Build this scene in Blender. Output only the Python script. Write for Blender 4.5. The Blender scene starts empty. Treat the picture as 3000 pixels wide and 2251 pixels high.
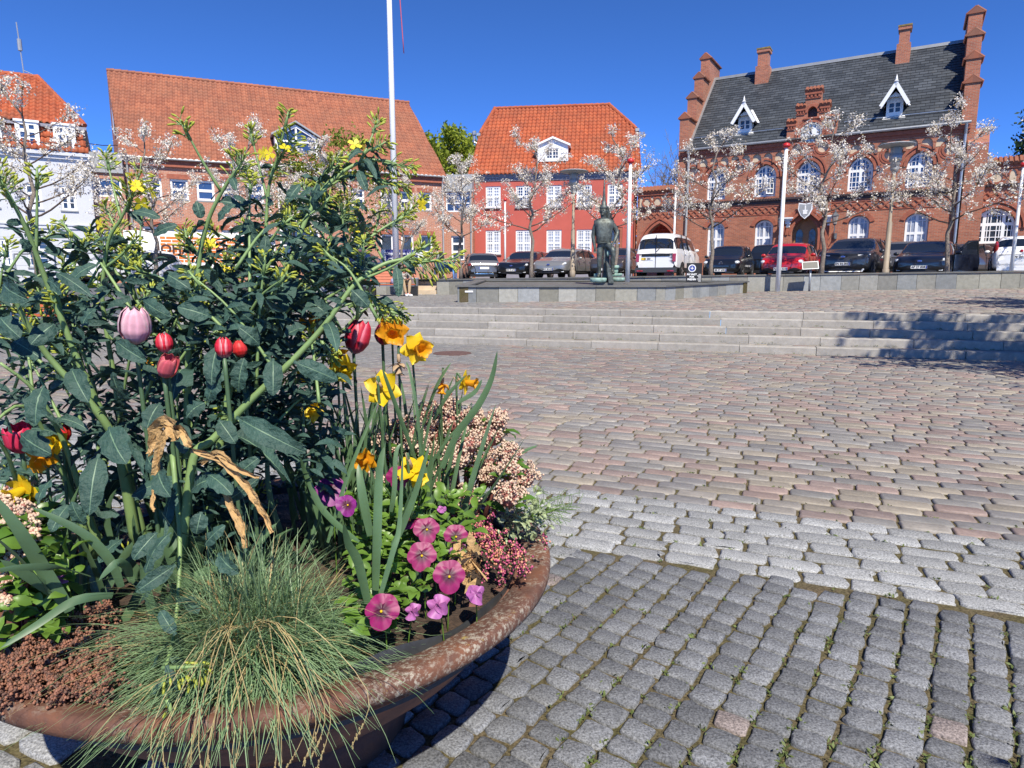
import bpy, bmesh, math, random
import numpy as np
from math import sin, cos, pi, radians as R, sqrt, atan2
from mathutils import Vector, Matrix

SC = bpy.context.scene
COL = SC.collection
random.seed(7); rng = np.random.default_rng(7)

# ---------------------------------------------------------------- camera, sky, sun, exposure
HC, FPX, TH = 1.30, 1928.0, R(9.0)
cam = bpy.data.cameras.new('camera'); camo = bpy.data.objects.new('camera', cam); COL.objects.link(camo)
camo.location = (0, 0, HC); camo.rotation_euler = (R(90) - TH, 0, 0)
cam.sensor_width = 36; cam.lens = 36 * FPX / 3000; cam.clip_start = .05; cam.clip_end = 3000
SC.camera = camo
SUN_EL, SUN_AZ = R(50), R(164)            # azimuth clockwise from +Y: behind the camera, to its right
w = bpy.data.worlds.new('World'); SC.world = w; w.use_nodes = True
nt = w.node_tree; nt.nodes.clear()
sky = nt.nodes.new('ShaderNodeTexSky'); sky.sky_type = 'NISHITA'; sky.sun_disc = False
sky.sun_elevation = SUN_EL; sky.sun_rotation = SUN_AZ
sky.air_density = .6; sky.dust_density = 0; sky.ozone_density = 4; sky.altitude = 5000
hs = nt.nodes.new('ShaderNodeMix'); hs.data_type = 'RGBA'; hs.blend_type = 'MULTIPLY'; hs.inputs['Factor'].default_value = 1; hs.inputs[7].default_value = (.38, .66, 1, 1)   # the deep blue of this sky
bg = nt.nodes.new('ShaderNodeBackground'); bg.inputs['Strength'].default_value = .122
wo = nt.nodes.new('ShaderNodeOutputWorld')
nt.links.new(sky.outputs[0], hs.inputs[6]); nt.links.new(hs.outputs[2], bg.inputs[0]); nt.links.new(bg.outputs[0], wo.inputs[0])
sl = bpy.data.lights.new('sun', 'SUN'); sl.energy = 3.0; sl.angle = R(.5); sl.color = (1, .93, .80)
so = bpy.data.objects.new('sun', sl); COL.objects.link(so)
SDIR = Vector((sin(SUN_AZ) * cos(SUN_EL), cos(SUN_AZ) * cos(SUN_EL), sin(SUN_EL)))
so.rotation_euler = SDIR.to_track_quat('Z', 'Y').to_euler(); so.location = SDIR * 60
vs = SC.view_settings; SC.display_settings.display_device = 'sRGB'
vs.view_transform = 'Standard'; vs.look = 'None'; vs.gamma = 1; vs.exposure = 1.28; vs.use_curve_mapping = False

# ---------------------------------------------------------------- picture geometry
def ray(u, v):
    d = (v - 1125.5) / FPX
    return Vector(((u - 1500) / FPX, cos(TH) - sin(TH) * d, -(sin(TH) + cos(TH) * d)))
def atY(u, v, Y):
    r = ray(u, v); t = Y / r.y
    return Vector((r.x * t, Y, HC + r.z * t))
def atZ(u, v, z):
    r = ray(u, v); t = (z - HC) / r.z
    return Vector((r.x * t, r.y * t, z))

# ---------------------------------------------------------------- mesh builder
class MB:
    def __init__(s): s.v = []; s.f = []; s.m = []
    def add(s, vs, fs, m=0):
        o = len(s.v); s.v.extend([tuple(p) for p in vs])
        for f in fs: s.f.append(tuple(i + o for i in f)); s.m.append(m)
        return s
    def quad(s, a, b, c, d, m=0): return s.add([a, b, c, d], [(0, 1, 2, 3)], m)
    def box(s, x0, x1, y0, y1, z0, z1, m=0):
        return s.add([(x0,y0,z0),(x1,y0,z0),(x1,y1,z0),(x0,y1,z0),(x0,y0,z1),(x1,y0,z1),(x1,y1,z1),(x0,y1,z1)],
                     [(0,3,2,1),(4,5,6,7),(0,1,5,4),(1,2,6,5),(2,3,7,6),(3,0,4,7)], m)
    def bar(s, a, b, wd, hd, m=0, up=(0,0,1)):
        a = Vector(a); b = Vector(b); d = (b - a).normalized(); up = Vector(up)
        if abs(d.dot(up)) > .98: up = Vector((0, 1, 0))
        sx = d.cross(up).normalized() * wd / 2; sz = sx.cross(d).normalized() * hd / 2
        vs = [p + q for p in (a, b) for q in (-sx - sz, sx - sz, sx + sz, -sx + sz)]
        return s.add(vs, [(0,1,2,3),(7,6,5,4),(0,4,5,1),(1,5,6,2),(2,6,7,3),(3,7,4,0)], m)
    def prism(s, poly, y0, y1, m=0, ax='xz'):
        n = len(poly)
        def P(a, b, c): return {'xz': (a, c, b), 'xy': (a, b, c), 'yz': (c, a, b)}[ax]
        vs = [P(a, b, y0) for a, b in poly] + [P(a, b, y1) for a, b in poly]
        fs = [tuple(range(n)), tuple(range(2*n-1, n-1, -1))] + [(i, n+i, n+(i+1)%n, (i+1)%n) for i in range(n)]
        return s.add(vs, fs, m)
    def tube(s, pts, rad, n=8, m=0, cap=True):
        pts = [Vector(p) for p in pts]; k = len(pts)
        if not hasattr(rad, '__len__'): rad = [rad] * k
        t0 = (pts[1] - pts[0]).normalized(); ref = Vector((0,0,1)) if abs(t0.z) < .9 else Vector((1,0,0))
        nx = t0.cross(ref).normalized(); vs = []
        for i in range(k):
            t = (pts[min(i+1,k-1)] - pts[max(i-1,0)])
            t = t.normalized() if t.length > 1e-9 else t0
            nx = (nx - t * nx.dot(t)); nx = nx.normalized() if nx.length > 1e-6 else t.orthogonal().normalized()
            ny = t.cross(nx)
            for j in range(n):
                a = 2*pi*j/n; vs.append(pts[i] + (nx*cos(a) + ny*sin(a)) * rad[i])
        fs = [(i*n+j, i*n+(j+1)%n, (i+1)*n+(j+1)%n, (i+1)*n+j) for i in range(k-1) for j in range(n)]
        if cap: fs += [tuple(range(n-1,-1,-1)), tuple(range((k-1)*n, k*n))]
        return s.add(vs, fs, m)
    def lathe(s, prof, n=24, c=(0,0,0), m=0, sx=1, sy=1):
        k = len(prof); vs = []
        for r, z in prof:
            for j in range(n):
                a = 2*pi*j/n; vs.append((c[0]+r*cos(a)*sx, c[1]+r*sin(a)*sy, c[2]+z))
        fs = [(i*n+j, i*n+(j+1)%n, (i+1)*n+(j+1)%n, (i+1)*n+j) for i in range(k-1) for j in range(n)]
        if prof[0][0] > 1e-5: fs.append(tuple(range(n-1,-1,-1)))
        if prof[-1][0] > 1e-5: fs.append(tuple(range((k-1)*n, k*n)))
        return s.add(vs, fs, m)
    def ell(s, c, r, n=10, k=6, m=0, rot=None):
        if not hasattr(r, '__len__'): r = (r, r, r)
        vs = [Vector((0,0,-r[2]))]
        for i in range(1, k):
            a = -pi/2 + pi*i/k
            for j in range(n): b = 2*pi*j/n; vs.append(Vector((cos(a)*cos(b)*r[0], cos(a)*sin(b)*r[1], sin(a)*r[2])))
        vs.append(Vector((0,0,r[2])))
        if rot is not None: vs = [rot @ p for p in vs]
        c = Vector(c); vs = [p + c for p in vs]
        fs = [(0, 1+(j+1)%n, 1+j) for j in range(n)]
        for i in range(k-2):
            for j in range(n): a = 1+i*n; fs.append((a+j, a+(j+1)%n, a+n+(j+1)%n, a+n+j))
        l = len(vs)-1; a = 1+(k-2)*n
        fs += [(l, a+j, a+(j+1)%n) for j in range(n)]
        return s.add(vs, fs, m)
    def mesh(s, name, mats, smooth=False):
        me = bpy.data.meshes.new(name); me.from_pydata(s.v, [], s.f)
        for mt in (mats if isinstance(mats, (list, tuple)) else [mats]): me.materials.append(mt)
        me.polygons.foreach_set('material_index', s.m)
        if smooth: me.polygons.foreach_set('use_smooth', [True]*len(s.f))
        me.update(); return me
    def build(s, name, mats, parent=None, smooth=False, loc=None):
        if isinstance(smooth, (tuple, Vector)): smooth, loc = False, smooth
        return link(name, s.mesh(name, mats, smooth), parent, loc)
def link(name, me, parent=None, loc=None):
    o = bpy.data.objects.new(name, me); COL.objects.link(o)
    if parent is not None: o.parent = parent
    if loc is not None: o.location = loc
    return o
def npmesh(name, v, f, mats, smooth=False, mi=None):
    """v (n,3) array, f (m,k) array of one polygon size"""
    me = bpy.data.meshes.new(name); v = np.asarray(v, np.float32); f = np.asarray(f, np.int32)
    me.vertices.add(len(v)); me.vertices.foreach_set('co', v.ravel())
    me.loops.add(f.size); me.loops.foreach_set('vertex_index', f.ravel())
    me.polygons.add(len(f)); me.polygons.foreach_set('loop_start', np.arange(0, f.size, f.shape[1], dtype=np.int32))
    for mt in (mats if isinstance(mats, (list, tuple)) else [mats]): me.materials.append(mt)
    if mi is not None: me.polygons.foreach_set('material_index', np.asarray(mi, np.int32))
    if smooth: me.polygons.foreach_set('use_smooth', np.ones(len(f), bool))
    me.update(calc_edges=True); me.validate(); return me
def tag(o, label, cat, group=None, kind=None):
    if label: o['label'] = label
    if cat: o['category'] = cat
    if group: o['group'] = group
    if kind: o['kind'] = kind
    return o
def thing(name, label, cat, loc=(0,0,0), rz=0, group=None):
    o = bpy.data.objects.new(name, None); COL.objects.link(o); o.empty_display_size = .2
    o.location = loc; o.rotation_euler = (0, 0, rz); return tag(o, label, cat, group)
def struct(o): o['kind'] = 'structure'; return o
KIDS = None
def dup(o, parent=None):
    c = o.copy(); COL.objects.link(c)
    if parent is not None: c.parent = parent
    for ch in list(o.children): dup(ch, c)
    return c

# ---------------------------------------------------------------- materials
def _nodes(name):
    m = bpy.data.materials.new(name); m.use_nodes = True; t = m.node_tree
    return m, t, t.nodes['Principled BSDF'], t.nodes.new, t.links.new
def c4(c): return (c[0], c[1], c[2], 1)
def mat(name, base, rough=.6, metal=0, var=0, vs=4, bump=0, bs=30, spec=.5, coat=0, trans=0, emis=None, hue=None, bd=.02, sub=0):
    m, t, p, N, L = _nodes(name)
    p.inputs['Base Color'].default_value = c4(base); p.inputs['Roughness'].default_value = rough
    p.inputs['Metallic'].default_value = metal; p.inputs['Specular IOR Level'].default_value = spec
    if coat: p.inputs['Coat Weight'].default_value = coat; p.inputs['Coat Roughness'].default_value = .04
    if var or bump:
        tc = N('ShaderNodeTexCoord')
    if var:
        nz = N('ShaderNodeTexNoise'); nz.inputs['Scale'].default_value = vs; nz.inputs['Detail'].default_value = 6; nz.inputs['Roughness'].default_value = .65
        rp = N('ShaderNodeValToRGB'); h = hue or base
        rp.color_ramp.elements[0].position = .3; rp.color_ramp.elements[1].position = .72
        rp.color_ramp.elements[0].color = c4([max(0, x*(1-var)) for x in h]); rp.color_ramp.elements[1].color = c4([min(1, x*(1+var)) for x in base])
        L(tc.outputs['Object'], nz.inputs['Vector']); L(nz.outputs['Fac'], rp.inputs['Fac']); L(rp.outputs['Color'], p.inputs['Base Color'])
    if bump:
        b2 = N('ShaderNodeTexNoise'); b2.inputs['Scale'].default_value = bs; b2.inputs['Detail'].default_value = 4
        bp = N('ShaderNodeBump'); bp.inputs['Strength'].default_value = bump; bp.inputs['Distance'].default_value = bd
        L(tc.outputs['Object'], b2.inputs['Vector']); L(b2.outputs['Fac'], bp.inputs['Height']); L(bp.outputs['Normal'], p.inputs['Normal'])
    if trans:   # thin leaves and petals let some light through
        tr = N('ShaderNodeBsdfTranslucent'); mx = N('ShaderNodeMixShader'); mx.inputs[0].default_value = trans
        src = p.inputs['Base Color']
        if src.is_linked: L(src.links[0].from_socket, tr.inputs['Color'])
        else: tr.inputs['Color'].default_value = c4(base)
        L(p.outputs[0], mx.inputs[1]); L(tr.outputs[0], mx.inputs[2]); L(mx.outputs[0], t.nodes['Material Output'].inputs['Surface'])
    if emis: p.inputs['Emission Color'].default_value = c4(emis); p.inputs['Emission Strength'].default_value = 1
    return m
def brickmat(name, c1, c2, mortar, bw=.23, rh=.072, ms=.011, var=.25, rough=.85, bump=.4, vert=True, off=.5, vsc=.35):
    m, t, p, N, L = _nodes(name); p.inputs['Roughness'].default_value = rough
    tc = N('ShaderNodeTexCoord'); sp = N('ShaderNodeSeparateXYZ'); cb = N('ShaderNodeCombineXYZ'); ad = N('ShaderNodeMath')
    L(tc.outputs['Object'], sp.inputs[0]); L(sp.outputs[0], ad.inputs[0])
    if vert: L(sp.outputs[1], ad.inputs[1]); L(sp.outputs[2], cb.inputs[1])
    else: ad.inputs[1].default_value = 0; L(sp.outputs[1], cb.inputs[1])
    L(ad.outputs[0], cb.inputs[0])
    br = N('ShaderNodeTexBrick'); br.inputs['Scale'].default_value = 1; br.inputs['Brick Width'].default_value = bw; br.inputs['Row Height'].default_value = rh
    br.inputs['Mortar Size'].default_value = ms; br.inputs['Mortar Smooth'].default_value = .15; br.inputs['Bias'].default_value = 0; br.offset = off
    br.inputs['Color1'].default_value = c4(c1); br.inputs['Color2'].default_value = c4(c2); br.inputs['Mortar'].default_value = c4(mortar)
    nz = N('ShaderNodeTexNoise'); nz.inputs['Scale'].default_value = vsc; nz.inputs['Detail'].default_value = 7; nz.inputs['Roughness'].default_value = .7
    mr = N('ShaderNodeMapRange'); mr.inputs['From Min'].default_value = .3; mr.inputs['From Max'].default_value = .7; mr.inputs['To Min'].default_value = 1-var; mr.inputs['To Max'].default_value = 1+var
    mu = N('ShaderNodeMix'); mu.data_type = 'RGBA'; mu.blend_type = 'MULTIPLY'; mu.inputs['Factor'].default_value = 1
    L(cb.outputs[0], br.inputs['Vector']); L(tc.outputs['Object'], nz.inputs['Vector']); L(nz.outputs['Fac'], mr.inputs['Value'])
    L(br.outputs['Color'], mu.inputs[6]); L(mr.outputs[0], mu.inputs[7]); L(mu.outputs[2], p.inputs['Base Color'])
    bp = N('ShaderNodeBump'); bp.inputs['Strength'].default_value = bump; bp.inputs['Distance'].default_value = .01; bp.invert = True
    L(br.outputs['Fac'], bp.inputs['Height']); L(bp.outputs[0], p.inputs['Normal'])
    return m
def attrmat(name, rough=.8, grain=0, gs=250, bump=0, bs=120, spec=.35, speck=None, bd=.004, blotch=0):
    """colour from the per-piece 'tint' attribute (each stone its own colour) with mineral grain"""
    m, t, p, N, L = _nodes(name); p.inputs['Roughness'].default_value = rough; p.inputs['Specular IOR Level'].default_value = spec
    at = N('ShaderNodeAttribute'); at.attribute_name = 'tint'; tc = N('ShaderNodeTexCoord'); out = at.outputs['Color']
    def mulby(out, scale, lo, hi, det=3):
        nz = N('ShaderNodeTexNoise'); nz.inputs['Scale'].default_value = scale; nz.inputs['Detail'].default_value = det; nz.inputs['Roughness'].default_value = .7
        mr = N('ShaderNodeMapRange'); mr.inputs['From Min'].default_value = .32; mr.inputs['From Max'].default_value = .68; mr.inputs['To Min'].default_value = lo; mr.inputs['To Max'].default_value = hi
        mu = N('ShaderNodeMix'); mu.data_type = 'RGBA'; mu.blend_type = 'MULTIPLY'; mu.inputs['Factor'].default_value = 1
        L(tc.outputs['Object'], nz.inputs['Vector']); L(nz.outputs['Fac'], mr.inputs['Value']); L(out, mu.inputs[6]); L(mr.outputs[0], mu.inputs[7]); return mu.outputs[2]
    if grain: out = mulby(out, gs, 1-grain, 1+grain)
    if blotch: out = mulby(out, 9, 1-blotch, 1+blotch, 5)
    L(out, p.inputs['Base Color'])
    if bump:
        b2 = N('ShaderNodeTexNoise'); b2.inputs['Scale'].default_value = bs; b2.inputs['Detail'].default_value = 5
        bp = N('ShaderNodeBump'); bp.inputs['Strength'].default_value = bump; bp.inputs['Distance'].default_value = bd
        L(tc.outputs['Object'], b2.inputs['Vector']); L(b2.outputs['Fac'], bp.inputs['Height']); L(bp.outputs[0], p.inputs['Normal'])
    return m
def settint(me, cols):
    a = me.color_attributes.new('tint', 'FLOAT_COLOR', 'POINT')
    c = np.ones((len(me.vertices), 4), np.float32); c[:, :3] = cols; a.data.foreach_set('color', c.ravel())
def tilemat(name, c1, c2, dark, tw=.25, th=.33, rough=.75):
    """clay pantiles: every tile its own shade, weathered in soft patches"""
    m, t, p, N, L = _nodes(name); p.inputs['Roughness'].default_value = rough; p.inputs['Specular IOR Level'].default_value = .3
    tc = N('ShaderNodeTexCoord'); sp = N('ShaderNodeSeparateXYZ'); L(tc.outputs['Object'], sp.inputs[0]); cb = N('ShaderNodeCombineXYZ')
    for k, (i, s) in enumerate(((0, tw), (1, th))):
        d = N('ShaderNodeMath'); d.operation = 'DIVIDE'; d.inputs[1].default_value = s; fl = N('ShaderNodeMath'); fl.operation = 'FLOOR'
        L(sp.outputs[i], d.inputs[0]); L(d.outputs[0], fl.inputs[0]); L(fl.outputs[0], cb.inputs[k])
    wn = N('ShaderNodeTexWhiteNoise'); L(cb.outputs[0], wn.inputs['Vector'])
    mx = N('ShaderNodeMix'); mx.data_type = 'RGBA'; mx.inputs[6].default_value = c4(c1); mx.inputs[7].default_value = c4(c2); L(wn.outputs['Value'], mx.inputs['Factor'])
    nz = N('ShaderNodeTexNoise'); nz.inputs['Scale'].default_value = .55; nz.inputs['Detail'].default_value = 7; nz.inputs['Roughness'].default_value = .7
    L(tc.outputs['Object'], nz.inputs['Vector'])
    rp = N('ShaderNodeMapRange'); rp.inputs['From Min'].default_value = .42; rp.inputs['From Max'].default_value = .75; rp.inputs['To Max'].default_value = .7
    L(nz.outputs['Fac'], rp.inputs['Value'])
    m2 = N('ShaderNodeMix'); m2.data_type = 'RGBA'; m2.inputs[7].default_value = c4(dark); L(mx.outputs[2], m2.inputs[6]); L(rp.outputs[0], m2.inputs['Factor'])
    L(m2.outputs[2], p.inputs['Base Color']); return m

M = {}
M['white'] = mat('white_paint', (.80, .80, .79), .45, var=.05, vs=2)
M['plaster_white'] = mat('white_plaster', (.53, .545, .585), .9, var=.07, vs=.6, bump=.15, bs=40)
M['plaster_red'] = mat('red_plaster', (.44, .092, .068), .85, var=.10, vs=.8, bump=.15, bs=40)
M['brick_town'] = brickmat('red_brick', (.42, .135, .070), (.28, .082, .046), (.31, .20, .14))
M['brick_office'] = brickmat('orange_brick', (.46, .18, .105), (.36, .125, .075), (.46, .33, .25), var=.1)
M['brick_dark'] = mat('moulded_brick', (.31, .095, .055), .85, var=.25, vs=6, bump=.3, bs=14)
M['clinker'] = mat('dark_clinker', (.05, .03, .028), .6, var=.3, vs=8)
M['cream'] = mat('cream_plaster', (.56, .45, .32), .9, var=.12, vs=3)
M['glass'] = mat('window_glass', (.035, .05, .075), .04, var=.5, vs=.8, spec=.9)
M['glass_blue'] = mat('blue_window_glass', (.03, .06, .14), .04, var=.4, vs=.6, spec=.9)
M['glass_cur'] = mat('curtained_glass', (.30, .33, .40), .08, var=.45, vs=1.6, spec=.8)
M['metal'] = mat('zinc_metal', (.38, .40, .42), .42, metal=.7, var=.12, vs=3)
M['lead'] = mat('grey_zinc_sheet', (.30, .31, .32), .6, var=.12, vs=1.5)
M['steel_grey'] = mat('grey_galvanised_steel', (.34, .36, .38), .5, metal=.4, var=.1)
M['black'] = mat('black_plastic', (.012, .012, .013), .45)
M['blacksign'] = mat('black_painted_board', (.014, .013, .013), .5, var=.15, vs=6)
M['rubber'] = mat('black_rubber', (.014, .014, .015), .75)
M['alloy'] = mat('alloy_rim', (.42, .43, .45), .3, metal=.8)
M['chrome'] = mat('chrome', (.7, .7, .72), .12, metal=1)
M['lens'] = mat('clear_lamp_lens', (.55, .58, .62), .08, spec=.8, coat=1)
M['redlens'] = mat('red_lamp_lens', (.35, .008, .008), .12, coat=1)
M['orangelens'] = mat('orange_lamp_lens', (.6, .18, .02), .15, coat=1)
M['plate'] = mat('white_plate', (.78, .78, .78), .35)
M['plate_y'] = mat('yellow_plate', (.75, .52, .05), .35)
M['blue'] = mat('blue_print', (.03, .06, .30), .5)
M['carglass'] = mat('car_window_glass', (.012, .015, .02), .03, spec=.9, coat=.6)
M['wood'] = mat('oak_wood', (.36, .19, .075), .5, var=.3, vs=5, bump=.2, bs=20)
M['wood_red'] = mat('red_stained_slats', (.42, .10, .035), .5, var=.15, vs=6)
M['bark'] = mat('cherry_bark', (.20, .165, .135), .85, var=.45, vs=14, bump=.7, bs=40)
M['twig'] = mat('dark_twig', (.10, .07, .055), .8, var=.3, vs=9)
M['petal'] = mat('white_blossom', (.80, .755, .68), .7, var=.06, vs=5, trans=.3)
M['bud'] = mat('green_brown_bud_leaf', (.34, .25, .09), .6, var=.3, vs=9, trans=.3)
M['slab'] = attrmat('granite_slab', rough=.75, grain=.10, gs=90, bump=.15, bs=60, blotch=.16)
M['coping'] = mat('slate_coping', (.115, .115, .11), .65, var=.2, vs=3, bump=.2, bs=30)
M['bronze'] = mat('patinated_bronze', (.105, .122, .112), .52, metal=.45, var=.5, vs=7, hue=(.05, .055, .05), bump=.35, bs=18)
M['verdigris'] = mat('verdigris_bronze', (.24, .36, .31), .75, var=.4, vs=9, bump=.3, bs=25)

# ================================================================ GROUND
WD = Vector((.955, -.296)); WN = Vector((.296, .955))       # along / across the steps
def stepline(x): return 15.24 - .31 * x
def upz(x, y):
    d = x * WN.x + (y - 15.24) * WN.y; s = x * WD.x + y * WD.y + 4.5
    return .65 + max(d, 0) * min(.045, max(.008, .014 + .0016 * (s + 2)))
def wallY(x): return 26 - .278 * (x + 2.7)
def wtop(x): return 1.33 + .0136 * (x + 2.7)
def cp(x, y):
    z = 1.33 + .012 * max(0, y - 36) + .004 * max(0, min(x, 30))
    if x < -4: z -= min(.2, .03 * (-4 - x))
    return z

def dirtmat(name, base, moss, mossamt=.5):
    m, t, p, N, L = _nodes(name); p.inputs['Roughness'].default_value = .95; p.inputs['Specular IOR Level'].default_value = .15
    tc = N('ShaderNodeTexCoord'); nz = N('ShaderNodeTexNoise'); nz.inputs['Scale'].default_value = 3.2; nz.inputs['Detail'].default_value = 8; nz.inputs['Roughness'].default_value = .7
    n2 = N('ShaderNodeTexNoise'); n2.inputs['Scale'].default_value = 120; n2.inputs['Detail'].default_value = 3
    rp = N('ShaderNodeValToRGB'); e = rp.color_ramp.elements; e[0].position = .36; e[1].position = .66; e[0].color = c4(base); e[1].color = c4(moss)
    mu = N('ShaderNodeMix'); mu.data_type = 'RGBA'; mu.blend_type = 'MULTIPLY'; mu.inputs['Factor'].default_value = 1
    mr = N('ShaderNodeMapRange'); mr.inputs['From Min'].default_value = .3; mr.inputs['From Max'].default_value = .7; mr.inputs['To Min'].default_value = .5; mr.inputs['To Max'].default_value = 1.6
    L(tc.outputs['Object'], nz.inputs['Vector']); L(tc.outputs['Object'], n2.inputs['Vector']); L(nz.outputs['Fac'], rp.inputs['Fac']); L(n2.outputs['Fac'], mr.inputs['Value'])
    L(rp.outputs['Color'], mu.inputs[6]); L(mr.outputs[0], mu.inputs[7]); L(mu.outputs[2], p.inputs['Base Color'])
    bp = N('ShaderNodeBump'); bp.inputs['Strength'].default_value = .6; bp.inputs['Distance'].default_value = .01; L(n2.outputs['Fac'], bp.inputs['Height']); L(bp.outputs[0], p.inputs['Normal'])
    return m
M['joint'] = dirtmat('moss_and_grit_joint', (.105, .082, .052), (.070, .066, .026))
M['asphalt'] = mat('car_park_paving', (.17, .165, .16), .9, var=.2, vs=1.2, bump=.3, bs=60)
M['sett_sand'] = attrmat('sandstone_sett', rough=.62, grain=.13, gs=55, bump=.25, bs=45, blotch=.14, spec=.5)
M['sett_gran'] = attrmat('granite_sett', rough=.8, grain=.62, gs=150, bump=.6, bs=100, blotch=.12, bd=.006)

def in_view(x, y, m=1.2): return np.abs(x) < .84 * y + m

def lownoise(x, y, k, seed):
    a = np.random.default_rng(seed).uniform(0, 6.28, 8)
    return (np.sin(x*k*1.1 + a[0] + 1.7*np.sin(y*k*.6 + a[1])) + np.sin(y*k*1.3 + a[2] + 1.3*np.sin(x*k*.8 + a[3]))
            + .6*np.sin((x+y)*k*2.1 + a[4]) + .6*np.sin((x-y)*k*2.7 + a[5])) / 3.2

def setts(name, ang, rows, srange, L, W, gap, mask, zf, tint, mtl, rnd=.22, jit=.06, dz=.004, seed=1, bev=.007, skirt=.025, lenvar=.18):
    """rows of natural stone setts, each one its own rounded block"""
    g = np.random.default_rng(seed); e1 = np.array((cos(ang), -sin(ang))); e2 = np.array((sin(ang), cos(ang)))
    cx, cy, hl, hw = [], [], [], []
    n0, n1 = rows; k = int(round((n1 - n0) / W))
    for r in range(k):
        n = n0 + (r + .5) * W; s = srange[0] + g.uniform(0, L)
        while s < srange[1]:
            l = L * g.uniform(1 - lenvar, 1 + lenvar); c = e1 * (s + l/2) + e2 * (n + g.normal(0, W*.015))
            cx.append(c[0]); cy.append(c[1]); hl.append(l/2 - gap/2); hw.append(W/2 - gap/2); s += l
    cx, cy, hl, hw = map(np.array, (cx, cy, hl, hw)); k = mask(cx, cy); cx, cy, hl, hw = cx[k], cy[k], hl[k], hw[k]
    n = len(cx); c = 1 - rnd
    base = np.array([(1, -c*.9), (1, .0), (1, c*.9), (c*1.08, 1), (0, 1), (-c*1.08, 1), (-1, c*.9), (-1, 0), (-1, -c*.9), (-c*1.08, -1), (0, -1), (c*1.08, -1)])
    P = np.repeat(base[None], n, 0) + g.normal(0, jit, (n, 12, 2)); P[:, :, 0] *= hl[:, None]; P[:, :, 1] *= hw[:, None]
    rot = g.normal(0, .02, n); cr, sr = np.cos(rot)[:, None], np.sin(rot)[:, None]; a, b = P[:, :, 0]*cr - P[:, :, 1]*sr, P[:, :, 0]*sr + P[:, :, 1]*cr
    sh = 1 - bev / np.minimum(hl, hw)
    z = zf(cx, cy) + g.normal(0, dz, n); ta, tb = g.normal(0, .008, n), g.normal(0, .012, n)
    V = np.zeros((n, 36, 3), np.float32)
    for q, (sc, dzz) in enumerate(((1.02, -skirt), (1.0, -bev*.8), (None, 0))):
        f = np.ones(n) * sc if sc else sh
        la, lb = a * f[:, None], b * f[:, None]
        X = cx[:, None] + la * e1[0] + lb * e2[0]; Y = cy[:, None] + la * e1[1] + lb * e2[1]
        V[:, q*12:(q+1)*12, 0] = X; V[:, q*12:(q+1)*12, 1] = Y
        V[:, q*12:(q+1)*12, 2] = zf(X, Y) + (z - zf(cx, cy))[:, None] + dzz + la * ta[:, None] + lb * tb[:, None] + (g.normal(0, dz*.25, (n, 12)) if q else 0)
    one = [(i, (i+1) % 12, 12 + (i+1) % 12, 12 + i) for i in range(12)] + [(12+i, 12+(i+1) % 12, 24+(i+1) % 12, 24+i) for i in range(12)]
    one += [(24, 25, 26, 27), (24, 27, 28, 29), (24, 29, 30, 31), (24, 31, 32, 33), (24, 33, 34, 35)]
    F = (np.array(one)[None] + (np.arange(n) * 36)[:, None, None]).reshape(-1, 4)
    me = npmesh(name, V.reshape(-1, 3), F, mtl); settint(me, np.repeat(tint(cx, cy, g), 36, 0))
    return struct(link(name, me))

def pal_sand(x, y, g):
    n = len(x); t = g.random(n); pick = np.array([(.30, .215, .19), (.265, .25, .225), (.22, .222, .22), (.285, .255, .20), (.245, .185, .17), (.20, .20, .205)])
    c = pick[(t * 6).astype(int) % 6] * g.uniform(.86, 1.14, (n, 1)); c = (c * .70 + c.mean(1, keepdims=True) * .30) * np.array((.93, .885, .84)); q = lownoise(x, y, .45, 3)[:, None]
    grey = ((x < -.2 - .0*y) & (y > 10.2))[:, None] * .75          # greyer patch round the manhole
    c = c * (1 + .10 * q); return c * (1 - grey) + grey * np.array((.185, .185, .18)) * g.uniform(.85, 1.15, (n, 1))
def pal_gran(x, y, g):
    n = len(x); c = np.array((.265, .27, .272)) * g.uniform(.82, 1.16, (n, 1)); return c * (1 + .1 * lownoise(x, y, 1.4, 5)[:, None])
def pal_dark(x, y, g):
    n = len(x); c = np.array((.138, .143, .152)) * g.uniform(.72, 1.25, (n, 1)); k = g.random(n) < .014
    c[k] = np.array((.205, .172, .162)); q = lownoise(x, y, 1.2, 9)[:, None]; far = np.clip((y - 2.2) / 1.2, 0, 1)[:, None]
    return c * (1.10 + .12 * q - .22 * far)

A22 = R(21.5); E1 = np.array((cos(A22), -sin(A22))); E2 = np.array((sin(A22), cos(A22)))
zero = lambda x, y: np.zeros_like(x)
sc_ = lambda x, y: x*E1[0] + y*E1[1]
nc_ = lambda x, y: x*E2[0] + y*E2[1]
PLC = Vector((-.655, 1.815)); PLR = .765
foot = lambda x, y: (x - PLC.x)**2 + (y - PLC.y)**2 > .20**2
setts('lower_plaza_sandstone_paving', A22, (3.85, 14.3), (-17, 16), .248, .128, .015, lambda x, y: in_view(x, y) & (y < stepline(x) - 2.0), zero, pal_sand, M['sett_sand'], seed=2, lenvar=.12, rnd=.16, jit=.03, dz=.002, bev=.005)
setts('lower_plaza_granite_band', A22, (2.98, 3.86), (-8, 4.5), .215, .126, .018, lambda x, y: in_view(x, y, 1.0), zero, pal_gran, M['sett_gran'], seed=3, rnd=.2, dz=.0025, bev=.005, jit=.06)
setts('lower_plaza_granite_border', A22, (.2, 2.98), (-7, .2), .20, .139, .018, lambda x, y: in_view(x, y, .8) & foot(x, y) & (x*cos(R(35)) - y*sin(R(35)) < -1.52), zero, pal_gran, M['sett_gran'], seed=4, rnd=.26, dz=.005)
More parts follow.
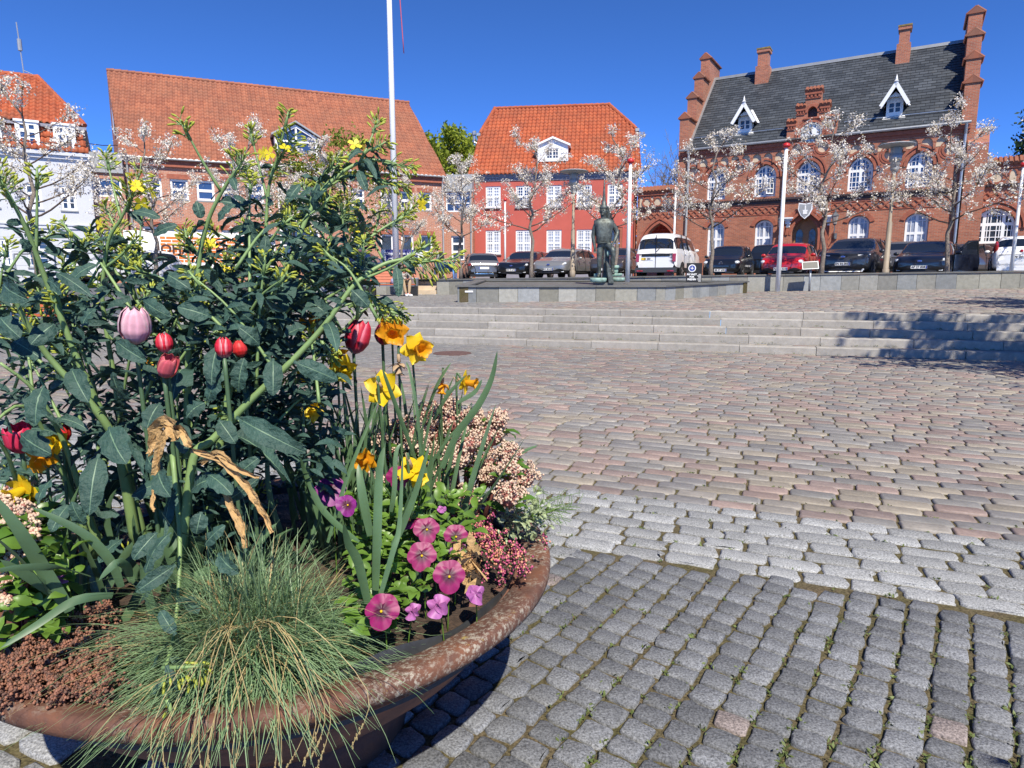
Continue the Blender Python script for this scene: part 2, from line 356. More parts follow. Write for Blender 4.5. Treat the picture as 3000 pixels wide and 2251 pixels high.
A35 = R(35); setts('lower_plaza_dark_setts', A35 - pi/2, (-1.9, 2.6), (.3, 4.2), .097, .106, .0135, lambda x, y: in_view(x, y, .6) & foot(x, y) & (nc_(x, y) < 2.955) & (y > .7) & (x*cos(A35) - y*sin(A35) > -1.47), zero, pal_dark, M['sett_gran'], seed=5, rnd=.22, jit=.075, dz=.0022, bev=.005)
# joints under the setts, and the open ground beyond the frame
g = MB(); g.quad((-60, -40, -.013), (60, -40, -.013), (60, stepline(60) - 1.9, -.013), (-60, stepline(-60) - 1.9, -.013)); struct(g.build('lower_plaza_ground', M['joint']))

# steps: five granite kerbs, paved treads between
RISE, TREAD = .13, .50
stairs = thing('plaza_steps', 'wide flight of five low granite steps with paved treads across the square', 'steps')
def linept(s, off, z):      # s along the steps from the foot of the line, off = distance behind the top riser
    p = Vector((0, 15.24)) + WD * s + WN * off
    return (p.x, p.y, z)
S0, S1 = -10.6, 22.0
for k in range(5):
    off = -(4 - k) * TREAD; mb = MB(); tints = []; s = S0; gg = np.random.default_rng(40 + k)
    while s < S1:
        l = gg.uniform(1.0, 1.9); z1 = RISE * (k + 1) + gg.normal(0, .003); z0 = z1 - RISE - .05; o = off + gg.normal(0, .006)
        a, b = s + .004, min(s + l, S1) - .004
        q = [linept(a, o, z0), linept(b, o, z0), linept(b, o + .23, z0), linept(a, o + .23, z0), linept(a, o + .012, z1), linept(b, o + .012, z1), linept(b, o + .23, z1), linept(a, o + .23, z1), linept(a, o, z1 - .015), linept(b, o, z1 - .015)]
        mb.add(q, [(0, 1, 9, 8), (8, 9, 5, 4), (4, 5, 6, 7), (1, 2, 6, 5, 9), (3, 0, 8, 4, 7), (2, 3, 7, 6)]); c = np.array((.32, .30, .27)) * gg.uniform(.85, 1.12); tints += [c] * 10; s += l
    o_ = mb.build('kerb', M['slab'], stairs); settint(o_.data, np.array(tints))
tz = lambda k: (lambda x, y: np.full_like(np.asarray(x, float), RISE * (k + 1) - .012))
AW = atan2(.296, .955)
for k in range(4):
    o0 = 15.24 * WN.y - (4 - k) * TREAD + .235
    t_ = setts('tread', AW, (o0, o0 + .255), (-15, 17), .25, .127, .010, lambda x, y: in_view(x, y, .6), tz(k), pal_sand, M['sett_sand'], seed=20 + k, rnd=.2, jit=.035)
    del t_['kind']; t_.parent = stairs
    b = MB(); b.quad(linept(S0, -(4-k)*TREAD + .2, RISE*(k+1) - .02), linept(S1, -(4-k)*TREAD + .2, RISE*(k+1) - .02), linept(S1, -(3-k)*TREAD + .05, RISE*(k+1) - .02), linept(S0, -(3-k)*TREAD + .05, RISE*(k+1) - .02)); b.build('tread_bed', M['joint'], stairs)

# upper plaza
upzv = lambda x, y: .65 + np.maximum(x*WN.x + (y-15.24)*WN.y, 0) * np.clip(.014 + .0016*(x*WD.x + y*WD.y + 6.5), .008, .045)
setts('upper_plaza_paving', AW, (15.24*WN.y + .235, 15.24*WN.y + 12.6), (-17, 20), .252, .130, .011,
      lambda x, y: in_view(x, y, .5) & (y < wallY(x) - .05) & (x > -10.5), upzv, pal_sand, M['sett_sand'], seed=8, rnd=.2, jit=.035)
g = MB(); xs = np.linspace(-10.6, 22, 40); ts = np.linspace(0, 1, 14)
for i in range(39):
    for j in range(13):
        q = []
        for a, b in ((i, j), (i+1, j), (i+1, j+1), (i, j+1)):
            x = xs[a]; y0 = stepline(x) + .12; y = y0 + (max(wallY(x) + .05, y0 + .1) - y0) * ts[b]; q.append((x, y, upz(x, y) - .014))
        g.quad(*q)
struct(g.build('upper_plaza_ground', M['joint']))

# car park level (back to the horizon)
def cpsheet(name, xs, yf, far):
    g = MB(); ts = [0, .03, .08, .15, .25, .4, .6, 1]
    for i in range(len(xs)-1):
        for j in range(len(ts)-1):
            q = []
            for a, b in ((i, j), (i+1, j), (i+1, j+1), (i, j+1)):
                x = xs[a]; y = yf(x) + (far - yf(x)) * ts[b]; q.append((x, y, cp(x, min(y, 60))))
            g.quad(*q)
    struct(g.build(name, M['asphalt']))
cpsheet('car_park', np.linspace(-10.05, 60, 50), lambda x: max(wallY(x) + .3, 5), 120)
cpsheet('street', np.linspace(-60, -10.05, 25), lambda x: 15.24 - .31*x + .5, 120)
g = MB(); g.quad((-900, 118, 1.5), (900, 118, 1.5), (900, 1500, 1.5), (-900, 1500, 1.5)); struct(g.build('far_ground', M['asphalt']))

# walls faced with upright slabs
def slab_wall(name, label, p0, p1, zb, zt, thick=.34, sw=.58, seed=1, cop=.05, over=.035, tone=(.25, .25, .235), var=.3, root=None, courses=1, lay=True):
    gg = np.random.default_rng(seed); a = Vector(p0); b = Vector(p1); d = (b - a); Ln = d.length; d.normalize(); n = Vector((d.y, -d.x))   # n: out of the face
    if root is None: root = thing(name, label, 'wall', (a.x, a.y, zb(a.x, a.y)))
    org = root.location
    mb = MB(); tints = []; s = 0; core = MB(); cpm = MB()
    def P(s, o, z): return (a.x + d.x*s + n.x*o - org.x, a.y + d.y*s + n.y*o - org.y, z - org.z)
    def blk(m, s0, s1, o0, o1, z0, z1, bev=0):   # z0,z1 pairs at both ends
        m.add([P(s0,o1,z0[0]),P(s1,o1,z0[1]),P(s1,o0,z0[1]),P(s0,o0,z0[0]),P(s0,o1,z1[0]),P(s1,o1,z1[1]),P(s1,o0,z1[1]),P(s0,o0,z1[0])],
              [(0,3,2,1),(4,5,6,7),(0,1,5,4),(1,2,6,5),(2,3,7,6),(3,0,4,7)])
    while s < Ln - .02:
        l = min(sw * gg.uniform(.88, 1.12), Ln - s)
        if Ln - s - l < .2: l = Ln - s
        e0, e1 = s + .005, s + l - .005; f = gg.normal(0, .004)
        za = [zb(a.x + d.x*q, a.y + d.y*q) - .05 for q in (e0, e1)]; zc = [zt(a.x + d.x*q, a.y + d.y*q) - cop for q in (e0, e1)]
        for c in range(courses):
            u0, u1 = c / courses, (c + 1) / courses
            lo = [za[q] + (zc[q]-za[q])*u0 + (.004 if c else 0) for q in (0, 1)]; hi = [za[q] + (zc[q]-za[q])*u1 - .004 for q in (0, 1)]
            blk(mb, e0, e1, -.03, f, lo, hi)
            col = np.array(tone) * (1 + gg.uniform(-var, var)); w = gg.random(); col = col * (1, 1 - .02*w, 1 - .12*w) if gg.random() < .6 else col * (.93, .98, 1.06)
            tints += [col] * 8
        s += l
    zs = lambda q, f: f(a.x + d.x*q, a.y + d.y*q)
    k = max(1, int(Ln / 1.5))
    for i in range(k):
        s0, s1 = Ln*i/k, Ln*(i+1)/k
        blk(core, s0, s1, -thick, -.025, [zs(s0, zb) - .3, zs(s1, zb) - .3], [zs(s0, zt) - cop - .006, zs(s1, zt) - cop - .006])
        blk(cpm, s0 + (.003 if i else -.03), s1 - (.003 if i < k-1 else -.03), -thick - .02, over, [zs(s0, zt) - cop, zs(s1, zt) - cop], [zs(s0, zt), zs(s1, zt)])
    o = mb.build('facing_slabs', M['slab'], root); settint(o.data, np.array(tints))
    core.build('core', M['joint'], root); cpm.build('coping', M['coping'], root)
    return root
slab_wall('retaining_wall', 'long low grey slab wall in front of the parked cars', (-2.95, wallY(-2.95)), (20, wallY(20)), upz, lambda x, y: wtop(x), seed=3)
slab_wall('retaining_wall', 'low grey slab wall behind the red bench and the seated man', (-10.0, 27.95), (-4.05, wallY(-4.05)), upz, lambda x, y: wtop(x) + .0, seed=4, sw=.62)
slab_wall('retaining_wall', 'dark tall slab wall at the left end of the steps', (-24, 15.24 + .31*24 + .25), (-10.1, 15.24 + 3.13 + .25), lambda x, y: -.02, lambda x, y: 1.15, seed=5, sw=1.05, courses=2, tone=(.17, .17, .175), var=.12)
slab_wall('retaining_wall', 'side wall joining the dark slab wall to the wall behind the bench', (-10.1, 18.7), (-10.0, 27.6), upz, lambda x, y: 1.16 + .006*(y-18.6), seed=6)
# little stair in the gap of the back wall
st = thing('stone_stair', 'three narrow light stone steps in the gap of the low wall', 'steps', (-3.5, wallY(-3.5), upz(-3.5, 26)))
for k in range(3):
    mb = MB(); z = upz(-3.5, 26) * 0 + .17 * (k + 1); y = .06 + .3 * k
    mb.box(-.52, .52, y, y + .34, z - .17, z); o = mb.build('tread', M['cream'], st)
st.rotation_euler.z = -.271

# raised basin with the statue
BZ = lambda x, y: 1.15 + max(0, y - 18.2) * .030
bas = thing('fountain_basin', 'raised grey slab basin carrying the bronze statue', 'basin', (1.3, 18.2, .68))
cor = [(-1.5, 18.22), (4.2, 18.2), (7.75, 21.9), (5.2, 23.2), (-1.2, 23.4)]
for i in range(5):
    slab_wall('x', None, cor[i], cor[(i+1) % 5], upz, BZ, thick=.3, seed=30 + i, sw=.56 if i == 0 else .5, cop=.045, over=.05, root=bas)
mb = MB(); mb.add([(x - 1.3 + (.25 if i in (0, 4) else -.25), y - 18.2 + (.2 if i < 2 else -.2), BZ(x, y) - .68 - .07) for i, (x, y) in enumerate(cor)], [tuple(range(5))]); mb.build('basin_floor', M['coping'], bas)
mb = MB(); mb.box(-.06, .16, -.012, .02, 0, .045); p = atY(1374, 857, 18.2); tag(mb.build('name_plate', M['plate'], None, (p.x - .05, 18.205, p.z)), 'small white plate screwed to the front of the basin', 'plate')
# manhole
mb = MB(); mb.lathe([(.0, .012), (.3, .012), (.34, .010), (.345, -.02)][::-1], 28); tag(mb.build('manhole_cover', mat('rusty_iron', (.11, .06, .05), .8, var=.3, vs=14, bump=.4, bs=50), None, tuple(atZ(1325, 1036, 0))), 'flat rusty iron manhole cover in the paving below the steps', 'manhole cover')

# ================================================================ BUILDINGS
class Facade:
    """upright plane: local x along the front (to the right), y into the house, z up"""
    def __init__(s, x, y, z, dx, dy): s.o = Vector((x, y, z)); s.a = atan2(dy, dx); s.d = Vector((cos(s.a), sin(s.a))); s.n = Vector((-sin(s.a), cos(s.a)))
    def sz(s, u, v, off=0):
        r = ray(u, v); b = s.o.xy + s.n * off; t = (b - Vector((0, 0))).dot(s.n) / r.xy.dot(s.n)
        p = Vector((0, 0, HC)) + r * t; return (p.xy - s.o.xy).dot(s.d), p.z - s.o.z
    def world(s, x, y, z): p = s.o.xy + s.d * x + s.n * y; return Vector((p.x, p.y, s.o.z + z))
    def rect(s, u0, u1, v0, v1, off=0):      # left, right, top, bottom in the picture -> x0,x1,z0,z1
        um, vm = (u0+u1)/2, (v0+v1)/2
        return s.sz(u0, vm, off)[0], s.sz(u1, vm, off)[0], s.sz(um, v1, off)[1], s.sz(um, v0, off)[1]
    def root(s, name, label, cat, group=None): return thing(name, label, cat, s.o, s.a, group)

def arch(x0, x1, z0, zs, zt, kind, n=10):
    """opening outline, counter-clockwise from bottom left: kind 'seg' round-headed, 'pt' pointed, 'rect'"""
    xm, hw = (x0+x1)/2, (x1-x0)/2; p = [(x0, z0), (x1, z0), (x1, zs)]
    h = zt - zs
    if kind == 'pt':
        r = (hw*hw + h*h) / (2*hw); c = x1 - r
        a1 = math.asin(min(1, h/r)); pts = [(c + r*cos(a1*i/n), zs + r*sin(a1*i/n)) for i in range(1, n+1)]
        p += pts + [(2*xm - a, b) for a, b in pts[-2::-1]]
    elif kind == 'seg':
        r = (hw*hw + h*h) / (2*h); a1 = math.asin(min(1, hw/r)); zc = zt - r
        if h >= hw: a1 = pi - math.asin(min(1, hw/r))
        p += [(xm + r*sin(a1 - 2*a1*i/(2*n)), zc + r*cos(a1 - 2*a1*i/(2*n))) for i in range(1, 2*n)]
    else: p[2] = (x1, zt); p.append((x0, zt)); return p
    p.append((x0, zs)); return p
def circle(x, z, r, n=20): return [(x + r*cos(2*pi*i/n), z + r*sin(2*pi*i/n)) for i in range(n)]
def shrink(poly, d):
    """inset an outline by d"""
    n = len(poly); out = []
    for i in range(n):
        a, b, c = Vector(poly[i-1]), Vector(poly[i]), Vector(poly[(i+1) % n]); e1 = (b-a).normalized(); e2 = (c-b).normalized()
        m = Vector((-e1.y, e1.x)) + Vector((-e2.y, e2.x)); m = m / max(.5, m.length_squared/2) if m.length > 1e-6 else Vector((-e1.y, e1.x)); out.append((b.x + m.x*d, b.y + m.y*d))
    return out
def cut(name, outline, holes, thick, mats, parent=None, y=0):
    """slab of wall in the x-z plane, y..y+thick, with real openings through it"""
    cu = bpy.data.curves.new('c', 'CURVE'); cu.dimensions = '2D'; cu.fill_mode = 'BOTH'; cu.extrude = thick/2
    for pl in [outline] + holes:
        sp = cu.splines.new('POLY'); sp.points.add(len(pl)-1); sp.use_cyclic_u = True
        for q, (a, b) in zip(sp.points, pl): q.co = (a, b, 0, 1)
    to = bpy.data.objects.new('c', cu); COL.objects.link(to); dg = bpy.context.evaluated_depsgraph_get(); dg.update()
    me = bpy.data.meshes.new_from_object(to.evaluated_get(dg)); bpy.data.objects.remove(to); bpy.data.curves.remove(cu)
    k = len(me.vertices); co = np.zeros(k*3, np.float32); me.vertices.foreach_get('co', co); co = co.reshape(-1, 3)
    me.vertices.foreach_set('co', np.stack([co[:, 0], co[:, 2] + thick/2 + y, co[:, 1]], 1).ravel()); me.flip_normals(); me.name = name
    me.materials.clear()
    for mt in (mats if isinstance(mats, (list, tuple)) else [mats]): me.materials.append(mt)
    me.polygons.foreach_set('use_smooth', [False]*len(me.polygons)); me.update(); return link(name, me, parent)
def top_at(poly, x):
    """height of an outline's upper edge at x"""
    best = None
    for (a, b), (c, d) in zip(poly, poly[1:] + poly[:1]):
        if min(a, c) - 1e-6 <= x <= max(a, c) + 1e-6 and abs(a-c) > 1e-6:
            z = b + (d-b)*(x-a)/(c-a); best = z if best is None else max(best, z)
    return best
def window(parent, poly, y, bars_v=(.5,), bars_h=(.5,), fw=.075, bw=.035, glass='glass', th=.06, thick_v=(), thick_h=(), sill=None, name='window', open_leaf=None):
    """joinery: frame with mullions and bars, the glass behind it a child"""
    xs = [p[0] for p in poly]; zs = [p[1] for p in poly]; x0, x1, z0, z1 = min(xs), max(xs), min(zs), max(zs)
    f = cut(name, poly, [shrink(poly, fw)], th, M['white'], parent, y)
    mb = MB(); W, H_ = x1-x0, z1-z0
    for t, b in [(t, bw) for t in bars_v] + [(t, fw*1.3) for t in thick_v]:
        x = x0 + W*t; zt = top_at(poly, x); mb.box(x-b/2, x+b/2, y+.006, y+th-.008, z0+fw*.6, zt-fw*.4)
    for t, b in [(t, bw) for t in bars_h] + [(t, fw*1.3) for t in thick_h]:
        z = z0 + H_*t; xa, xb = x0 + fw*.5, x1 - fw*.5
        inter = []
        for (a, bz), (c, d) in zip(poly, poly[1:] + poly[:1]):
            if (bz - z)*(d - z) < 0: inter.append(a + (c-a)*(z-bz)/(d-bz))
        if len(inter) >= 2: xa, xb = min(inter) + fw*.4, max(inter) - fw*.4
        mb.box(xa, xb, y+.010, y+th-.012, z-b/2, z+b/2)
    if mb.v: mb.build('glazing_bars', M['white'], f)
    g = MB(); pp = shrink(poly, fw*.5); g.add([(a, y+th*.7, b) for a, b in pp], [tuple(range(len(pp)))]); g.build('pane', M[glass], f)
    if sill:
        g = MB(); g.box(x0-.05, x1+.05, y-sill, y+.01, z0-.07, z0-.004); g.build('sill', M['lead'], f)
    return f
def ring(mb, poly, wd, y0, y1, skip=2, m=0):
    """brick band round an opening, standing proud from y0 to y1"""
    o = shrink(poly, -wd); n = len(poly)
    for i in range(skip, n - 1):
        a, b, c, d = poly[i], poly[i+1], o[i+1], o[i]
        mb.add([(p[0], y, p[1]) for y in (y0, y1) for p in (a, b, c, d)], [(0,1,2,3),(7,6,5,4),(0,4,5,1),(1,5,6,2),(2,6,7,3),(3,7,4,0)], m)

def pantiles(name, parent, mtl, xl, xr, Ls, pitch, y0, z0, tw=.25, th=.33, amp=.035, lip=.045, sub=6, sgn=1):
    """a slope of clay pantiles as wavy overlapping courses; xl/xr give its ends at fraction t up the slope"""
    n = int(Ls / th); V = []; F = []; cp_, sp_ = cos(pitch), sin(pitch); o = 0
    for r in range(n):
        t0, t1 = r/n, (r+1)/n; tm = (t0+t1)/2; a, b = xl(tm), xr(tm)
        if b - a < .1: continue
        k = max(2, int((b-a)/tw*sub)); x = np.linspace(a, b, k); ph = (x/tw) % 1
        h = 1.35*amp*(np.where(ph < .72, np.sin(ph/.72*pi), -.35*np.sin((ph-.72)/.28*pi)))
        for tt, lift in ((t0 - .004, 0), (t0, 1), (t1, 0)):
            d = Ls*tt; nn = h + (1.6*lip if lift else 0) - (.012 if not lift and tt < t0 else 0)
            V.append(np.stack([x, sgn*(y0 + d*cp_ - nn*sp_), z0 + d*sp_ + nn*cp_], 1))
        i = np.arange(k-1)
        for q in (0, 1): F.append(np.stack([o+q*k+i, o+q*k+i+1, o+(q+1)*k+i+1, o+(q+1)*k+i], 1))
        o += 3*k
    return link(name, npmesh(name, np.concatenate(V), np.concatenate(F), mtl, False), parent)
M['tile_office'] = tilemat('weathered_clay_tiles', (.36, .132, .072), (.25, .088, .052), (.20, .10, .065))
M['tile_red'] = tilemat('orange_clay_tiles', (.42, .105, .042), (.31, .072, .032), (.20, .075, .042))

# ---------------------------------------------------------------- orange brick office house with the big tiled roof
FC = Facade(-20.7, 35.4, 1.3, .917, .399)
oh = FC.root('brick_office_house', 'long orange brick house with a huge tiled roof and one glazed dormer', 'building')
xL = FC.sz(361, 461)[0]; zE = FC.sz(830, 491)[1]; xR = FC.sz(1299, 521)[0]
RB = 6.2                                           # ridge line lies this far behind the front
xRL, zR = FC.sz(312, 207, RB); xRR, zR2 = FC.sz(1197, 304, RB); zR = (zR + zR2)/2
up = [(420,474,525,581),(499,552,527,588),(576,628,531,590),(651,700,534,592),(725,773,536,595),(1030,1068,552,605),(1115,1150,558,608),(1172,1209,562,611),(1228,1265,564,617)]
dn = [(420,474,664,750),(499,552,671,750),(576,628,673,752),(651,700,675,752),(725,773,676,752),(1030,1068,684,748),(1115,1153,687,742),(1176,1212,689,738),(1232,1268,690,741)]
stair = FC.rect(818, 935, 548, 762)
wl = []
for q in up + dn:
    x0, x1, z0, z1 = FC.rect(*q); wl.append(((x0, z0), (x1, z0), (x1, z1), (x0, z1)))
zu = np.mean([w_[2][1] for w_ in wl[:9]]); zub = np.mean([w_[0][1] for w_ in wl[:9]])
wl = [((a[0], zub if i < 9 else a[1]), (b[0], zub if i < 9 else b[1]), (c[0], zu if i < 9 else c[1]), (d[0], zu if i < 9 else d[1])) for i, (a, b, c, d) in enumerate(wl)]
so_ = ((stair[0], stair[2]), (stair[1], stair[2]), (stair[1], stair[3]), (stair[0], stair[3]))
cut('wall', [(xL, -.3), (xR, -.3), (xR, zE), (xL, zE)], [list(p) for p in wl] + [list(so_)], .35, M['brick_office'], oh)
for i, p in enumerate(wl):
    window(oh, list(p), .10, bars_v=(), bars_h=(), fw=.11, thick_h=(.5,) if i < 9 else (), glass='glass_blue' if i < 5 else 'glass', sill=.12)
    mb = MB(); mb.box(p[0][0]-.12, p[1][0]+.12, -.012, .02, p[2][1]+.01, p[2][1]+.26); mb.build('brick_lintel', M['brick_dark'], oh)
window(oh, list(so_), .10, bars_v=(), bars_h=(.2, .4, .6, .8), bw=.08, thick_v=(.5,), fw=.1, glass='glass')
mb = MB()                                           # gables, back and plinth
apL, apR = (xRL, RB, zR), (xRR, RB, zR); bL, bR = (xL - .2, 2*RB, zE), (xR - .3, 2*RB, zE)
mb.add([(xL, .002, -.3), (xL, .002, zE), apL, (xRL, RB, -.3)], [(0, 1, 2, 3)])
mb.add([(xRL, RB, -.3), apL, (xRL+.3, 2*RB, zE), (xRL+.3, 2*RB, -.3)], [(0, 1, 2, 3)])
mb.add([(xR, .002, -.3), (xR, .002, zE), apR, (xR-.3, 2*RB, zE), (xR-.3, 2*RB, -.3)], [(0, 1, 2, 3, 4)])
mb.build('gable', M['brick_office'], oh)
mb = MB(); mb.box(xL - .1, xR + .1, -.16, .03, zE - .36, zE - .02); mb.build('eaves_board', M['brick_dark'], oh)
mb = MB(); mb.tube([(xL - .12, -.30, zE + .02), (xR + .12, -.30, zE + .02)], .07, 8); mb.build('gutter', M['steel_grey'], oh)
for x in (xL + .15, xR - .1):
    mb = MB(); mb.tube([(x, -.28, zE), (x, -.10, zE - .4), (x, -.10, -.2)], .055, 8); mb.build('downpipe', M['lead'], oh)
Ls = sqrt((RB + .3)**2 + (zR - zE)**2); pt = atan2(zR - zE, RB + .3)
pantiles('roof', oh, M['tile_office'], lambda t: (xL - .1)*(1-t) + xRL*t, lambda t: (xR + .15)*(1-t) + xRR*t, Ls, pt, -.3, zE, tw=.27, th=.36, amp=.045)
mb = MB(); mb.add([(xRL, RB, zR - .02), (xRR, RB, zR - .02), (xR, 2*RB + .3, zE), (xL - .1, 2*RB + .3, zE)], [(0, 1, 2, 3)]); mb.build('rear_roof', M['tile_office'], oh)
mb = MB(); nn = int((xRR - xRL)/.36)
for i in range(nn):
    x = xRL + (xRR-xRL)*i/nn; mb.tube([(x, RB, zR + .03), (x + .40, RB, zR + .05)], [.11, .13], 8)
mb.build('ridge_tiles', M['tile_office'], oh)
# verge: white triangular gable lights seen at the left edge
gd = (Vector(apL) - Vector((xL, 0, zE)))
for t0, t1, hgt in ((.18, .30, 2.4), (.52, .68, 1.5)):
    a = Vector((xL, 0, zE)) + gd*t0; b = Vector((xL, 0, zE)) + gd*t1; off = Vector((-.06, -.02, 0))
    mb = MB(); mb.add([a + off + Vector((0,0,-.5)), b + off + Vector((0,0,-.6)), b + off - Vector((0,0,.6 + hgt)), a + off - Vector((0,0,.5 + hgt*.4))], [(0,1,2,3)]); mb.build('gable_window', M['white'], oh)
# dormer
dx0, _, _, _ = FC.rect(806, 931, 397, 468, .6); dx1 = FC.sz(931, 433, .6)[0]; dz0 = FC.sz(868, 468, .6)[1]; dz1 = FC.sz(868, 400, .6)[1]; dz2 = FC.sz(868, 366, .6)[1]; dxm = (dx0+dx1)/2
yr = lambda z: -.3 + (z - zE)/math.tan(pt)
pent = [(dx0, dz0), (dx1, dz0), (dx1, dz1), (dxm, dz2), (dx0, dz1)]
dm = cut('dormer', pent, [shrink(pent, .14)], .14, M['white'], oh, y=.6)
mb = MB(); mb.box(dxm-.05, dxm+.05, .63, .72, dz0+.1, dz2-.12); mb.box(dx0+.1, dx1-.1, .64, .71, dz0+.95, dz0+1.05); mb.build('glazing_bars', M['white'], dm)
mb = MB(); pp = shrink(pent, .1); mb.add([(a, .70, b) for a, b in pp], [tuple(range(5))]); mb.build('pane', M['glass_blue'], dm)
mb = MB()
for s_, xe in ((1, dx0), (-1, dx1)):
    mb.add([(xe, .66, dz0), (xe, .66, dz1), (xe, yr(dz1), dz1), (xe, yr(dz0)-.05, dz0)], [(0,1,2,3)])
mb.build('cheek', M['white'], dm)
mb = MB()
for s_, xe in ((1, dx0 - .18), (-1, dx1 + .18)):
    ze = dz1 - .04; a = (xe, .42, ze); b = (dxm, .42, dz2 + .10); c = (dxm, yr(dz2 + .1) + .1, dz2 + .10); d = (xe, yr(ze) + .1, ze)
    mb.add([a, b, c, d] + [(p[0], p[1], p[2] + .10) for p in (a, b, c, d)], [(0,1,2,3),(7,6,5,4),(0,4,5,1),(1,5,6,2),(2,6,7,3),(3,7,4,0)])
mb.build('dormer_roof', M['lead'], dm)

# ---------------------------------------------------------------- link with a zinc parapet between office house and red house
FD = Facade(-4.55, 42.9, 1.35, .991, -.10)
lk = FD.root('link_building', 'narrow brick link with a grey zinc top between the two tiled houses', 'building')
x0 = -.25; x1 = FD.sz(1384, 560)[0]; zt = FD.sz(1340, 512)[1]; zb = FD.sz(1340, 562)[1]
w1 = FD.rect(1306, 1378, 564, 621); w2 = FD.rect(1322, 1361, 691, 764)
P4 = lambda r: [(r[0], r[2]), (r[1], r[2]), (r[1], r[3]), (r[0], r[3])]
cut('wall', [(x0, -.3), (x1, -.3), (x1, zb), (x0, zb)], [P4(w1), P4(w2)], .3, M['brick_office'], lk, y=.02)
mb = MB(); mb.box(x0, x1, -.10, .6, zb + .003, zt); mb.box(x0, x1, .61, 6, zb - .3, zt - .05); mb.build('zinc_parapet', M['lead'], lk)
window(lk, P4(w1), .08, bars_v=(.33, .66), bars_h=(.45,), fw=.08, bw=.07, glass='glass_blue'); window(lk, P4(w2), .12, bars_v=(), bars_h=(), thick_h=(.36, .68), fw=.1)
mb = MB(); mb.tube([(x1 - .1, -.08, zb), (x1 - .1, -.08, -.2)], .05, 8); mb.build('downpipe', M['lead'], lk)

# ---------------------------------------------------------------- red rendered house
FE = Facade(-2.6, 43.5, 1.4, .991, -.134)
rh = FE.root('red_house', 'red plastered two-storey house with white windows and a half-hipped orange tiled roof', 'building')
eL = FE.sz(1384, 600)[0]; eR = FE.sz(1866, 600)[0]; zc = FE.sz(1623, 528)[1]; ze = FE.sz(1623, 509)[1]
RD = 4.6; zr = FE.sz(1616, 315, RD)[1]; rL = FE.sz(1450, 318, RD)[0]; rR = FE.sz(1784, 311, RD)[0]
uw = [(1423,1467),(1511,1556),(1601,1645),(1689,1734),(1780,1824)]
ops = []; zt1, zb1 = FE.sz(1623, 543)[1], FE.sz(1623, 606)[1]; zt2, zb2 = FE.sz(1600, 674)[1], FE.sz(1600, 744)[1]
for a, b in uw: ops.append((FE.sz(a, 575)[0], FE.sz(b, 575)[0], zb1, zt1))
for a, b in uw[:4]: ops.append((FE.sz(a, 710)[0], FE.sz(b, 710)[0], zb2, zt2))
door = (FE.sz(1776, 700)[0], FE.sz(1823, 700)[0], .0, FE.sz(1800, 666)[1])
cut('wall', [(eL, -.3), (eR, -.3), (eR, zc), (eL, zc)], [P4(o) for o in ops] + [P4(door)], .4, M['plaster_red'], rh)
for i, o in enumerate(ops):
    f = window(rh, P4(o), .05, bars_v=(.16, .30, .70, .84), bars_h=(.15, .30, .58, .72, .86) if i > 4 else (.17, .34, .66, .80), thick_v=(.5,), thick_h=(.46,) if i > 4 else (.5,), fw=.10, bw=.03, glass='glass_cur' if i > 4 or i in (0, 2) else 'glass_blue', sill=.16)
f = cut('door', P4(door), [shrink(P4(door), .16)], .12, M['brick_dark'], rh, y=.03)
mb = MB(); xm = (door[0]+door[1])/2
for a, b in ((door[0]+.14, xm-.008), (xm+.008, door[1]-.14)):
    mb.box(a, b, .12, .18, 0, 2.15)
    for z0_, z1_ in ((.15, .8), (.95, 2.0)): mb.box(a+.07, b-.07, .105, .125, z0_, z1_)
mb.build('leaf', M['wood'], f); mb = MB(); mb.box(door[0]+.14, door[1]-.14, .10, .17, 2.2, 2.3); mb.build('transom', M['wood'], f)
mb = MB(); mb.quad((door[0]+.12, .16, 2.3), (door[1]-.12, .16, 2.3), (door[1]-.12, .16, door[3]-.1), (door[0]+.12, .16, door[3]-.1)); mb.build('pane', M['glass'], f)
M['grey_violet'] = mat('grey_violet_paint', (.24, .235, .28), .7, var=.1, vs=3)
mb = MB()
for i, (d0, h0, h1) in enumerate(((.05, 0, .18), (.12, .18, .30), (.22, .30, .40))): mb.box(eL - .05, eR + .05, -d0, .05, zc + h0*(ze-zc)/.4 + .002*i, zc + h1*(ze-zc)/.4)
for i in range(int((eR-eL)/.22)): mb.box(eL + .22*i, eL + .22*i + .11, -.10, -.04, zc + .08, zc + .16)
mb.build('cornice', M['grey_violet'], rh)
mb = MB(); mb.box(eL, eR, -.03, .02, -.3, .42); mb.build('plinth', M['grey_violet'], rh)
for x in (eL + .12, eR - .1):
    mb = MB(); mb.tube([(x, -.25, ze), (x, -.08, ze-.5), (x, -.08, -.2)], .05, 8); mb.build('downpipe', M['brick_dark'], rh)
Lr = sqrt((RD + .3)**2 + (zr - ze)**2); pr = atan2(zr - ze, RD + .3); th_ = .60                    # hip starts 60 % up
hx = lambda t, e, r: e if t < th_ else e + (r - e)*(t - th_)/(1 - th_)
pantiles('roof', rh, M['tile_red'], lambda t: hx(t, eL - .2 + t*.35, rL), lambda t: hx(t, eR + .2 - t*.2, rR), Lr, pr, -.3, ze, tw=.27, th=.36, amp=.05)
mb = MB(); zh = ze + (zr - ze)*th_; yh = -.3 + (RD + .3)*th_
for e, r in ((eL, rL), (eR, rR)):
    mb.add([(e, yh, zh), (r, RD, zr), (e, 2*RD - yh, zh)], [(0, 1, 2)])
mb.add([(eL, 2*RD + .3, ze), (eR, 2*RD + .3, ze), (eR, 2*RD - yh, zh), (rR, RD, zr), (rL, RD, zr), (eL, 2*RD - yh, zh)], [(0,1,2,3,4,5)])
mb.build('rear_roof', M['tile_red'], rh)
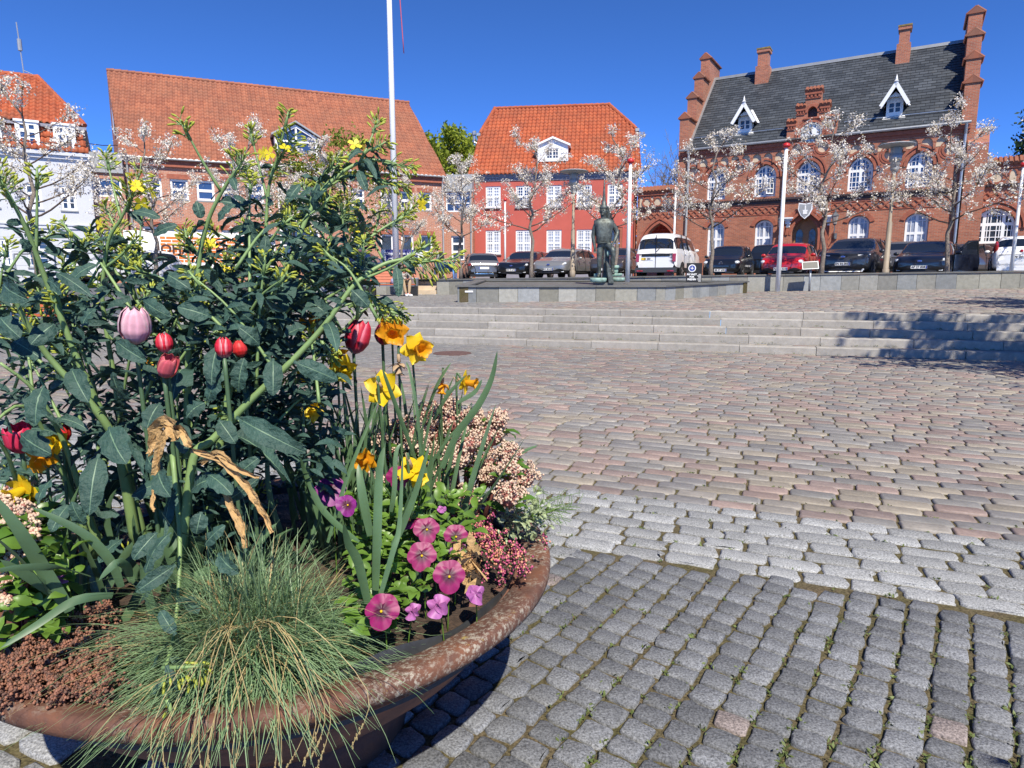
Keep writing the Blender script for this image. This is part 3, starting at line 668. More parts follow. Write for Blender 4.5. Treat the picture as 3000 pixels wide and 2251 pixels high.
mb = MB()
for e in (eL, eR): mb.add([(e, 0.01, -.3), (e, .01, ze), (e, yh, zh - .05), (e, 2*RD - yh, zh - .05), (e, 2*RD, ze), (e, 2*RD, -.3)], [(0,1,2,3,4,5)])
mb.build('gable', M['plaster_red'], rh)
def ridge(mb, a, b, r=.13, step=.36):
    a, b = Vector(a), Vector(b); n = max(1, int((b-a).length/step))
    for i in range(n): p = a + (b-a)*(i/n); q = a + (b-a)*((i+1.1)/n); mb.tube([p, q + Vector((0,0,.02))], [r*.88, r], 8)
mb = MB(); ridge(mb, (rL, RD, zr + .04), (rR, RD, zr + .04)); ridge(mb, (eL + .05, yh, zh + .05), (rL, RD, zr + .05)); ridge(mb, (eR - .05, yh, zh + .05), (rR, RD, zr + .05)); mb.build('ridge_tiles', M['tile_red'], rh)
mb = MB()
for e, s_ in ((eL, -1), (eR, 1)): mb.box(e - .12, e + .12, yh - .35, yh + .1, zh - .16, zh + .02)
mb.build('gutter', M['steel_grey'], rh)
yq = lambda z: -.3 + (z - ze)/math.tan(pr)
q0, q1 = FE.sz(1575, 450, .3)[0], FE.sz(1664, 450, .3)[0]; qz0, qz1, qz2 = FE.sz(1620, 473, .3)[1], FE.sz(1620, 427, .3)[1], FE.sz(1620, 408, .3)[1]; qm = (q0+q1)/2
pent = [(q0, qz0), (q1, qz0), (q1, qz1), (qm, qz2), (q0, qz1)]
wr = FE.rect(1600, 1637, 434, 466, .3)
dm = cut('dormer', pent, [P4(wr)], .1, M['white'], rh, y=.3)
window(dm, P4(wr), .33, bars_v=(.25, .75), bars_h=(.34, .67), thick_v=(.5,), fw=.06, bw=.03, glass='glass')
mb = MB()
for xe in (q0, q1): mb.add([(xe, .32, qz0), (xe, .32, qz1), (xe, yq(qz1), qz1), (xe, yq(qz0) - .05, qz0)], [(0,1,2,3)])
for k in range(1, 4): z = qz0 + (qz1-qz0)*k/4; mb.box(q0+.01, wr[0]-.06, .285, .31, z-.012, z+.012); mb.box(wr[1]+.06, q1-.01, .285, .31, z-.012, z+.012)
mb.build('cheek', M['white'], dm)
mb = MB()
for xe in (q0 - .15, q1 + .15):
    a = (xe, .12, qz1 - .06); b = (qm, .12, qz2 + .02); c = (qm, yq(qz2) + .1, qz2 + .02); d = (xe, yq(qz1) + .1, qz1 - .06)
    mb.add([a, b, c, d] + [(p[0], p[1], p[2] + .12) for p in (a, b, c, d)], [(0,1,2,3),(7,6,5,4),(0,4,5,1),(1,5,6,2),(2,6,7,3),(3,7,4,0)])
mb.build('dormer_roof', M['white'], dm)
k0 = FE.sz(1790, 448, 1.0); mb = MB(); x, z = k0[0], k0[1]; y = yq(z) - .06
mb.add([(x-.32, y, z), (x+.32, y, z), (x+.32, y + .5*cos(pr) + .25, z + .62), (x-.32, y + .5*cos(pr) + .25, z + .62), (x-.32, y+.12, z-.1), (x+.32, y+.12, z-.1)], [(0,1,2,3), (0,4,5,1)]); mb.build('skylight', M['glass'], rh)
vp = FE.sz(1389, 398, 2.6); mb = MB(); x, z = vp; mb.tube([(x+.35, 2.6, z-.75), (x+.28, 2.6, z-.55), (x, 2.6, z-.42), (x, 2.6, z)], .09, 10); mb.lathe([(.09, 0), (.15, .04), (.15, .2), (.06, .3), (.0, .34)], 10, (x, 2.6, z)); mb.build('vent_pipe', M['metal'], rh)

# ---------------------------------------------------------------- white house with a mansard roof at the far left
FA = Facade(-21.3, 33.4, 1.15, .86, .51)
wh = FA.root('white_house', 'white plastered house with a steep orange mansard roof and tall dormers', 'building')
aR = FA.sz(278, 640)[0]; aL = aR - 14; zC = FA.sz(150, 446)[1]; zM = FA.sz(130, 366, .55)[1]
gw = [(-70,-20,702,782),(0,34,700,779),(81,145,702,785),(185,241,705,783)]; uwn = [(-60,-5,535,610),(74,122,540,612),(178,223,545,628)]
ops = [P4(FA.rect(*q)) for q in uwn + gw]; zt_, zb_ = ops[-1][2][1], ops[-1][0][1]; zt0, zb0 = ops[1][2][1], ops[1][0][1]
ops = [[(p[0][0], zb0 if i < 3 else zb_), (p[1][0], zb0 if i < 3 else zb_), (p[1][0], zt0 if i < 3 else zt_), (p[0][0], zt0 if i < 3 else zt_)] for i, p in enumerate(ops)]
cut('wall', [(aL, -.3), (aR, -.3), (aR, zC), (aL, zC)], ops, .35, M['plaster_white'], wh)
for i, p in enumerate(ops):
    window(wh, p, .04, bars_v=(), bars_h=(.32,), thick_v=(.5,), thick_h=(.62,), fw=.10, bw=.035, glass='glass', sill=.1)
mb = MB(); zs_ = FA.sz(150, 664)[1]; mb.box(aL, aR, -.06, .02, zs_ - .1, zs_ + .05); mb.box(aL, aR, -.10, .02, zs_ + .054, zs_ + .12); mb.box(aL, aR+.04, -.22, .02, zC - .14, zC + .02); mb.box(aL, aR+.02, -.12, .02, zC - .30, zC - .144); mb.build('moulding', M['plaster_white'], wh)
mb = MB()
for i, z in enumerate(np.arange(.5, zs_ - .3, .33)): mb.box(aL, aR, -.004, .01, z, z + .012)
mb.build('ashlar_lines', M['lead'], wh)
mb = MB(); mb.add([(aR, .01, -.3), (aR, .01, zC), (aR - .3, .6, zM), (aR - .3, 7, zM), (aR, 7.6, zC), (aR, 7.6, -.3)], [tuple(range(6))]); mb.build('gable', M['plaster_white'], wh)
pm = atan2(zM - zC, .75); Lm = sqrt(.75**2 + (zM-zC)**2)
pantiles('lower_roof', wh, M['tile_red'], lambda t: aL, lambda t: aR + .05 - t*.35, Lm, pm, -.18, zC + .02, tw=.27, th=.36, amp=.05)
RA = 4.2; xRA, zRA = FA.sz(110, 230, RA); pa = atan2(zRA - zM, RA - .25); La = sqrt((RA-.25)**2 + (zRA-zM)**2)
pantiles('upper_roof', wh, M['tile_red'], lambda t: aL, lambda t: (aR - .05)*(1-t) + xRA*t, La, pa, .25, zM + .05, tw=.27, th=.36, amp=.05)
mb = MB(); mb.add([(aR - .05, .25, zM), (xRA, RA, zRA), (aR - .05, 7.4, zM)], [(0,1,2)]); mb.add([(aL, RA, zRA), (xRA, RA, zRA), (aR, 7.5, zM), (aL, 7.5, zM)], [(0,1,2,3)]); mb.build('rear_roof', M['tile_red'], wh)
mb = MB(); mb.box(aL, aR, .2, 7.3, zM - .14, zM); mb.build('eaves_board', M['grey_violet'], wh)
mb = MB(); ridge(mb, (aL, RA, zRA + .04), (xRA, RA, zRA + .04)); ridge(mb, (aR - .05, .3, zM + .1), (xRA, RA, zRA + .05)); mb.build('ridge_tiles', M['tile_red'], wh)
for u0, u1 in ((-60, 2), (52, 112), (162, 218)):
    r = FA.rect(u0, u1, 366, 452, -.05); r = (r[0], r[1], zC + .15, zM - .06)
    f = window(wh, P4(r), -.06, bars_v=(), bars_h=(.36,), thick_v=(.5,), thick_h=(.66,), fw=.12, bw=.04, glass='glass_blue', name='dormer')
    mb = MB(); mb.box(r[0]-.06, r[0]-.002, -.04, .8, r[2]-.1, r[3]); mb.box(r[1]+.002, r[1]+.06, -.04, .8, r[2]-.1, r[3]); mb.box(r[0]-.1, r[1]+.1, -.12, .8, r[3]+.003, r[3]+.1); mb.build('cheek', M['white'], f)
ax, az = FA.sz(72, 225, RA); mb = MB(); mb.tube([(ax, RA, zRA - .3), (ax - .1, RA, zRA + 2.6)], .03, 6); mb.tube([(ax, RA, zRA + .3), (ax + .7, RA, zRA + .02)], .02, 6); mb.lathe([(.1, 0), (.1, .55)], 8, (ax - .06, RA, zRA + 1.25)); tag(mb.build('antenna_mast', M['steel_grey'], None), 'thin antenna mast on the ridge of the white house', 'antenna')
bpy.data.objects['antenna_mast'].matrix_world = Matrix.Translation(FA.o) @ Matrix.Rotation(FA.a, 4, 'Z')

# grey flat-roofed link between white house and office house
FB = Facade(-20.4, 35.0, 1.2, .917, .399)
lb = FB.root('link_building', 'small flat grey link with white windows beside the white house', 'building')
b0, b1 = FB.sz(262, 560)[0], FB.sz(366, 560)[0]; bz1, bz0 = FB.sz(310, 447)[1], FB.sz(330, 508)[1]
w1 = FB.rect(270, 356, 524, 577); w2 = FB.rect(300, 348, 674, 756)
cut('wall', [(b0, -.3), (b1, -.3), (b1, bz0), (b0, bz0)], [P4(w1), P4(w2)], .3, M['brick_office'], lb)
mb = MB(); mb.box(b0 - .3, b1, -.12, .5, bz0 + .003, bz1); mb.box(b0 - .5, b1, .51, 5, bz0 - .5, bz1 - .06); mb.build('zinc_parapet', M['lead'], lb)
window(lb, P4(w1), .06, bars_v=(.25, .7), bars_h=(.4,), fw=.09, bw=.07, glass='glass_blue'); window(lb, P4(w2), .08, bars_v=(), bars_h=(.7,), fw=.11, bw=.06)

# ---------------------------------------------------------------- town hall
FT = Facade(10.15, 40.4, 1.45, .857, -.515)
TH_ = FT.root('town_hall', 'red brick gothic town hall with slate roof, stepped gables and a clock', 'building')
tL = FT.sz(1990, 600)[0]; tR = FT.sz(2830, 500)[0]; tE = FT.sz(2414, 405)[1]; TD = 5.0
tZ = FT.sz(2463, 176, TD)[1]
def fl(v, u): return FT.sz(u, v)[1]
# shared heights
zU0 = (fl(583, 2098) + fl(578, 2241) + fl(558, 2520) + fl(548, 2690))/4; zU1 = (fl(484, 2241) + fl(460, 2520) + fl(444, 2690))/3
zG1 = (fl(646, 2237) + fl(633, 2514) + fl(625, 2683))/3; zG0 = zG1 - 2.55
UW = [(2072,2126), (2210,2273), (2342,2411), (2484,2556), (2655,2728)]; GW = [(2072,2121), (2211,2263), (2484,2544), (2650,2717)]
ups = []; gnd = []
for a, b in UW: x0, x1 = FT.sz(a, 520)[0], FT.sz(b, 520)[0]; ups.append(arch(x0, x1, zU0, zU1 - (x1-x0)*.62, zU1, 'pt'))
for a, b in GW: x0, x1 = FT.sz(a, 680)[0], FT.sz(b, 680)[0]; gnd.append(arch(x0, x1, zG0, zG1 - .34, zG1, 'seg', 6))
dA, dB = FT.sz(2336, 700)[0], FT.sz(2412, 700)[0]; dT = fl(636, 2372); dpoly = arch(dA, dB, .02, dT - .95, dT, 'pt')
rounds = [(2031, 503.6, .21), (2168, 490, .22), (2607, 452, .25), (2784, 437, .28)]
rc = [(FT.sz(u, v)[0], FT.sz(u, v)[1], r) for u, v, r in rounds]; zr_ = np.mean([q[1] for q in rc])
rc = [(x, zr_, .25) for x, z, r in rc]
# risalit with the stepped clock gable
s0, s1 = FT.sz(2307, 500)[0], FT.sz(2452, 500)[0]
RP = .22                                                    # it stands this far proud
st = [(2307,2452,(362+346)/2), (2333,2428,(319+306)/2), (2358,2403,267)]
xs_ = [FT.sz(a, 330, -RP)[0] for a in (2307, 2333, 2358, 2403, 2428, 2452)]; zs1, zs2, zs3 = FT.sz(2380, 355, -RP)[1], FT.sz(2380, 313, -RP)[1], FT.sz(2380, 268, -RP)[1]
mid = (xs_[2]+xs_[3])/2
for k in range(3): hw = (xs_[5-k]-xs_[k])/2; xs_[k] = mid - hw; xs_[5-k] = mid + hw
gab = [(xs_[0], -.3), (xs_[5], -.3), (xs_[5], zs1), (xs_[4], zs1), (xs_[4], zs2), (xs_[3], zs2), (xs_[3], zs3), (xs_[2], zs3), (xs_[2], zs2), (xs_[1], zs2), (xs_[1], zs1), (xs_[0], zs1)]
ck = FT.sz(2379, 389, -RP); ckz = ck[1]
nw = FT.rect(2372, 2388, 312, 343, -RP); npoly = arch(mid - .24, mid + .24, nw[2], nw[3] - .3, nw[3], 'pt', 6)
rr = FT.sz(2336, 438, -RP); rdx = mid - rr[0]
dW = dB - dA; dpoly = arch(mid - dW/2, mid + dW/2, .02, dT - .95, dT, 'pt')
hole3 = shrink(ups[2], -.02); c3 = (min(p[0] for p in hole3) + max(p[0] for p in hole3))/2; hole3 = [(p[0] - c3 + mid, p[1]) for p in hole3]; ups[2] = [(p[0] - c3 + mid, p[1]) for p in ups[2]]
gb = cut('clock_gable', gab, [hole3, dpoly, circle(mid, ckz, .52, 24), npoly, circle(mid - rdx, rr[1], .27), circle(mid + rdx, rr[1], .27)], .55, M['brick_town'], TH_, y=-RP)
wl = [(tL, -.3), (tR, -.3), (tR, tE - .05), (tL, tE - .05)]
lo, hi = xs_[0] + .02, xs_[5] - .02
for nm, X0, X1, us, gs, rs in (('wall', tL, lo, ups[:2], gnd[:2], rc[:2]), ('wall', hi, tR, ups[3:], gnd[2:], rc[2:])):
    cut(nm, [(X0, -.3), (X1, -.3), (X1, tE - .3), (X0, tE - .3)], [shrink(p, -.02) for p in us + gs] + [circle(x, z, r) for x, z, r in rs], .42, M['brick_town'], TH_)
# niches
for x, z, r, y in [(x, z, r, .12) for x, z, r in rc] + [(mid - rdx, rr[1], .27, -.1), (mid + rdx, rr[1], .27, -.1)]:
    mb = MB(); c = circle(x, z, r + .03); mb.add([(a, y, b) for a, b in c], [tuple(range(len(c)))]); mb.build('niche', M['cream'], TH_)
    mb = MB(); ring(mb, circle(x, z, r + .01, 20) + [circle(x, z, r + .01, 20)[0]], .10, y - .16, y - .08, 0); ring(mb, circle(x, z, r + .15, 20) + [circle(x, z, r + .15, 20)[0]], .07, y - .145, y - .08, 0); mb.build('niche_ring', M['brick_dark'], TH_)
mb = MB(); mb.add([(a, .05, b) for a, b in shrink(npoly, -.03)], [tuple(range(len(npoly)))]); mb.build('niche', M['clinker'], TH_)
mb = MB(); ring(mb, npoly, .12, -RP - .05, -RP + .05); mb.box(mid - .42, mid + .42, -RP - .08, -RP + .1, nw[2] - .10, nw[2] - .02); mb.build('niche_ring', M['brick_dark'], TH_)
# clock
ckO = MB(); ckO.prism(circle(mid, ckz, .50, 28), -RP + .05, -RP + .16); fo = ckO.build('clock_face', M['white'], TH_)
mb = MB(); ring(mb, circle(mid, ckz, .44, 28) + [circle(mid, ckz, .44, 28)[0]], .07, -RP - .02, -RP + .055, 0); mb.build('clock_rim', M['lead'], fo)
mb = MB()
for h in range(12):
    a = h*pi/6; l = .09 if h % 3 else .12; mb.bar((mid + sin(a)*(.40 - l), -RP + .043, ckz + cos(a)*(.40 - l)), (mid + sin(a)*.40, -RP + .043, ckz + cos(a)*.40), .035, .014, up=(0, 1, 0))
mb.build('hour_marks', M['black'], fo)
mb = MB()
for a, l, wd in ((R(-30), .20, .05), (R(-12), .33, .035)): mb.bar((mid - sin(a)*.06, -RP + .03, ckz - cos(a)*.06), (mid + sin(a)*l, -RP + .03, ckz + cos(a)*l), wd, .012, up=(0, 1, 0))
mb.build('clock_hands', M['black'], fo)
mb = MB(); ring(mb, circle(mid, ckz, .54, 28) + [circle(mid, ckz, .54, 28)[0]], .11, -RP - .045, -RP + .02, 0); ring(mb, circle(mid, ckz, .72, 28) + [circle(mid, ckz, .72, 28)[0]], .07, -RP - .03, -RP + .02, 0); mb.build('niche_ring', M['brick_dark'], TH_)
# little tiled caps and corbels on the gable steps
M['cap'] = tilemat('coping_tiles', (.30, .10, .055), (.22, .08, .05), (.16, .11, .08), .2, .2)
def tile_cap(mb, x0, x1, y0, y1, z, rise=.22, m=0, tw=.17):
    ym = (y0+y1)/2; n = max(2, int((x1-x0)/tw))
    for i in range(n):
        a, b = x0 + (x1-x0)*i/n, x0 + (x1-x0)*(i+1)/n; c = (a+b)/2
        for s_ in (y0, y1): mb.tube([(c, s_, z), (c, ym, z + rise)], [(b-a)*.56]*2, 6, m)
for a, b, z in ((xs_[0], xs_[1], zs1), (xs_[4], xs_[5], zs1), (xs_[1], xs_[2], zs2), (xs_[3], xs_[4], zs2), (xs_[2], xs_[3], zs3)):
    mb = MB(); tile_cap(mb, a - .06, b + .06, -RP - .14, .40, z + .02); mb.build('coping_tiles', M['cap'], gb)
    mb = MB(); mb.box(a - .03, b + .03, -RP - .09, -RP + .02, z - .16, z + .02); mb.box(a - .01, b + .01, -RP - .05, -RP + .02, z - .36, z - .30)
    n = max(3, int((b-a)/.16))
    for i in range(n): x = a + (b-a)*(i+.3)/n; mb.box(x, x + (b-a)/n*.5, -RP - .07, -RP + .02, z - .30, z - .16)
    mb.build('corbel', M['brick_dark'], gb)
# windows
def gothic(parent, p, y, leaf_open=None, name='window'):
    x0, x1 = min(q[0] for q in p), max(q[0] for q in p); z0, z1 = min(q[1] for q in p), max(q[1] for q in p); tr = .60
    f = window(parent, p, y, bars_v=(.17, .33, .67, .83), bars_h=(.13, .27, .43, .76), thick_v=(.5,), thick_h=(tr,), fw=.10, bw=.032, glass='glass_blue', sill=.12)
    return f
for i, p in enumerate(ups):
    f = gothic(TH_, p, .20 if i != 2 else .02)
    mb = MB(); ring(mb, shrink(p, -.04), .13, -.05 - (RP if i == 2 else 0), .02); ring(mb, shrink(p, -.24), .10, -.085 - (RP if i == 2 else 0), .02); mb.build('arch_band', M['brick_dark'], TH_)
    x0, x1 = min(q[0] for q in p), max(q[0] for q in p); mb = MB(); y = -(RP if i == 2 else 0)
    mb.add([(x0 - .1, y - .08, zU0 - .24), (x1 + .1, y - .08, zU0 - .24), (x1 + .1, .15, zU0 - .01), (x0 - .1, .15, zU0 - .01)], [(0,1,2,3)]); mb.build('sloping_sill', M['clinker'], f)
    if i in (1, 4):       # an open casement leaf
        xm = (x0+x1)/2; w_ = (x1-x0)/2 - .12; z0_, z1_ = zU0 + .12, zU0 + (zU1-zU0)*.58; s_ = 1 if i == 1 else -1; hx_ = x1 - .1 if i == 1 else x0 + .1
        lf = bpy.data.objects.new('leaf', None); mb = MB()
        mb.box(0, .06, -.025, .025, 0, z1_-z0_); mb.box(w_-.06, w_, -.025, .025, 0, z1_-z0_); mb.box(.06, w_-.06, -.025, .025, 0, .06); mb.box(.06, w_-.06, -.025, .025, z1_-z0_-.06, z1_-z0_); mb.box(w_/2-.015, w_/2+.015, -.02, .02, .06, z1_-z0_-.06)
        for k in (1, 2): mb.box(.06, w_-.06, -.018, .018, (z1_-z0_)*k/3 - .015, (z1_-z0_)*k/3 + .015)
        mb.quad((.05, 0, .05), (w_-.05, 0, .05), (w_-.05, 0, z1_-z0_-.05), (.05, 0, z1_-z0_-.05), 1)
        bpy.data.objects.remove(lf); o = mb.build('open_leaf', [M['white'], M['glass']], f, loc=(hx_, .16, z0_)); o.rotation_euler.z = (pi + R(38)) if i == 1 else (pi + R(28)) + 0
        if i == 4: o.rotation_euler.z = pi + R(18)
for p in gnd:
    f = window(TH_, p, .17, bars_v=(.25, .75), bars_h=(.17, .34, .86), thick_v=(.5,), thick_h=(.62,), fw=.10, bw=.032, glass='glass_cur', sill=.1)
    mb = MB(); ring(mb, shrink(p, -.03), .22, -.055, .02); mb.build('arch_band', M['brick_dark'], TH_)
# entrance
mb = MB()
for k, (o, wd, y) in enumerate(((.03, .12, -.03), (.20, .12, -.07), (.38, .16, -.12))): ring(mb, shrink(dpoly, -o), wd, -RP + y, -RP + .02, 1)
mb.build('arch_band', M['brick_dark'], TH_)
dr = cut('door', shrink(dpoly, .0), [shrink(dpoly, .13)], .10, M['wood'], TH_, y=.34)
mb = MB()
for a, b in ((mid - dW/2 + .11, mid - .008), (mid + .008, mid + dW/2 - .11)):
    zt = min(top_at(dpoly, a), top_at(dpoly, b)) - .1; mb.box(a, b, .40, .46, .04, 2.2); mb.box(a, a+.1, .385, .402, .1, 2.1); mb.box(b-.1, b, .385, .402, .1, 2.1); mb.box(a+.1, b-.1, .385, .402, .1, .25); mb.box(a+.1, b-.1, .385, .402, .85, .95)
mb.build('leaf', M['wood'], dr)
for a in (mid - dW/4, mid + dW/4):
    q = arch(a - .17, a + .17, 1.0, 2.35, 2.62, 'pt', 5); mb = MB(); mb.add([(x, .375, z) for x, z in q], [tuple(range(len(q)))]); mb.build('pane', M['glass'], dr)
mb = MB(); q = shrink(dpoly, .12); mb.add([(x, .43, z) for x, z in q if True], [tuple(range(len(q)))]); mb.build('tympanum', M['wood'], dr)
mb = MB(); mb.quad((mid - .6, .37, 1.2), (mid - .42, .37, 1.2), (mid - .42, .37, 1.5), (mid - .6, .37, 1.5)); mb.build('notice', M['white'], dr)
# gabled canopy moulding over the door, consoles and shield
for u, v in ((2310, 648), (2427, 642)):
    x, z = FT.sz(u, v, -RP); x = mid + (-1 if u < 2370 else 1)*abs(x - mid); mb = MB(); mb.box(x - .26, x + .26, -RP - .34, -RP + .02, z + .10, z + .17); mb.box(x - .20, x + .20, -RP - .26, -RP + .02, z + .0, z + .098); mb.box(x - .13, x + .13, -RP - .18, -RP + .02, z - .18, z - .002); mb.box(x - .09, x + .09, -RP - .1, -RP + .02, z - .34, z - .182); mb.build('console', M['white'], TH_)
hx0, hz0 = FT.sz(2330, 648, -RP)[0], FT.sz(2330, 648, -RP)[1]; pk = FT.sz(2368, 610, -RP)[1]
mb = MB(); wd = mid - hx0 + .25
mb.bar((mid - wd, -RP - .1, hz0), (mid, -RP - .1, pk), .2, .14, up=(0, 0, 1)); mb.bar((mid + wd, -RP - .1, hz0), (mid, -RP - .1, pk), .2, .14, up=(0, 0, 1)); mb.build('canopy_moulding', M['brick_dark'], TH_)
zsft = FT.sz(2366, 618, -RP)[1]
sh = [(mid - .34, zsft + .42), (mid, zsft + .36), (mid + .34, zsft + .42), (mid + .36, zsft + .05), (mid + .22, zsft - .25), (mid, zsft - .45), (mid - .22, zsft - .25), (mid - .36, zsft + .05)]
mb = MB(); mb.prism(sh, -RP - .26, -RP - .17); so_ = mb.build('shield', M['white'], TH_)
mb = MB(); mb.prism([(a*1 + 0, b) for a, b in shrink(sh[::-1], .06)], -RP - .275, -RP - .259); mb.build('emblem', M['lead'], so_)
mb = MB(); mb.box(mid - .12, mid + .12, -RP - .29, -RP - .274, zsft - .05, zsft + .02); mb.box(mid - .03, mid + .03, -RP - .29, -RP - .2741, zsft + .022, zsft + .25); mb.box(mid - .1, mid + .1, -RP - .29, -RP - .2742, zsft - .2, zsft - .053); mb.build('emblem_tower', M['white'], so_)
# string course, lozenge frieze, arcade frieze
zS = (fl(608, 1960) + fl(589, 2240) + fl(567, 2580))/3
for X0, X1, yo in ((tL, lo, 0), (xs_[0], xs_[5], RP), (hi, tR, 0)):
    mb = MB(); mb.box(X0, X1, -.14 - yo, -yo + .02, zS - .02, zS + .09); mb.box(X0, X1, -.06 - yo, -yo + .02, zS - .16, zS - .022)
    if yo == 0:
        for i in range(int((X1-X0)/.14)): mb.box(X0 + .14*i + .02, X0 + .14*i + .09, -.18, -.13, zS + .0, zS + .12)
    mb.build('string_course', M['clinker'], TH_)
    if yo == 0:
        mb = MB(); zl = zS - .52; n = int((X1-X0)/.36); mb.box(X0, X1, -.03, .01, zl - .25, zl - .21); mb.box(X0, X1, -.03, .01, zl + .21, zl + .25)
        for i in range(n):
            x = X0 + (X1-X0)*(i+.5)/n; h = .18
            for sx, sz in ((1, 1), (1, -1), (-1, 1), (-1, -1)): mb.bar((x, -.015, zl + sz*.19), (x + sx*h, -.015, zl), .05, .06, up=(0, 1, 0))
        mb.build('lozenge_frieze', M['brick_dark'], TH_)
zA = tE - .42
for X0, X1 in ((tL + .5, lo - .05), (hi + .05, tR - .15)):
    n = max(2, int((X1-X0)/.58)); stp = (X1-X0)/n; mb = MB(); c_ = MB()
    c_.box(X0, X1, -.012, .02, zA - .52, zA - .02)
    pl = [(X0, zA + .02)]; 
    for i in range(n):
        x = X0 + stp*i; r = stp*.38; xc = x + stp/2
        for a, b in ((x - (.05 if i else 0), x + .09),): pass
        mb.prism([(x - .055, zA - .62), (x + .055, zA - .62), (x + .07, zA - .30), (x - .07, zA - .30)], -.13, -.002)
        m_ = 7; o = [(xc - r*cos(pi*k/m_), zA - .32 + r*1.05*sin(pi*k/m_)) for k in range(m_+1)]
        for (ax_, az_), (bx_, bz_) in zip(o, o[1:]): mb.add([(p, y, q) for y in (-.13, -.002) for p, q in ((ax_, az_), (bx_, bz_), (bx_, zA + .03), (ax_, zA + .03))], [(0,1,2,3),(7,6,5,4),(0,4,5,1)])
        for e0, e1 in ((x, xc - r), (xc + r, x + stp)): mb.box(e0, e1, -.13, -.002, zA - .34, zA + .03)
    mb.build('arcade_frieze', M['brick_town'], TH_); c_.build('frieze_panel', M['cream'], TH_)
for X0, X1 in ((tL, lo), (hi, tR)):
    mb = MB(); mb.box(X0, X1, -.16, .1, zA + .032, zA + .16); mb.box(X0, X1, -.24, .1, zA + .162, tE - .06); mb.build('cornice', M['brick_dark'], TH_)
    mb = MB(); mb.tube([(X0, -.36, tE + .02), (X1, -.36, tE + .02)], .075, 8); mb.build('gutter', M['metal'], TH_)
# slate roof
def slatemat():
    m, t, p, N, L = _nodes('slate_roof'); p.inputs['Roughness'].default_value = .55; p.inputs['Specular IOR Level'].default_value = .45
    tc = N('ShaderNodeTexCoord'); mp = N('ShaderNodeMapping'); br = N('ShaderNodeTexBrick'); br.inputs['Scale'].default_value = 1; br.inputs['Brick Width'].default_value = .42; br.inputs['Row Height'].default_value = .25
    br.inputs['Mortar Size'].default_value = .012; br.inputs['Mortar Smooth'].default_value = .2; br.inputs['Bias'].default_value = -.1
    br.inputs['Color1'].default_value = (.034, .040, .048, 1); br.inputs['Color2'].default_value = (.068, .077, .089, 1); br.inputs['Mortar'].default_value = (.014, .016, .02, 1)
    nz = N('ShaderNodeTexNoise'); nz.inputs['Scale'].default_value = .7; nz.inputs['Detail'].default_value = 8; nz.inputs['Roughness'].default_value = .7
    rp = N('ShaderNodeMapRange'); rp.inputs['From Min'].default_value = .35; rp.inputs['From Max'].default_value = .7; rp.inputs['To Min'].default_value = .75; rp.inputs['To Max'].default_value = 1.35
    mu = N('ShaderNodeMix'); mu.data_type = 'RGBA'; mu.blend_type = 'MULTIPLY'; mu.inputs['Factor'].default_value = 1
    L(tc.outputs['UV'], br.inputs['Vector']); L(tc.outputs['Object'], nz.inputs['Vector']); L(nz.outputs['Fac'], rp.inputs['Value']); L(br.outputs['Color'], mu.inputs[6]); L(rp.outputs[0], mu.inputs[7])
    n2 = N('ShaderNodeTexNoise'); n2.inputs['Scale'].default_value = 2.6; n2.inputs['Detail'].default_value = 9; r2 = N('ShaderNodeMapRange'); r2.inputs['From Min'].default_value = .66; r2.inputs['From Max'].default_value = .76; r2.inputs['To Max'].default_value = .55
    m2 = N('ShaderNodeMix'); m2.data_type = 'RGBA'; m2.inputs[7].default_value = (.12, .105, .085, 1); L(tc.outputs['Object'], n2.inputs['Vector']); L(n2.outputs['Fac'], r2.inputs['Value']); L(r2.outputs[0], m2.inputs['Factor']); L(mu.outputs[2], m2.inputs[6]); L(m2.outputs[2], p.inputs['Base Color'])
    bp = N('ShaderNodeBump'); bp.invert = True; bp.inputs['Strength'].default_value = .7; bp.inputs['Distance'].default_value = .02; L(br.outputs['Fac'], bp.inputs['Height']); L(bp.outputs[0], p.inputs['Normal']); return m
M['slate'] = slatemat()
yE = -.34; tp = atan2(tZ - tE, TD - yE); tl = sqrt((tZ-tE)**2 + (TD-yE)**2)
rm = bpy.data.meshes.new('roof'); nr = int(tl/.25); V = []; Fq = []; UV = []
for i in range(nr):      # one strip per slate course, each lapping the one below
    a, b = i*.25, min((i+1)*.25 + .0, tl); la = .016
    pts = [(a, la), (b, .0)]
    for (d, l) in pts:
        for x in (tL + .3, tR - .3): V.append((x, yE + d*cos(tp) - l*sin(tp), tE + d*sin(tp) + l*cos(tp)))
    o = 4*i; Fq.append((o, o+1, o+3, o+2)); UV += [(tL, a), (tR, a), (tR, b), (tL, b)]
    if i: Fq.append((o-2, o-1, o+1, o)); UV += [(tL, a), (tR, a), (tR, a), (tL, a)]
rm.from_pydata(V, [], Fq); uv = rm.uv_layers.new(name='UVMap'); uv.data.foreach_set('uv', np.array(UV, np.float32).ravel()); rm.materials.append(M['slate']); rm.update(); link('roof', rm, TH_)
mb = MB(); mb.add([(tL + .3, TD, tZ - .02), (tR - .3, TD, tZ - .02), (tR - .3, 2*TD + .34, tE), (tL + .3, 2*TD + .34, tE)], [(0,1,2,3)]); mb.build('rear_roof', M['slate'], TH_)
mb = MB(); mb.add([(tL, 2*TD, -.3), (tR, 2*TD, -.3), (tR, 2*TD, tE), (tL, 2*TD, tE)], [(0,1,2,3)]); mb.build('rear_wall', M['brick_town'], TH_)
mb = MB(); mb.prism([(TD - .17, tZ - .12), (TD, tZ + .09), (TD + .17, tZ - .12)], tL + .35, tR - .35, ax='yz'); mb.build('ridge_flashing', M['metal'], TH_)
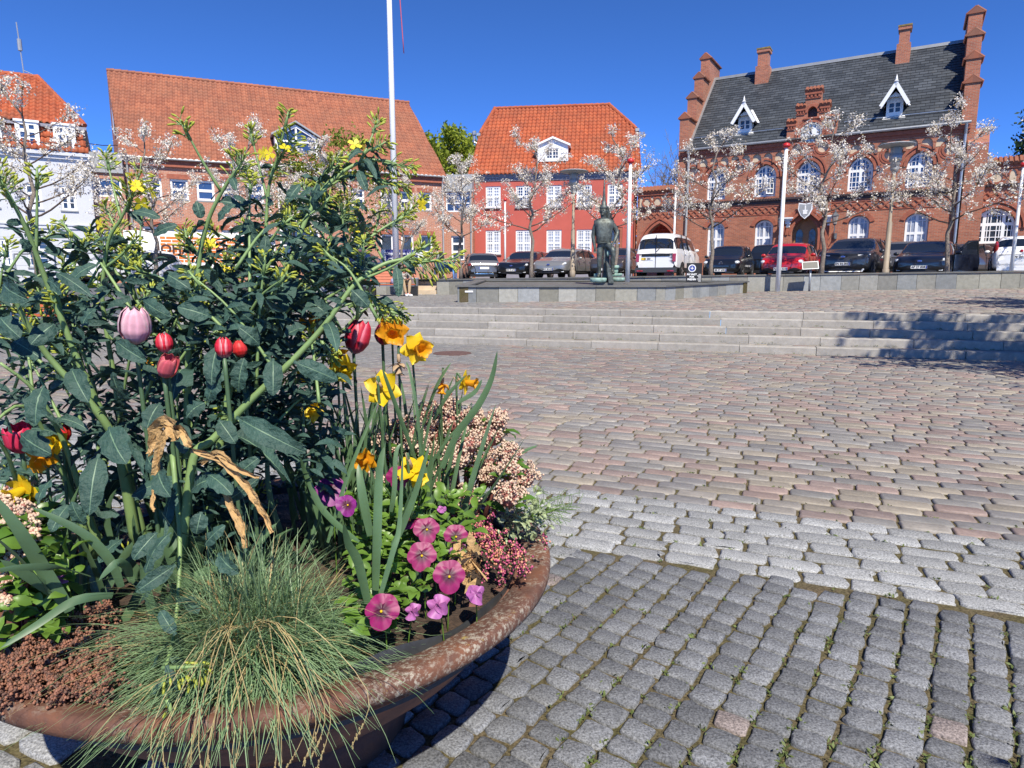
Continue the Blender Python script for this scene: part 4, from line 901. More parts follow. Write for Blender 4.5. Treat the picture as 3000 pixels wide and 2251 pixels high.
d = 1.05; mb = MB(); mb.bar((tL + .5, yE + d*cos(tp) - .07*sin(tp), tE + d*sin(tp) + .07), (xs_[0] - .3, yE + d*cos(tp) - .07*sin(tp), tE + d*sin(tp) + .07), .03, .03)
mb.build('snow_rail', M['metal'], TH_); mb = MB(); mb.bar((xs_[5] + .3, yE + d*cos(tp) - .07*sin(tp), tE + d*sin(tp) + .07), (tR - .5, yE + d*cos(tp) - .07*sin(tp), tE + d*sin(tp) + .07), .03, .03); mb.build('snow_rail', M['metal'], TH_)
# stepped end gables
def step_gable(name, x0, x1, zst, yst, inner):
    n = len(zst); g = cut  # profile in (y,z), extruded in x
    p = [(-.02 + .0, -.3)]; prof = [(-.10, -.3)]
    for k in range(n): y = yst[k]; prof += [(y, zst[k])] if False else []
    pts = [(-.10, -.3), (-.10, zst[0])]
    for k in range(1, n): pts += [(yst[k], zst[k-1]), (yst[k], zst[k])]
    m = 2*TD; pts += [(m - a, b) for a, b in pts[::-1]]
    mb = MB(); mb.prism(pts, x0, x1, ax='yz'); go = mb.build(name, M['brick_town'], TH_)
    for k in range(n):
        ya = -.16 if k == 0 else yst[k] - .06; yb = yst[k+1] if k < n-1 else m - yst[k] + .06
        for q in ((ya, yb),) + (((m - yb, m - ya),) if k < n-1 else ()):
            mb = MB(); c = (x0+x1)/2; z = zst[k]
            mb.add([(x0 - .09, q[0], z), (x1 + .09, q[0], z), (x1 + .09, q[1], z), (x0 - .09, q[1], z), (c, q[0], z + .34), (c, q[1], z + .34)], [(0,1,4),(1,2,5,4),(2,3,5),(3,0,4,5),(3,2,1,0)])
            t_ = int((q[1]-q[0])/.17)
            for i in range(t_):
                y = q[0] + (q[1]-q[0])*(i+.5)/t_
                for s_ in (-1, 1): mb.tube([(c + s_*(x1-x0+.2)/2, y, z + .02), (c, y, z + .36)], [.07, .07], 6)
            mb.build('coping_tiles', M['cap'], go)
    return go
ysp = [0, 1.25, 2.5, 3.75]
zl_ = [FT.sz(u, v + 12, y)[1] for (u, v), y in zip(((1990, 340), (2013, 282), (2033, 225), (2053, 164)), ysp)]
stp = (zl_[3]-zl_[0])/3; zst = [zl_[0] + stp*k for k in range(4)]
step_gable('stepped_gable', tL - .12, tL + .42, zst, ysp, 1)
step_gable('stepped_gable', tR - .40, tR + .22, zst, ysp, -1)
mb = MB(); mb.add([(tL + .42, yE, tE + .04), (tL + .42, TD, tZ + .04), (tL + .56, TD, tZ + .035), (tL + .56, yE, tE + .035)], [(0,1,2,3)]); mb.build('verge_flashing', M['metal'], TH_)
mb = MB(); mb.box(tR - .06, tR + .80, -.28, .34, -.3, tE - 1.0); mb.add([(tR - .06, -.28, tE - .995), (tR + .8, -.28, tE - .995), (tR + .8, .34, tE - .2), (tR - .06, .34, tE - .2)], [(0,1,2,3)]); mb.add([(tR - .06, -.28, tE - .995), (tR - .06, .34, tE - .995), (tR - .06, .34, tE - .2)], [(0,1,2)]); mb.build('buttress', M['brick_town'], TH_)
for x, m_ in ((tL + .52, 'lead'), (tR - .18, 'metal')):
    mb = MB(); y = -.40 if x > 0 else -.2; mb.tube([(x, -.36, tE), (x, -.2, tE - .5), (x, -.2, -.2)], .07, 8); mb.build('downpipe', M[m_], TH_)
# chimneys
for u0, u1, vb, vt in ((2221, 2251, 220, 148), (2632, 2662, 150, 82)):
    yc = TD - .55; x0, x1 = FT.sz(u0, vb, yc)[0], FT.sz(u1, vb, yc)[0]; zt = FT.sz((u0+u1)/2, vt, yc)[1]; mb = MB(); zb = tZ - 1.0
    mb.box(x0 - .09, x1 + .09, yc - .42, yc + .42, zb, zb + 1.1); mb.box(x0, x1, yc - .33, yc + .33, zb + 1.1, zt - .2); mb.box(x0 - .07, x1 + .07, yc - .40, yc + .40, zt - .2, zt - .04)
    ch = mb.build('chimney', M['brick_town'], TH_); mb = MB(); mb.box(x0 - .09, x1 + .09, yc - .42, yc + .42, zt - .037, zt + .05); mb.build('chimney_cap', mat('mossy_mortar', (.20, .15, .05), .9, var=.4, vs=8), ch)
# two white gabled dormers
for uc, vb, vt in ((2182, 390, 299), (2616, 345, 240)):
    y0 = .45; xc = FT.sz(uc, 375, y0)[0]; z0 = tE + (y0 - yE)*math.tan(tp) - .05; zt = FT.sz(uc, vt, y0 - .5)[1]; ze_ = z0 + .88; hw = .37
    dm = cut('dormer', [(xc-hw, z0), (xc+hw, z0), (xc+hw, ze_), (xc, zt - .35), (xc-hw, ze_)], [[(xc-.30, z0+.24), (xc+.30, z0+.24), (xc+.30, z0+.80), (xc-.30, z0+.80)]], .1, M['white'], TH_, y=y0)
    window(dm, [(xc-.30, z0+.24), (xc+.30, z0+.24), (xc+.30, z0+.80), (xc-.30, z0+.80)], y0+.02, bars_v=(), bars_h=(.5,), thick_v=(.5,), fw=.06, bw=.03)
    ys_ = lambda z: yE + (z - tE)/math.tan(tp)
    mb = MB()
    for s_ in (-1, 1): mb.add([(xc+s_*hw, y0+.1, z0), (xc+s_*hw, y0+.1, ze_), (xc+s_*hw, ys_(ze_), ze_), (xc+s_*hw, ys_(z0)-.02, z0)], [(0,1,2,3)])
    mb.add([(xc - hw - .15, y0 - .1, z0 - .04), (xc + hw + .15, y0 - .1, z0 - .04), (xc + hw + .1, y0 + .02, z0 + .10), (xc - hw - .1, y0 + .02, z0 + .10)], [(0,1,2,3)])
    mb.build('cheek', M['white'], dm)
    mb = MB(); top = zt - .15
    for s_ in (-1, 1):
        a = (xc + s_*(hw + .20), y0 - .5, ze_ - .30); b = (xc, y0 - .5, top); c = (xc, ys_(top), top); d = (xc + s_*(hw + .20), ys_(ze_ - .30), ze_ - .30)
        mb.add([a, b, c, d] + [(p[0] + s_*.02, p[1], p[2] + .06) for p in (a, b, c, d)], [(0,1,2,3),(7,6,5,4),(2,6,7,3),(3,7,4,0)], 0)
    mb.build('dormer_roof', M['slate'], dm)
    mb = MB()
    for s_ in (-1, 1): mb.bar((xc + s_*(hw + .24), y0 - .52, ze_ - .36), (xc, y0 - .52, top + .06), .09, .17, up=(0, 0, 1)); mb.bar((xc + s_*(hw + .22), ys_(ze_ - .30)-.1, ze_ - .24), (xc, ys_(top)-.1, top + .1), .22, .04, up=(0, 0, 1))
    mb.prism([(xc - .30, ze_ + .1), (xc + .30, ze_ + .1), (xc, top - .3)], y0 - .25, y0 - .2); mb.build('bargeboard', M['white'], dm)
    mb = MB(); mb.lathe([(.03, 0), (.05, .1), (.12, .16), (.05, .22), (.05, .3), (.0, .5)], 8, (xc, y0 - .52, top)); mb.build('finial', M['white'], dm)

# crenellated garden wall with the gateway, left of the town hall; the wing with the big arched window, right of it
def niche_row(root, F_, xa, xb, z, y=0, n=None):
    n = n or max(2, int((xb-xa)/.62)); stp = (xb-xa)/n
    for i in range(n):
        x = xa + stp*(i+.5); mb = MB(); rg = MB()
        if i % 2: q = circle(x, z, .21, 16); ring(rg, circle(x, z, .23, 16) + [circle(x, z, .23, 16)[0]], .09, y - .05, y + .01, 0)
        else: q = arch(x - .13, x + .13, z - .38, z + .10, z + .36, 'pt', 4); ring(rg, q, .07, y - .05, y + .01)
        mb.add([(a, y - .006, b) for a, b in q], [tuple(range(len(q)))]); mb.build('niche', M['cream'], root); rg.build('niche_ring', M['brick_dark'], root)
def band(root, xa, xb, z, y=0):
    mb = MB(); mb.box(xa, xb, y - .12, y + .02, z - .02, z + .08)
    for i in range(int((xb-xa)/.14)): mb.box(xa + .14*i + .02, xa + .14*i + .09, y - .16, y - .11, z, z + .10)
    mb.build('string_course', M['clinker'], root)
    mb = MB(); zl = z - .45; n = int((xb-xa)/.36)
    for i in range(n):
        x = xa + (xb-xa)*(i+.5)/n
        for sx, sz in ((1, 1), (1, -1), (-1, 1), (-1, -1)): mb.bar((x, y - .015, zl + sz*.17), (x + sx*.18, y - .015, zl), .05, .06, up=(0, 1, 0))
    mb.build('lozenge_frieze', M['brick_dark'], root)
FG = Facade(8.05, 41.6, 1.45, .857, -.515)
gw_ = FG.root('gateway_wall', 'red brick garden wall with a pointed gateway beside the red house', 'wall')
ga, gbx = FG.sz(1868, 600)[0], FG.sz(1992, 600)[0] - .1; gz = FG.sz(1930, 562)[1]
pa_, pb_ = FG.sz(1886, 700)[0], FG.sz(1978, 700)[0]; pz = FG.sz(1936, 655)[1]; gp = arch(pa_, pb_, .02, pz - 1.5, pz, 'pt')
cut('wall', [(ga, -.3), (gbx, -.3), (gbx, gz), (ga, gz)], [gp], .45, M['brick_town'], gw_)
mb = MB(); ring(mb, shrink(gp, -.02), .14, -.05, .02); ring(mb, shrink(gp, -.22), .12, -.09, .02); mb.build('arch_band', M['brick_dark'], gw_)
mb = MB(); tile_cap(mb, ga, gbx, -.18, .6, gz, .3, tw=.2); mb.build('coping_tiles', M['cap'], gw_); mb = MB(); mb.box(ga, gbx, -.1, .02, gz - .2, gz - .01); mb.build('cornice', M['brick_dark'], gw_)
niche_row(gw_, FG, ga + .1, gbx - .1, FG.sz(1930, 592)[1], n=7); band(gw_, ga, gbx, FG.sz(1930, 610)[1])
FW = Facade(FT.world(tR + .05, .25, 0).x, FT.world(tR + .05, .25, 0).y, 1.45, .857, -.515)
wg = FW.root('town_hall_wing', 'low red brick wing with one very wide arched white window', 'building')
wz = FW.sz(2925, 482)[1]; a_, b_ = FW.sz(2845, 690)[0], FW.sz(2974, 690)[0]; wt = FW.sz(2912, 611)[1]; wb = FW.sz(2912, 713)[1]
bp_ = arch(a_, b_, wb, wb + (wt-wb)*.42, wt, 'pt', 12); WX = 9.0
cut('wall', [(0, -.3), (WX, -.3), (WX, wz), (0, wz)], [shrink(bp_, -.02)], .45, M['brick_town'], wg)
window(wg, bp_, .18, bars_v=(.09, .18, .36, .43, .57, .64, .82, .91), bars_h=(.18, .37, .8), thick_v=(.28, .72), thick_h=(.55,), fw=.11, bw=.035, glass='glass')
mb = MB(); ring(mb, shrink(bp_, -.03), .15, -.05, .02); ring(mb, shrink(bp_, -.26), .13, -.10, .02); mb.build('arch_band', M['brick_dark'], wg)
mb = MB(); mb.box(a_ - .2, b_ + .2, -.1, .05, wb - .12, wb - .03); mb.build('sill', M['clinker'], wg)
mb = MB(); tile_cap(mb, 0, WX, -.2, .7, wz, .3, tw=.2); mb.build('coping_tiles', M['cap'], wg); mb = MB(); mb.box(0, WX, -.1, .02, wz - .2, wz - .01); mb.build('cornice', M['brick_dark'], wg)
niche_row(wg, FW, .3, WX, FW.sz(2940, 520)[1], n=14); band(wg, 0, WX, FW.sz(2940, 545)[1])
mb = MB(); mb.box(.1, WX, .5, 6, -.3, wz - .4); mb.build('rear_wall', M['brick_town'], wg)
# small garden building seen through the gateway
FH = Facade(FG.world(0, 7, 0).x, FG.world(0, 7, 0).y, 1.5, .857, -.515)
gh = FH.root('garden_house', 'low white garden building with a red roof seen through the gateway', 'building'); h0, h1, hz = FH.sz(1860, 690)[0], FH.sz(2010, 690)[0], FH.sz(1936, 690)[1]
mb = MB(); mb.box(h0, h1, 0, 3, -.3, hz); mb.build('wall', M['plaster_white'], gh)
pantiles('roof', gh, M['tile_red'], lambda t: h0 - .2, lambda t: h1 + .2, 1.5, R(40), -.2, hz)

# ================================================================ TREES
def leafquads(P, size, g, flat=0.0, nrm=None, asp=.7, curl=.25):
    """many small bent leaf faces: P (n,3) centres -> verts, quads"""
    n = len(P); a = g.normal(0, 1, (n, 3)); a /= np.linalg.norm(a, axis=1)[:, None]
    if nrm is not None: b = np.cross(a, nrm)
    else: b = np.cross(a, g.normal(0, 1, (n, 3)))
    b /= np.maximum(np.linalg.norm(b, axis=1)[:, None], 1e-6); c = np.cross(a, b)
    s = size * g.uniform(.6, 1.3, (n, 1)); a = a*s; b = b*s*asp; c = c*s*curl
    V = np.stack([P - a, P - b*.8 + c*.6, P + a, P + b*.8 + c*.6], 1).reshape(-1, 3)
    F = np.arange(n*4).reshape(n, 4); return V, F
def branchy(seed, h, fork, rtrunk, nb, spread, rise, lean=.02, tmin=.0, ctop=1.0):
    """trunk and curved limbs of a young tree; returns MB of wood and the points along the outer twigs"""
    g = np.random.default_rng(seed); mb = MB(); tw = []; n = 10
    px = [Vector((g.normal(0, lean)*k, g.normal(0, lean)*k, h*.93*k/n)) for k in range(n+1)]
    mb.tube(px, [rtrunk*(1.25 if k == 0 else 1) * (1 - .82*(k/n)**.9) + .006 for k in range(n+1)], 9)
    at = lambda z: px[min(n, int(z/(h*.93)*n))] .lerp(px[min(n, int(z/(h*.93)*n)+1)], (z/(h*.93)*n) % 1)
    for b in range(nb):
        t = b/(nb-1); z0 = fork + (h*.88 - fork)*t**1.35; az = b*2.4 + g.uniform(-.4, .4); L = spread*(1 - .55*t)*g.uniform(.7, 1.2); p = at(z0); pts = [p]; el = rise*(1 + .9*t)*g.uniform(.6, 1.3)
        k = 7; d = Vector((cos(az)*cos(el), sin(az)*cos(el), sin(el)))
        for i in range(k):
            d = (d + Vector((g.normal(0, .13), g.normal(0, .13), .07 + g.normal(0, .07)))).normalized(); p = p + d*(L/k); pts.append(p)
        r0 = max(.010, rtrunk*.34*(1 - .6*t)); mb.tube(pts, [r0*(1 - .85*i/k) + .004 for i in range(k+1)], 6, 1)
        tw += [(pts[i], (i/k)) for i in range(2, k+1)]
        for j in range(int(round(6*L/spread)) + 1):
            i = g.integers(2, k); q = pts[i].copy(); dd = (pts[i]-pts[i-1]).normalized(); dd = (dd + Vector(g.normal(0, .7, 3)) + Vector((0, 0, .35))).normalized(); l = L*g.uniform(.18, .42); sp = [q]
            for m in range(4): dd = (dd + Vector(g.normal(0, .15, 3)) + Vector((0,0,.06))).normalized(); q = q + dd*l/4; sp.append(q)
            mb.tube(sp, [.008, .007, .006, .005, .003], 5, 1, cap=False); tw += [(s, .5 + .12*m) for m, s in enumerate(sp[1:])]
            if j < 3:
                e = sp[2]; dd = (dd + Vector(g.normal(0, .8, 3))).normalized(); q = e + dd*l*.45; mb.tube([e, (e+q)/2 + Vector((0,0,.01)), q], [.005, .004, .003], 4, 1, cap=False); tw += [(q, 1), ((e+q)/2, .9)]
    top = px[-1]
    for j in range(6): d = (Vector(g.normal(0, .45, 3)) + Vector((0,0,1))).normalized(); q = top + d*h*.07; mb.tube([top, q], [.006, .003], 4, 1, cap=False); tw += [(q, 1), (top.lerp(q, .5), .9)]
    return mb, tw
def cherry_meshes(seed, h=5.3):
    mb, tw = branchy(seed, h, h*.34, .075, 15, 2.25, .28); g = np.random.default_rng(seed+99)
    wood = mb.mesh('trunk', [M['bark'], M['twig']], True); P = []; B = []
    for p, t in tw:
        if g.random() > .50 + .42*t: continue
        m = g.integers(8, 22); c = np.array(p) + g.normal(0, .03, 3)
        P.append(c + g.normal(0, 1, (m, 3))*np.array((.066, .066, .05))*g.uniform(.6, 1.5))
        m = g.integers(1, 6); B.append(c + g.normal(0, .075, (m, 3)))
    P = np.concatenate(P); B = np.concatenate(B); V, F = leafquads(P, .036, g); V2, F2 = leafquads(B, .036, g, asp=.45)
    me = npmesh('crown', np.concatenate([V, V2]), np.concatenate([F, F2 + len(V)]), [M['petal'], M['bud']], False, np.r_[np.zeros(len(F)), np.ones(len(F2))]); return wood, me
CH = [cherry_meshes(s) for s in (11, 12, 13, 14)]
trees = [  # pixel of the trunk, distance, height scale, variant, label
    (106, 770, 18.9, 1.06, 0, 'blossoming cherry tree in front of the white house'),
    (458, 770, 24.0, 1.04, 1, 'blossoming cherry tree in front of the left end of the orange advertising box'),
    (732, 770, 24.2, 1.06, 2, 'blossoming cherry tree in front of the right end of the orange advertising box'),
    (950, 770, 25.5, 1.0, 3, 'blossoming cherry tree before the tall stair window of the brick office house'),
    (1176, 770, 27.6, .84, 0, 'blossoming cherry tree right behind the tall white flagpole'),
    (1350, 790, 27.4, .93, 1, 'blossoming cherry tree between the walking man and the grey hatchback'),
    (1556, 790, 26.4, 1.03, 2, 'blossoming cherry tree before the black estate car and the red house'),
    (1803, 790, 26.0, 1.06, 3, 'blossoming cherry tree behind the bronze statue'),
    (2084, 790, 24.6, 1.0, 0, 'blossoming cherry tree between the white van and the small black car'),
    (2406, 790, 23.6, 1.06, 1, 'blossoming cherry tree before the town hall entrance'),
    (2776, 780, 22.4, 1.0, 2, 'blossoming cherry tree beside the open car door'),
    (3075, 780, 21.4, 1.05, 3, 'blossoming cherry tree cut by the right edge of the view')]
for i, (u, v, Y, s, k, lab) in enumerate(trees):
    p = atY(u, v, Y); z = cp(p.x, p.y) - .05
    t = thing('cherry_tree', lab, 'tree', (p.x, p.y, z), i*1.9 + k, 'blossoming cherry trees along the wall'); t.scale = (s, s, s)
    link('trunk', CH[k][0], t); link('crown', CH[k][1], t)
def crown_tree(name, label, pos, h, cr, cz, leaf, seed, size=.14, n=9000, sq=1.0, group=None, fork=.3, rt=.2, wood=True, clump=60):
    """bigger leafy tree: limbs reaching into many leaf clumps with gaps between them"""
    g = np.random.default_rng(seed); t = thing(name, label, 'tree', pos, g.uniform(0, 6), group); mb = MB(); ctr = []
    mb.tube([(0, 0, -.2), (.03*h*.1, 0, h*fork), (0, .05*h*.1, h*.8)], [rt*1.2, rt*.85, rt*.2], 9)
    for i in range(clump):
        d = g.normal(0, 1, 3); d /= np.linalg.norm(d); r = g.uniform(.45, 1.0)**.6; c = np.array((d[0]*cr*r, d[1]*cr*r, cz + d[2]*cr*sq*r)); ctr.append((c, cr*g.uniform(.14, .30)))
        if i % 3 == 0: z0 = h*g.uniform(fork*.9, .6); mb.tube([(0, 0, z0), tuple(np.array((0, 0, z0))*.5 + c*.5 + np.array((0, 0, -.1))), tuple(c)], [rt*.3, rt*.16, .01], 5, 1)
    mb.build('trunk', [M['bark'], M['twig']], t, True)
    P = np.concatenate([c + g.normal(0, 1, (int(n/clump), 3))*rr*.62*np.array((1, 1, .8)) for c, rr in ctr]); V, F = leafquads(P, size, g)
    me = npmesh('crown', V, F, leaf); link('crown', me, t); return t
def leafmat(name, c, var=.35, trans=.35): return mat(name, c, .55, var=var, vs=2.2, trans=trans, spec=.3)
M['leaf_spring'] = leafmat('spring_leaves', (.17, .22, .025)); M['leaf_beech'] = leafmat('beech_leaves', (.24, .29, .03)); M['leaf_dark'] = leafmat('dark_conifer_leaves', (.028, .055, .018), trans=.1)
M['leaf_hedge'] = leafmat('hedge_leaves', (.10, .15, .03))
p = atY(862, 700, 29.0); crown_tree('lime_tree', 'young lime tree with fresh yellow green leaves held by a stake before the stair window', (p.x, p.y, 1.2), 5.6, 1.5, 3.7, M['leaf_spring'], 5, size=.075, n=2600, sq=1.1, rt=.05, clump=40, group='young green trees before the office house')
p = atY(1030, 700, 30.0); crown_tree('lime_tree', 'young lime tree with fresh leaves left of the tall flagpole', (p.x, p.y, 1.2), 6.6, 1.9, 4.2, M['leaf_spring'], 6, size=.08, n=2300, sq=1.3, rt=.05, clump=40, group='young green trees before the office house')
p = atY(853, 700, 28.6); mb = MB(); mb.tube([(0, 0, 0), (0, 0, 5.0)], .05, 7); tag(mb.build('tree_stake', mat('brown_stake', (.30, .19, .11), .8, var=.2), None, (p.x, p.y, 1.2)), 'plain brown wooden stake beside the young lime tree', 'stake')
p = atY(1316, 480, 66); crown_tree('beech_tree', 'big round light green tree behind the roofs left of the red house', (p.x, p.y, 1.8), 15, 4.3, p.z - 2.6, M['leaf_beech'], 7, size=.22, n=14000, sq=.95, rt=.35, clump=110)
p = atY(2995, 450, 62); crown_tree('conifer_tree', 'dark green conifer top rising behind the wing at the right edge', (p.x + 2.8, p.y, 1.8), 14.6, 3.4, 10.6, M['leaf_dark'], 8, size=.2, n=9000, sq=1.5, rt=.35, clump=90)
p = atY(1938, 652, 55); crown_tree('hedge_tree', 'green bushy tree seen above the garden building through the gateway', (p.x, p.y, 1.5), 5.5, 2.2, 3.2, M['leaf_hedge'], 9, size=.16, n=3500, rt=.1, clump=40)
# bare trees behind the gateway wall
def bare_tree(label, u, Y, ztop, seed):
    g = np.random.default_rng(seed); p = atY(u, 600, Y); t = thing('bare_tree', label, 'tree', (p.x, p.y, 1.6), 0, 'bare trees behind the gateway wall'); mb = MB()
    def grow(p, d, l, r, lev):
        pts = [p]; q = p
        for i in range(4): d = (d + Vector(g.normal(0, .12, 3)) + Vector((0, 0, .05))).normalized(); q = q + d*l/4; pts.append(q)
        mb.tube(pts, [r*(1 - .12*i) for i in range(5)], 6 if lev < 2 else 4, 0, cap=False)
        if lev < 4:
            for k in range(4 if lev else 6):
                e = pts[g.integers(2, 5)]; dd = (d + Vector(g.normal(0, .55, 3)) + Vector((0, 0, .12))).normalized(); grow(e, dd, l*g.uniform(.5, .72), r*.52, lev+1)
    grow(Vector((0, 0, 0)), Vector((0, 0, 1)), ztop*.42, .16, 0); mb.build('trunk', mat('grey_bare_wood', (.19, .165, .14), .9, var=.2), t, True)
bare_tree('bare leafless tree behind the gateway wall, next to the red house', 1915, 60, 13.5, 3)
bare_tree('bare leafless tree behind the gateway wall, next to the stepped gable', 1968, 66, 14, 4)

# the trees outside the view whose branches shade the right of the square
def shade_tree(pos, h, cr, seed, label):
    g = np.random.default_rng(seed); t = thing('spruce_tree', label, 'tree', pos); mb = MB(); mb.tube([(0,0,-.2), (0,0,h)], [.2, .03], 9); P = []
    for b in range(60):
        z = 1.5 + (h - 1.8)*b/60; az = b*2.4; L = cr*(1 - .5*b/60)*g.uniform(.7, 1.1); pts = [Vector((0,0,z))]; d = Vector((cos(az), sin(az), .12))
        for i in range(6): d = (d + Vector(g.normal(0, .08, 3))).normalized(); pts.append(pts[-1] + d*L/6)
        mb.tube(pts, [.035*(1 - .8*i/6) for i in range(7)], 5, 1, cap=False)
        for i in range(1, 7): P.append(np.array(pts[i]) + g.normal(0, 1, (34, 3))*np.array((.15, .15, .05)))
    mb.build('trunk', [M['bark'], M['twig']], t, True); V, F = leafquads(np.concatenate(P), .075, g); link('crown', npmesh('crown', V, F, M['leaf_dark']), t)
shade_tree((9.6, 6.2, 0), 8.4, 3.5, 21, 'tall tree beyond the right edge of the view whose branches shade the square')
shade_tree((13.4, 10.6, 0), 7.5, 3.3, 22, 'second tree beyond the right edge shading the far wall')

# ================================================================ STREET FURNITURE
M['redtop'] = mat('red_paint', (.5, .02, .02), .4)
def pole(label, ut, vt, ub, vb, Y, r0, r1, zb=None, knob='red', h=None):
    b = atY(ub, vb, Y); t = atY(ut, vt, Y); z = b.z if zb is None else zb; H_ = h or (t.z - z)
    o = thing('flagpole', label, 'flagpole', (b.x, b.y, z), 0, 'white flagpoles round the square'); mb = MB(); mb.tube([(0, 0, 0), (0, 0, H_*.5), (0, 0, H_)], [r0, (r0+r1)/2, r1], 12); mb.build('mast', M['white'], o, True)
    mb = MB(); mb.lathe([(r1, 0), (r1*2.2, .03), (r1*2.5, .08), (r1*1.8, .14), (0, .17)], 12, (0, 0, H_)); mb.build('knob', M['redtop' if knob == 'red' else 'white'], o, True); return o
fp = pole('tallest white flagpole, its top beyond the upper edge of the picture', 1140, -700, 1163, 845, 25.2, .125, .07, zb=.84, h=17.5)
mb = MB(); hp = [(.35 + .06*sin(k*.9), -.1, 17.2 - k*.55 ) for k in range(0, 14)]; mb.tube([(0.08, -.08, 17.3)] + [(.10 + .42*(k/18.0)**1.2, -.10, 17.3 - .52*k) for k in range(1, 18)], [.012]*6 + [.03 - .0012*k for k in range(12)], 5)
mb.build('pennant', mat('red_pennant', (.45, .08, .12), .7), fp, True)
pole('white flagpole with a red knob right of the statue', 1849, 480, 1838, 826, 21.0, .075, .045, zb=None)
pole('white flagpole with a red knob between the red car and the dark crossover', 2301, 434, 2278, 846, 22.3, .082, .05, zb=upz(9.0, 22.3))
pole('thin white flagpole before the gateway', 1970, 560, 1971, 800, 30.5, .055, .04, zb=1.33)
pole('thin white flagpole at the left half of the red house', 1477, 590, 1480, 800, 36, .06, .04, zb=1.33)
pole('white flagpole before the wide arched window', 2976, 490, 2962, 800, 21.9, .06, .04, zb=1.4)
def street_lamp(label, u, vt, vb, Y):
    b = atY(u, vb, Y); t = atY(u, vt, Y); o = thing('street_lamp', label, 'street lamp', (b.x, b.y, 1.3), 0, 'disc topped street lamps'); h = t.z - 1.3
    col = mat('ochre_lamp_post', (.27, .22, .16), .6, var=.15)
    mb = MB(); mb.tube([(0,0,0), (0,0,.35), (0,0,.36), (0,0,1.9), (0,0,1.95), (0,0,h-.95)], [.11, .11, .085, .08, .055, .05], 12); mb.build('post', col, o, True)
    mb = MB(); mb.lathe([(.06, h-.95), (.14, h-.80), (.14, h-.78)], 14); mb.build('lamp_base', M['steel_grey'], o, True)
    mb = MB(); mb.lathe([(.13, h-.78), (.17, h-.12)], 14); mb.build('lamp_glass', mat('frosted_lamp_glass', (.42, .40, .36), .3, spec=.6), o, True)
    mb = MB(); mb.lathe([(.19, h-.55), (.19, h-.32)], 14); mb.build('louvre', M['steel_grey'], o, True)
    mb = MB(); mb.lathe([(.17, h-.11), (.52, h-.06), (.56, h-.035), (.50, h-.01), (.0, h+.03)], 24); mb.build('disc_top', M['lead'], o, True)
street_lamp('disc topped street lamp before the red house, beside the silver estate car', 1677, 500, 812, 26.4)
street_lamp('disc topped street lamp right of the dark crossover before the town hall', 2594, 422, 800, 22.7)
def lantern(label, u, v, side):
    x, z = FT.sz(u, v, -.5); p = FT.world(x, -.55, z); o = thing('wall_lantern', label, 'lantern', p, FT.a, 'old lanterns beside the town hall door'); k = M['black']; ir = mat('grey_iron', (.13, .14, .15), .5, metal=.4)
    mb = MB(); mb.lathe([(.09, -.30), (.17, .12)], 6); mb.build('lantern_glass', mat('lantern_glass', (.30, .27, .24), .15, spec=.7), o)
    mb = MB(); mb.lathe([(.20, .12), (.10, .26), (.05, .30), (.04, .38), (.0, .44)], 6); mb.lathe([(.05, -.36), (.10, -.30)], 6); mb.build('lantern_cap', ir, o)
    mb = MB(); mb.tube([(0, 0, -.34), (0, 0, -.75), (0, .12, -.98), (0, .34, -1.0), (0, .5, -.85)], .022, 6); mb.tube([(0, 0, -.6), (0, .2, -.62), (0, .54, -.5)], .016, 6); mb.lathe([(.10, -1.05), (.10, -.75)], 10, (0, .52, 0)); mb.build('bracket', ir, o)
lantern('old wall lantern right of the town hall door', 2447, 640, 1); lantern('old wall lantern left of the town hall door, behind the flagpole', 2288, 650, -1)

def lettering(txt, size, parent, mtl, loc, rot=(pi/2, 0, 0), align='CENTER', ext=.002, name='lettering', bold=0, sx=1):
    cu = bpy.data.curves.new('t', 'FONT'); cu.body = txt; cu.size = size; cu.align_x = align; cu.align_y = 'CENTER'; cu.extrude = ext; cu.offset = bold; cu.resolution_u = 3
    to = bpy.data.objects.new('t', cu); COL.objects.link(to); dg = bpy.context.evaluated_depsgraph_get(); dg.update(); me = bpy.data.meshes.new_from_object(to.evaluated_get(dg)); bpy.data.objects.remove(to); bpy.data.curves.remove(cu)
    me.name = name; me.materials.clear(); me.materials.append(mtl); o = link(name, me, parent, loc); o.rotation_euler = rot; o.scale = (sx, 1, 1); return o
# black stele with the round emblem
p = atY(2033, 826, 20.6); FS = thing('memorial_sign', 'black upright sign with a round blue emblem and white words on the basin', 'sign', (p.x, p.y, 1.22), R(-10))
sw, shh = 43*20.6/1952, 56*20.6/1952
mb = MB(); mb.box(-sw/2, sw/2, 0, .16, 0, shh); mb.build('board', M['blacksign'], FS)
cx = -.07
mb = MB(); mb.prism(circle(cx, shh*.73, .115, 24), -.006, -.001); e = mb.build('emblem', M['white'], FS); mb = MB(); mb.prism(circle(cx, shh*.73, .088, 20), -.010, -.0065); mb.build('emblem_disc', M['blue'], e)
mb = MB(); star = [(cx + (.07 if i % 2 == 0 else .018)*sin(i*pi/4), shh*.73 + (.07 if i % 2 == 0 else .018)*cos(i*pi/4)) for i in range(8)]; mb.prism(star, -.014, -.0105); mb.build('emblem_star', M['white'], e)
for i, t in enumerate(('PÅ VAGT', 'FOR', 'FREDEN')): lettering(t, .072, FS, M['white'], (cx, -.003, shh*.41 - i*.076), bold=.0035)
mb = MB()
for i in range(7): mb.box(sw/2 - .10 - .02*(i % 3), sw/2 - .02, -.004, -.001, .03 + i*.035, .043 + i*.035)
mb.build('side_text', M['white'], FS)
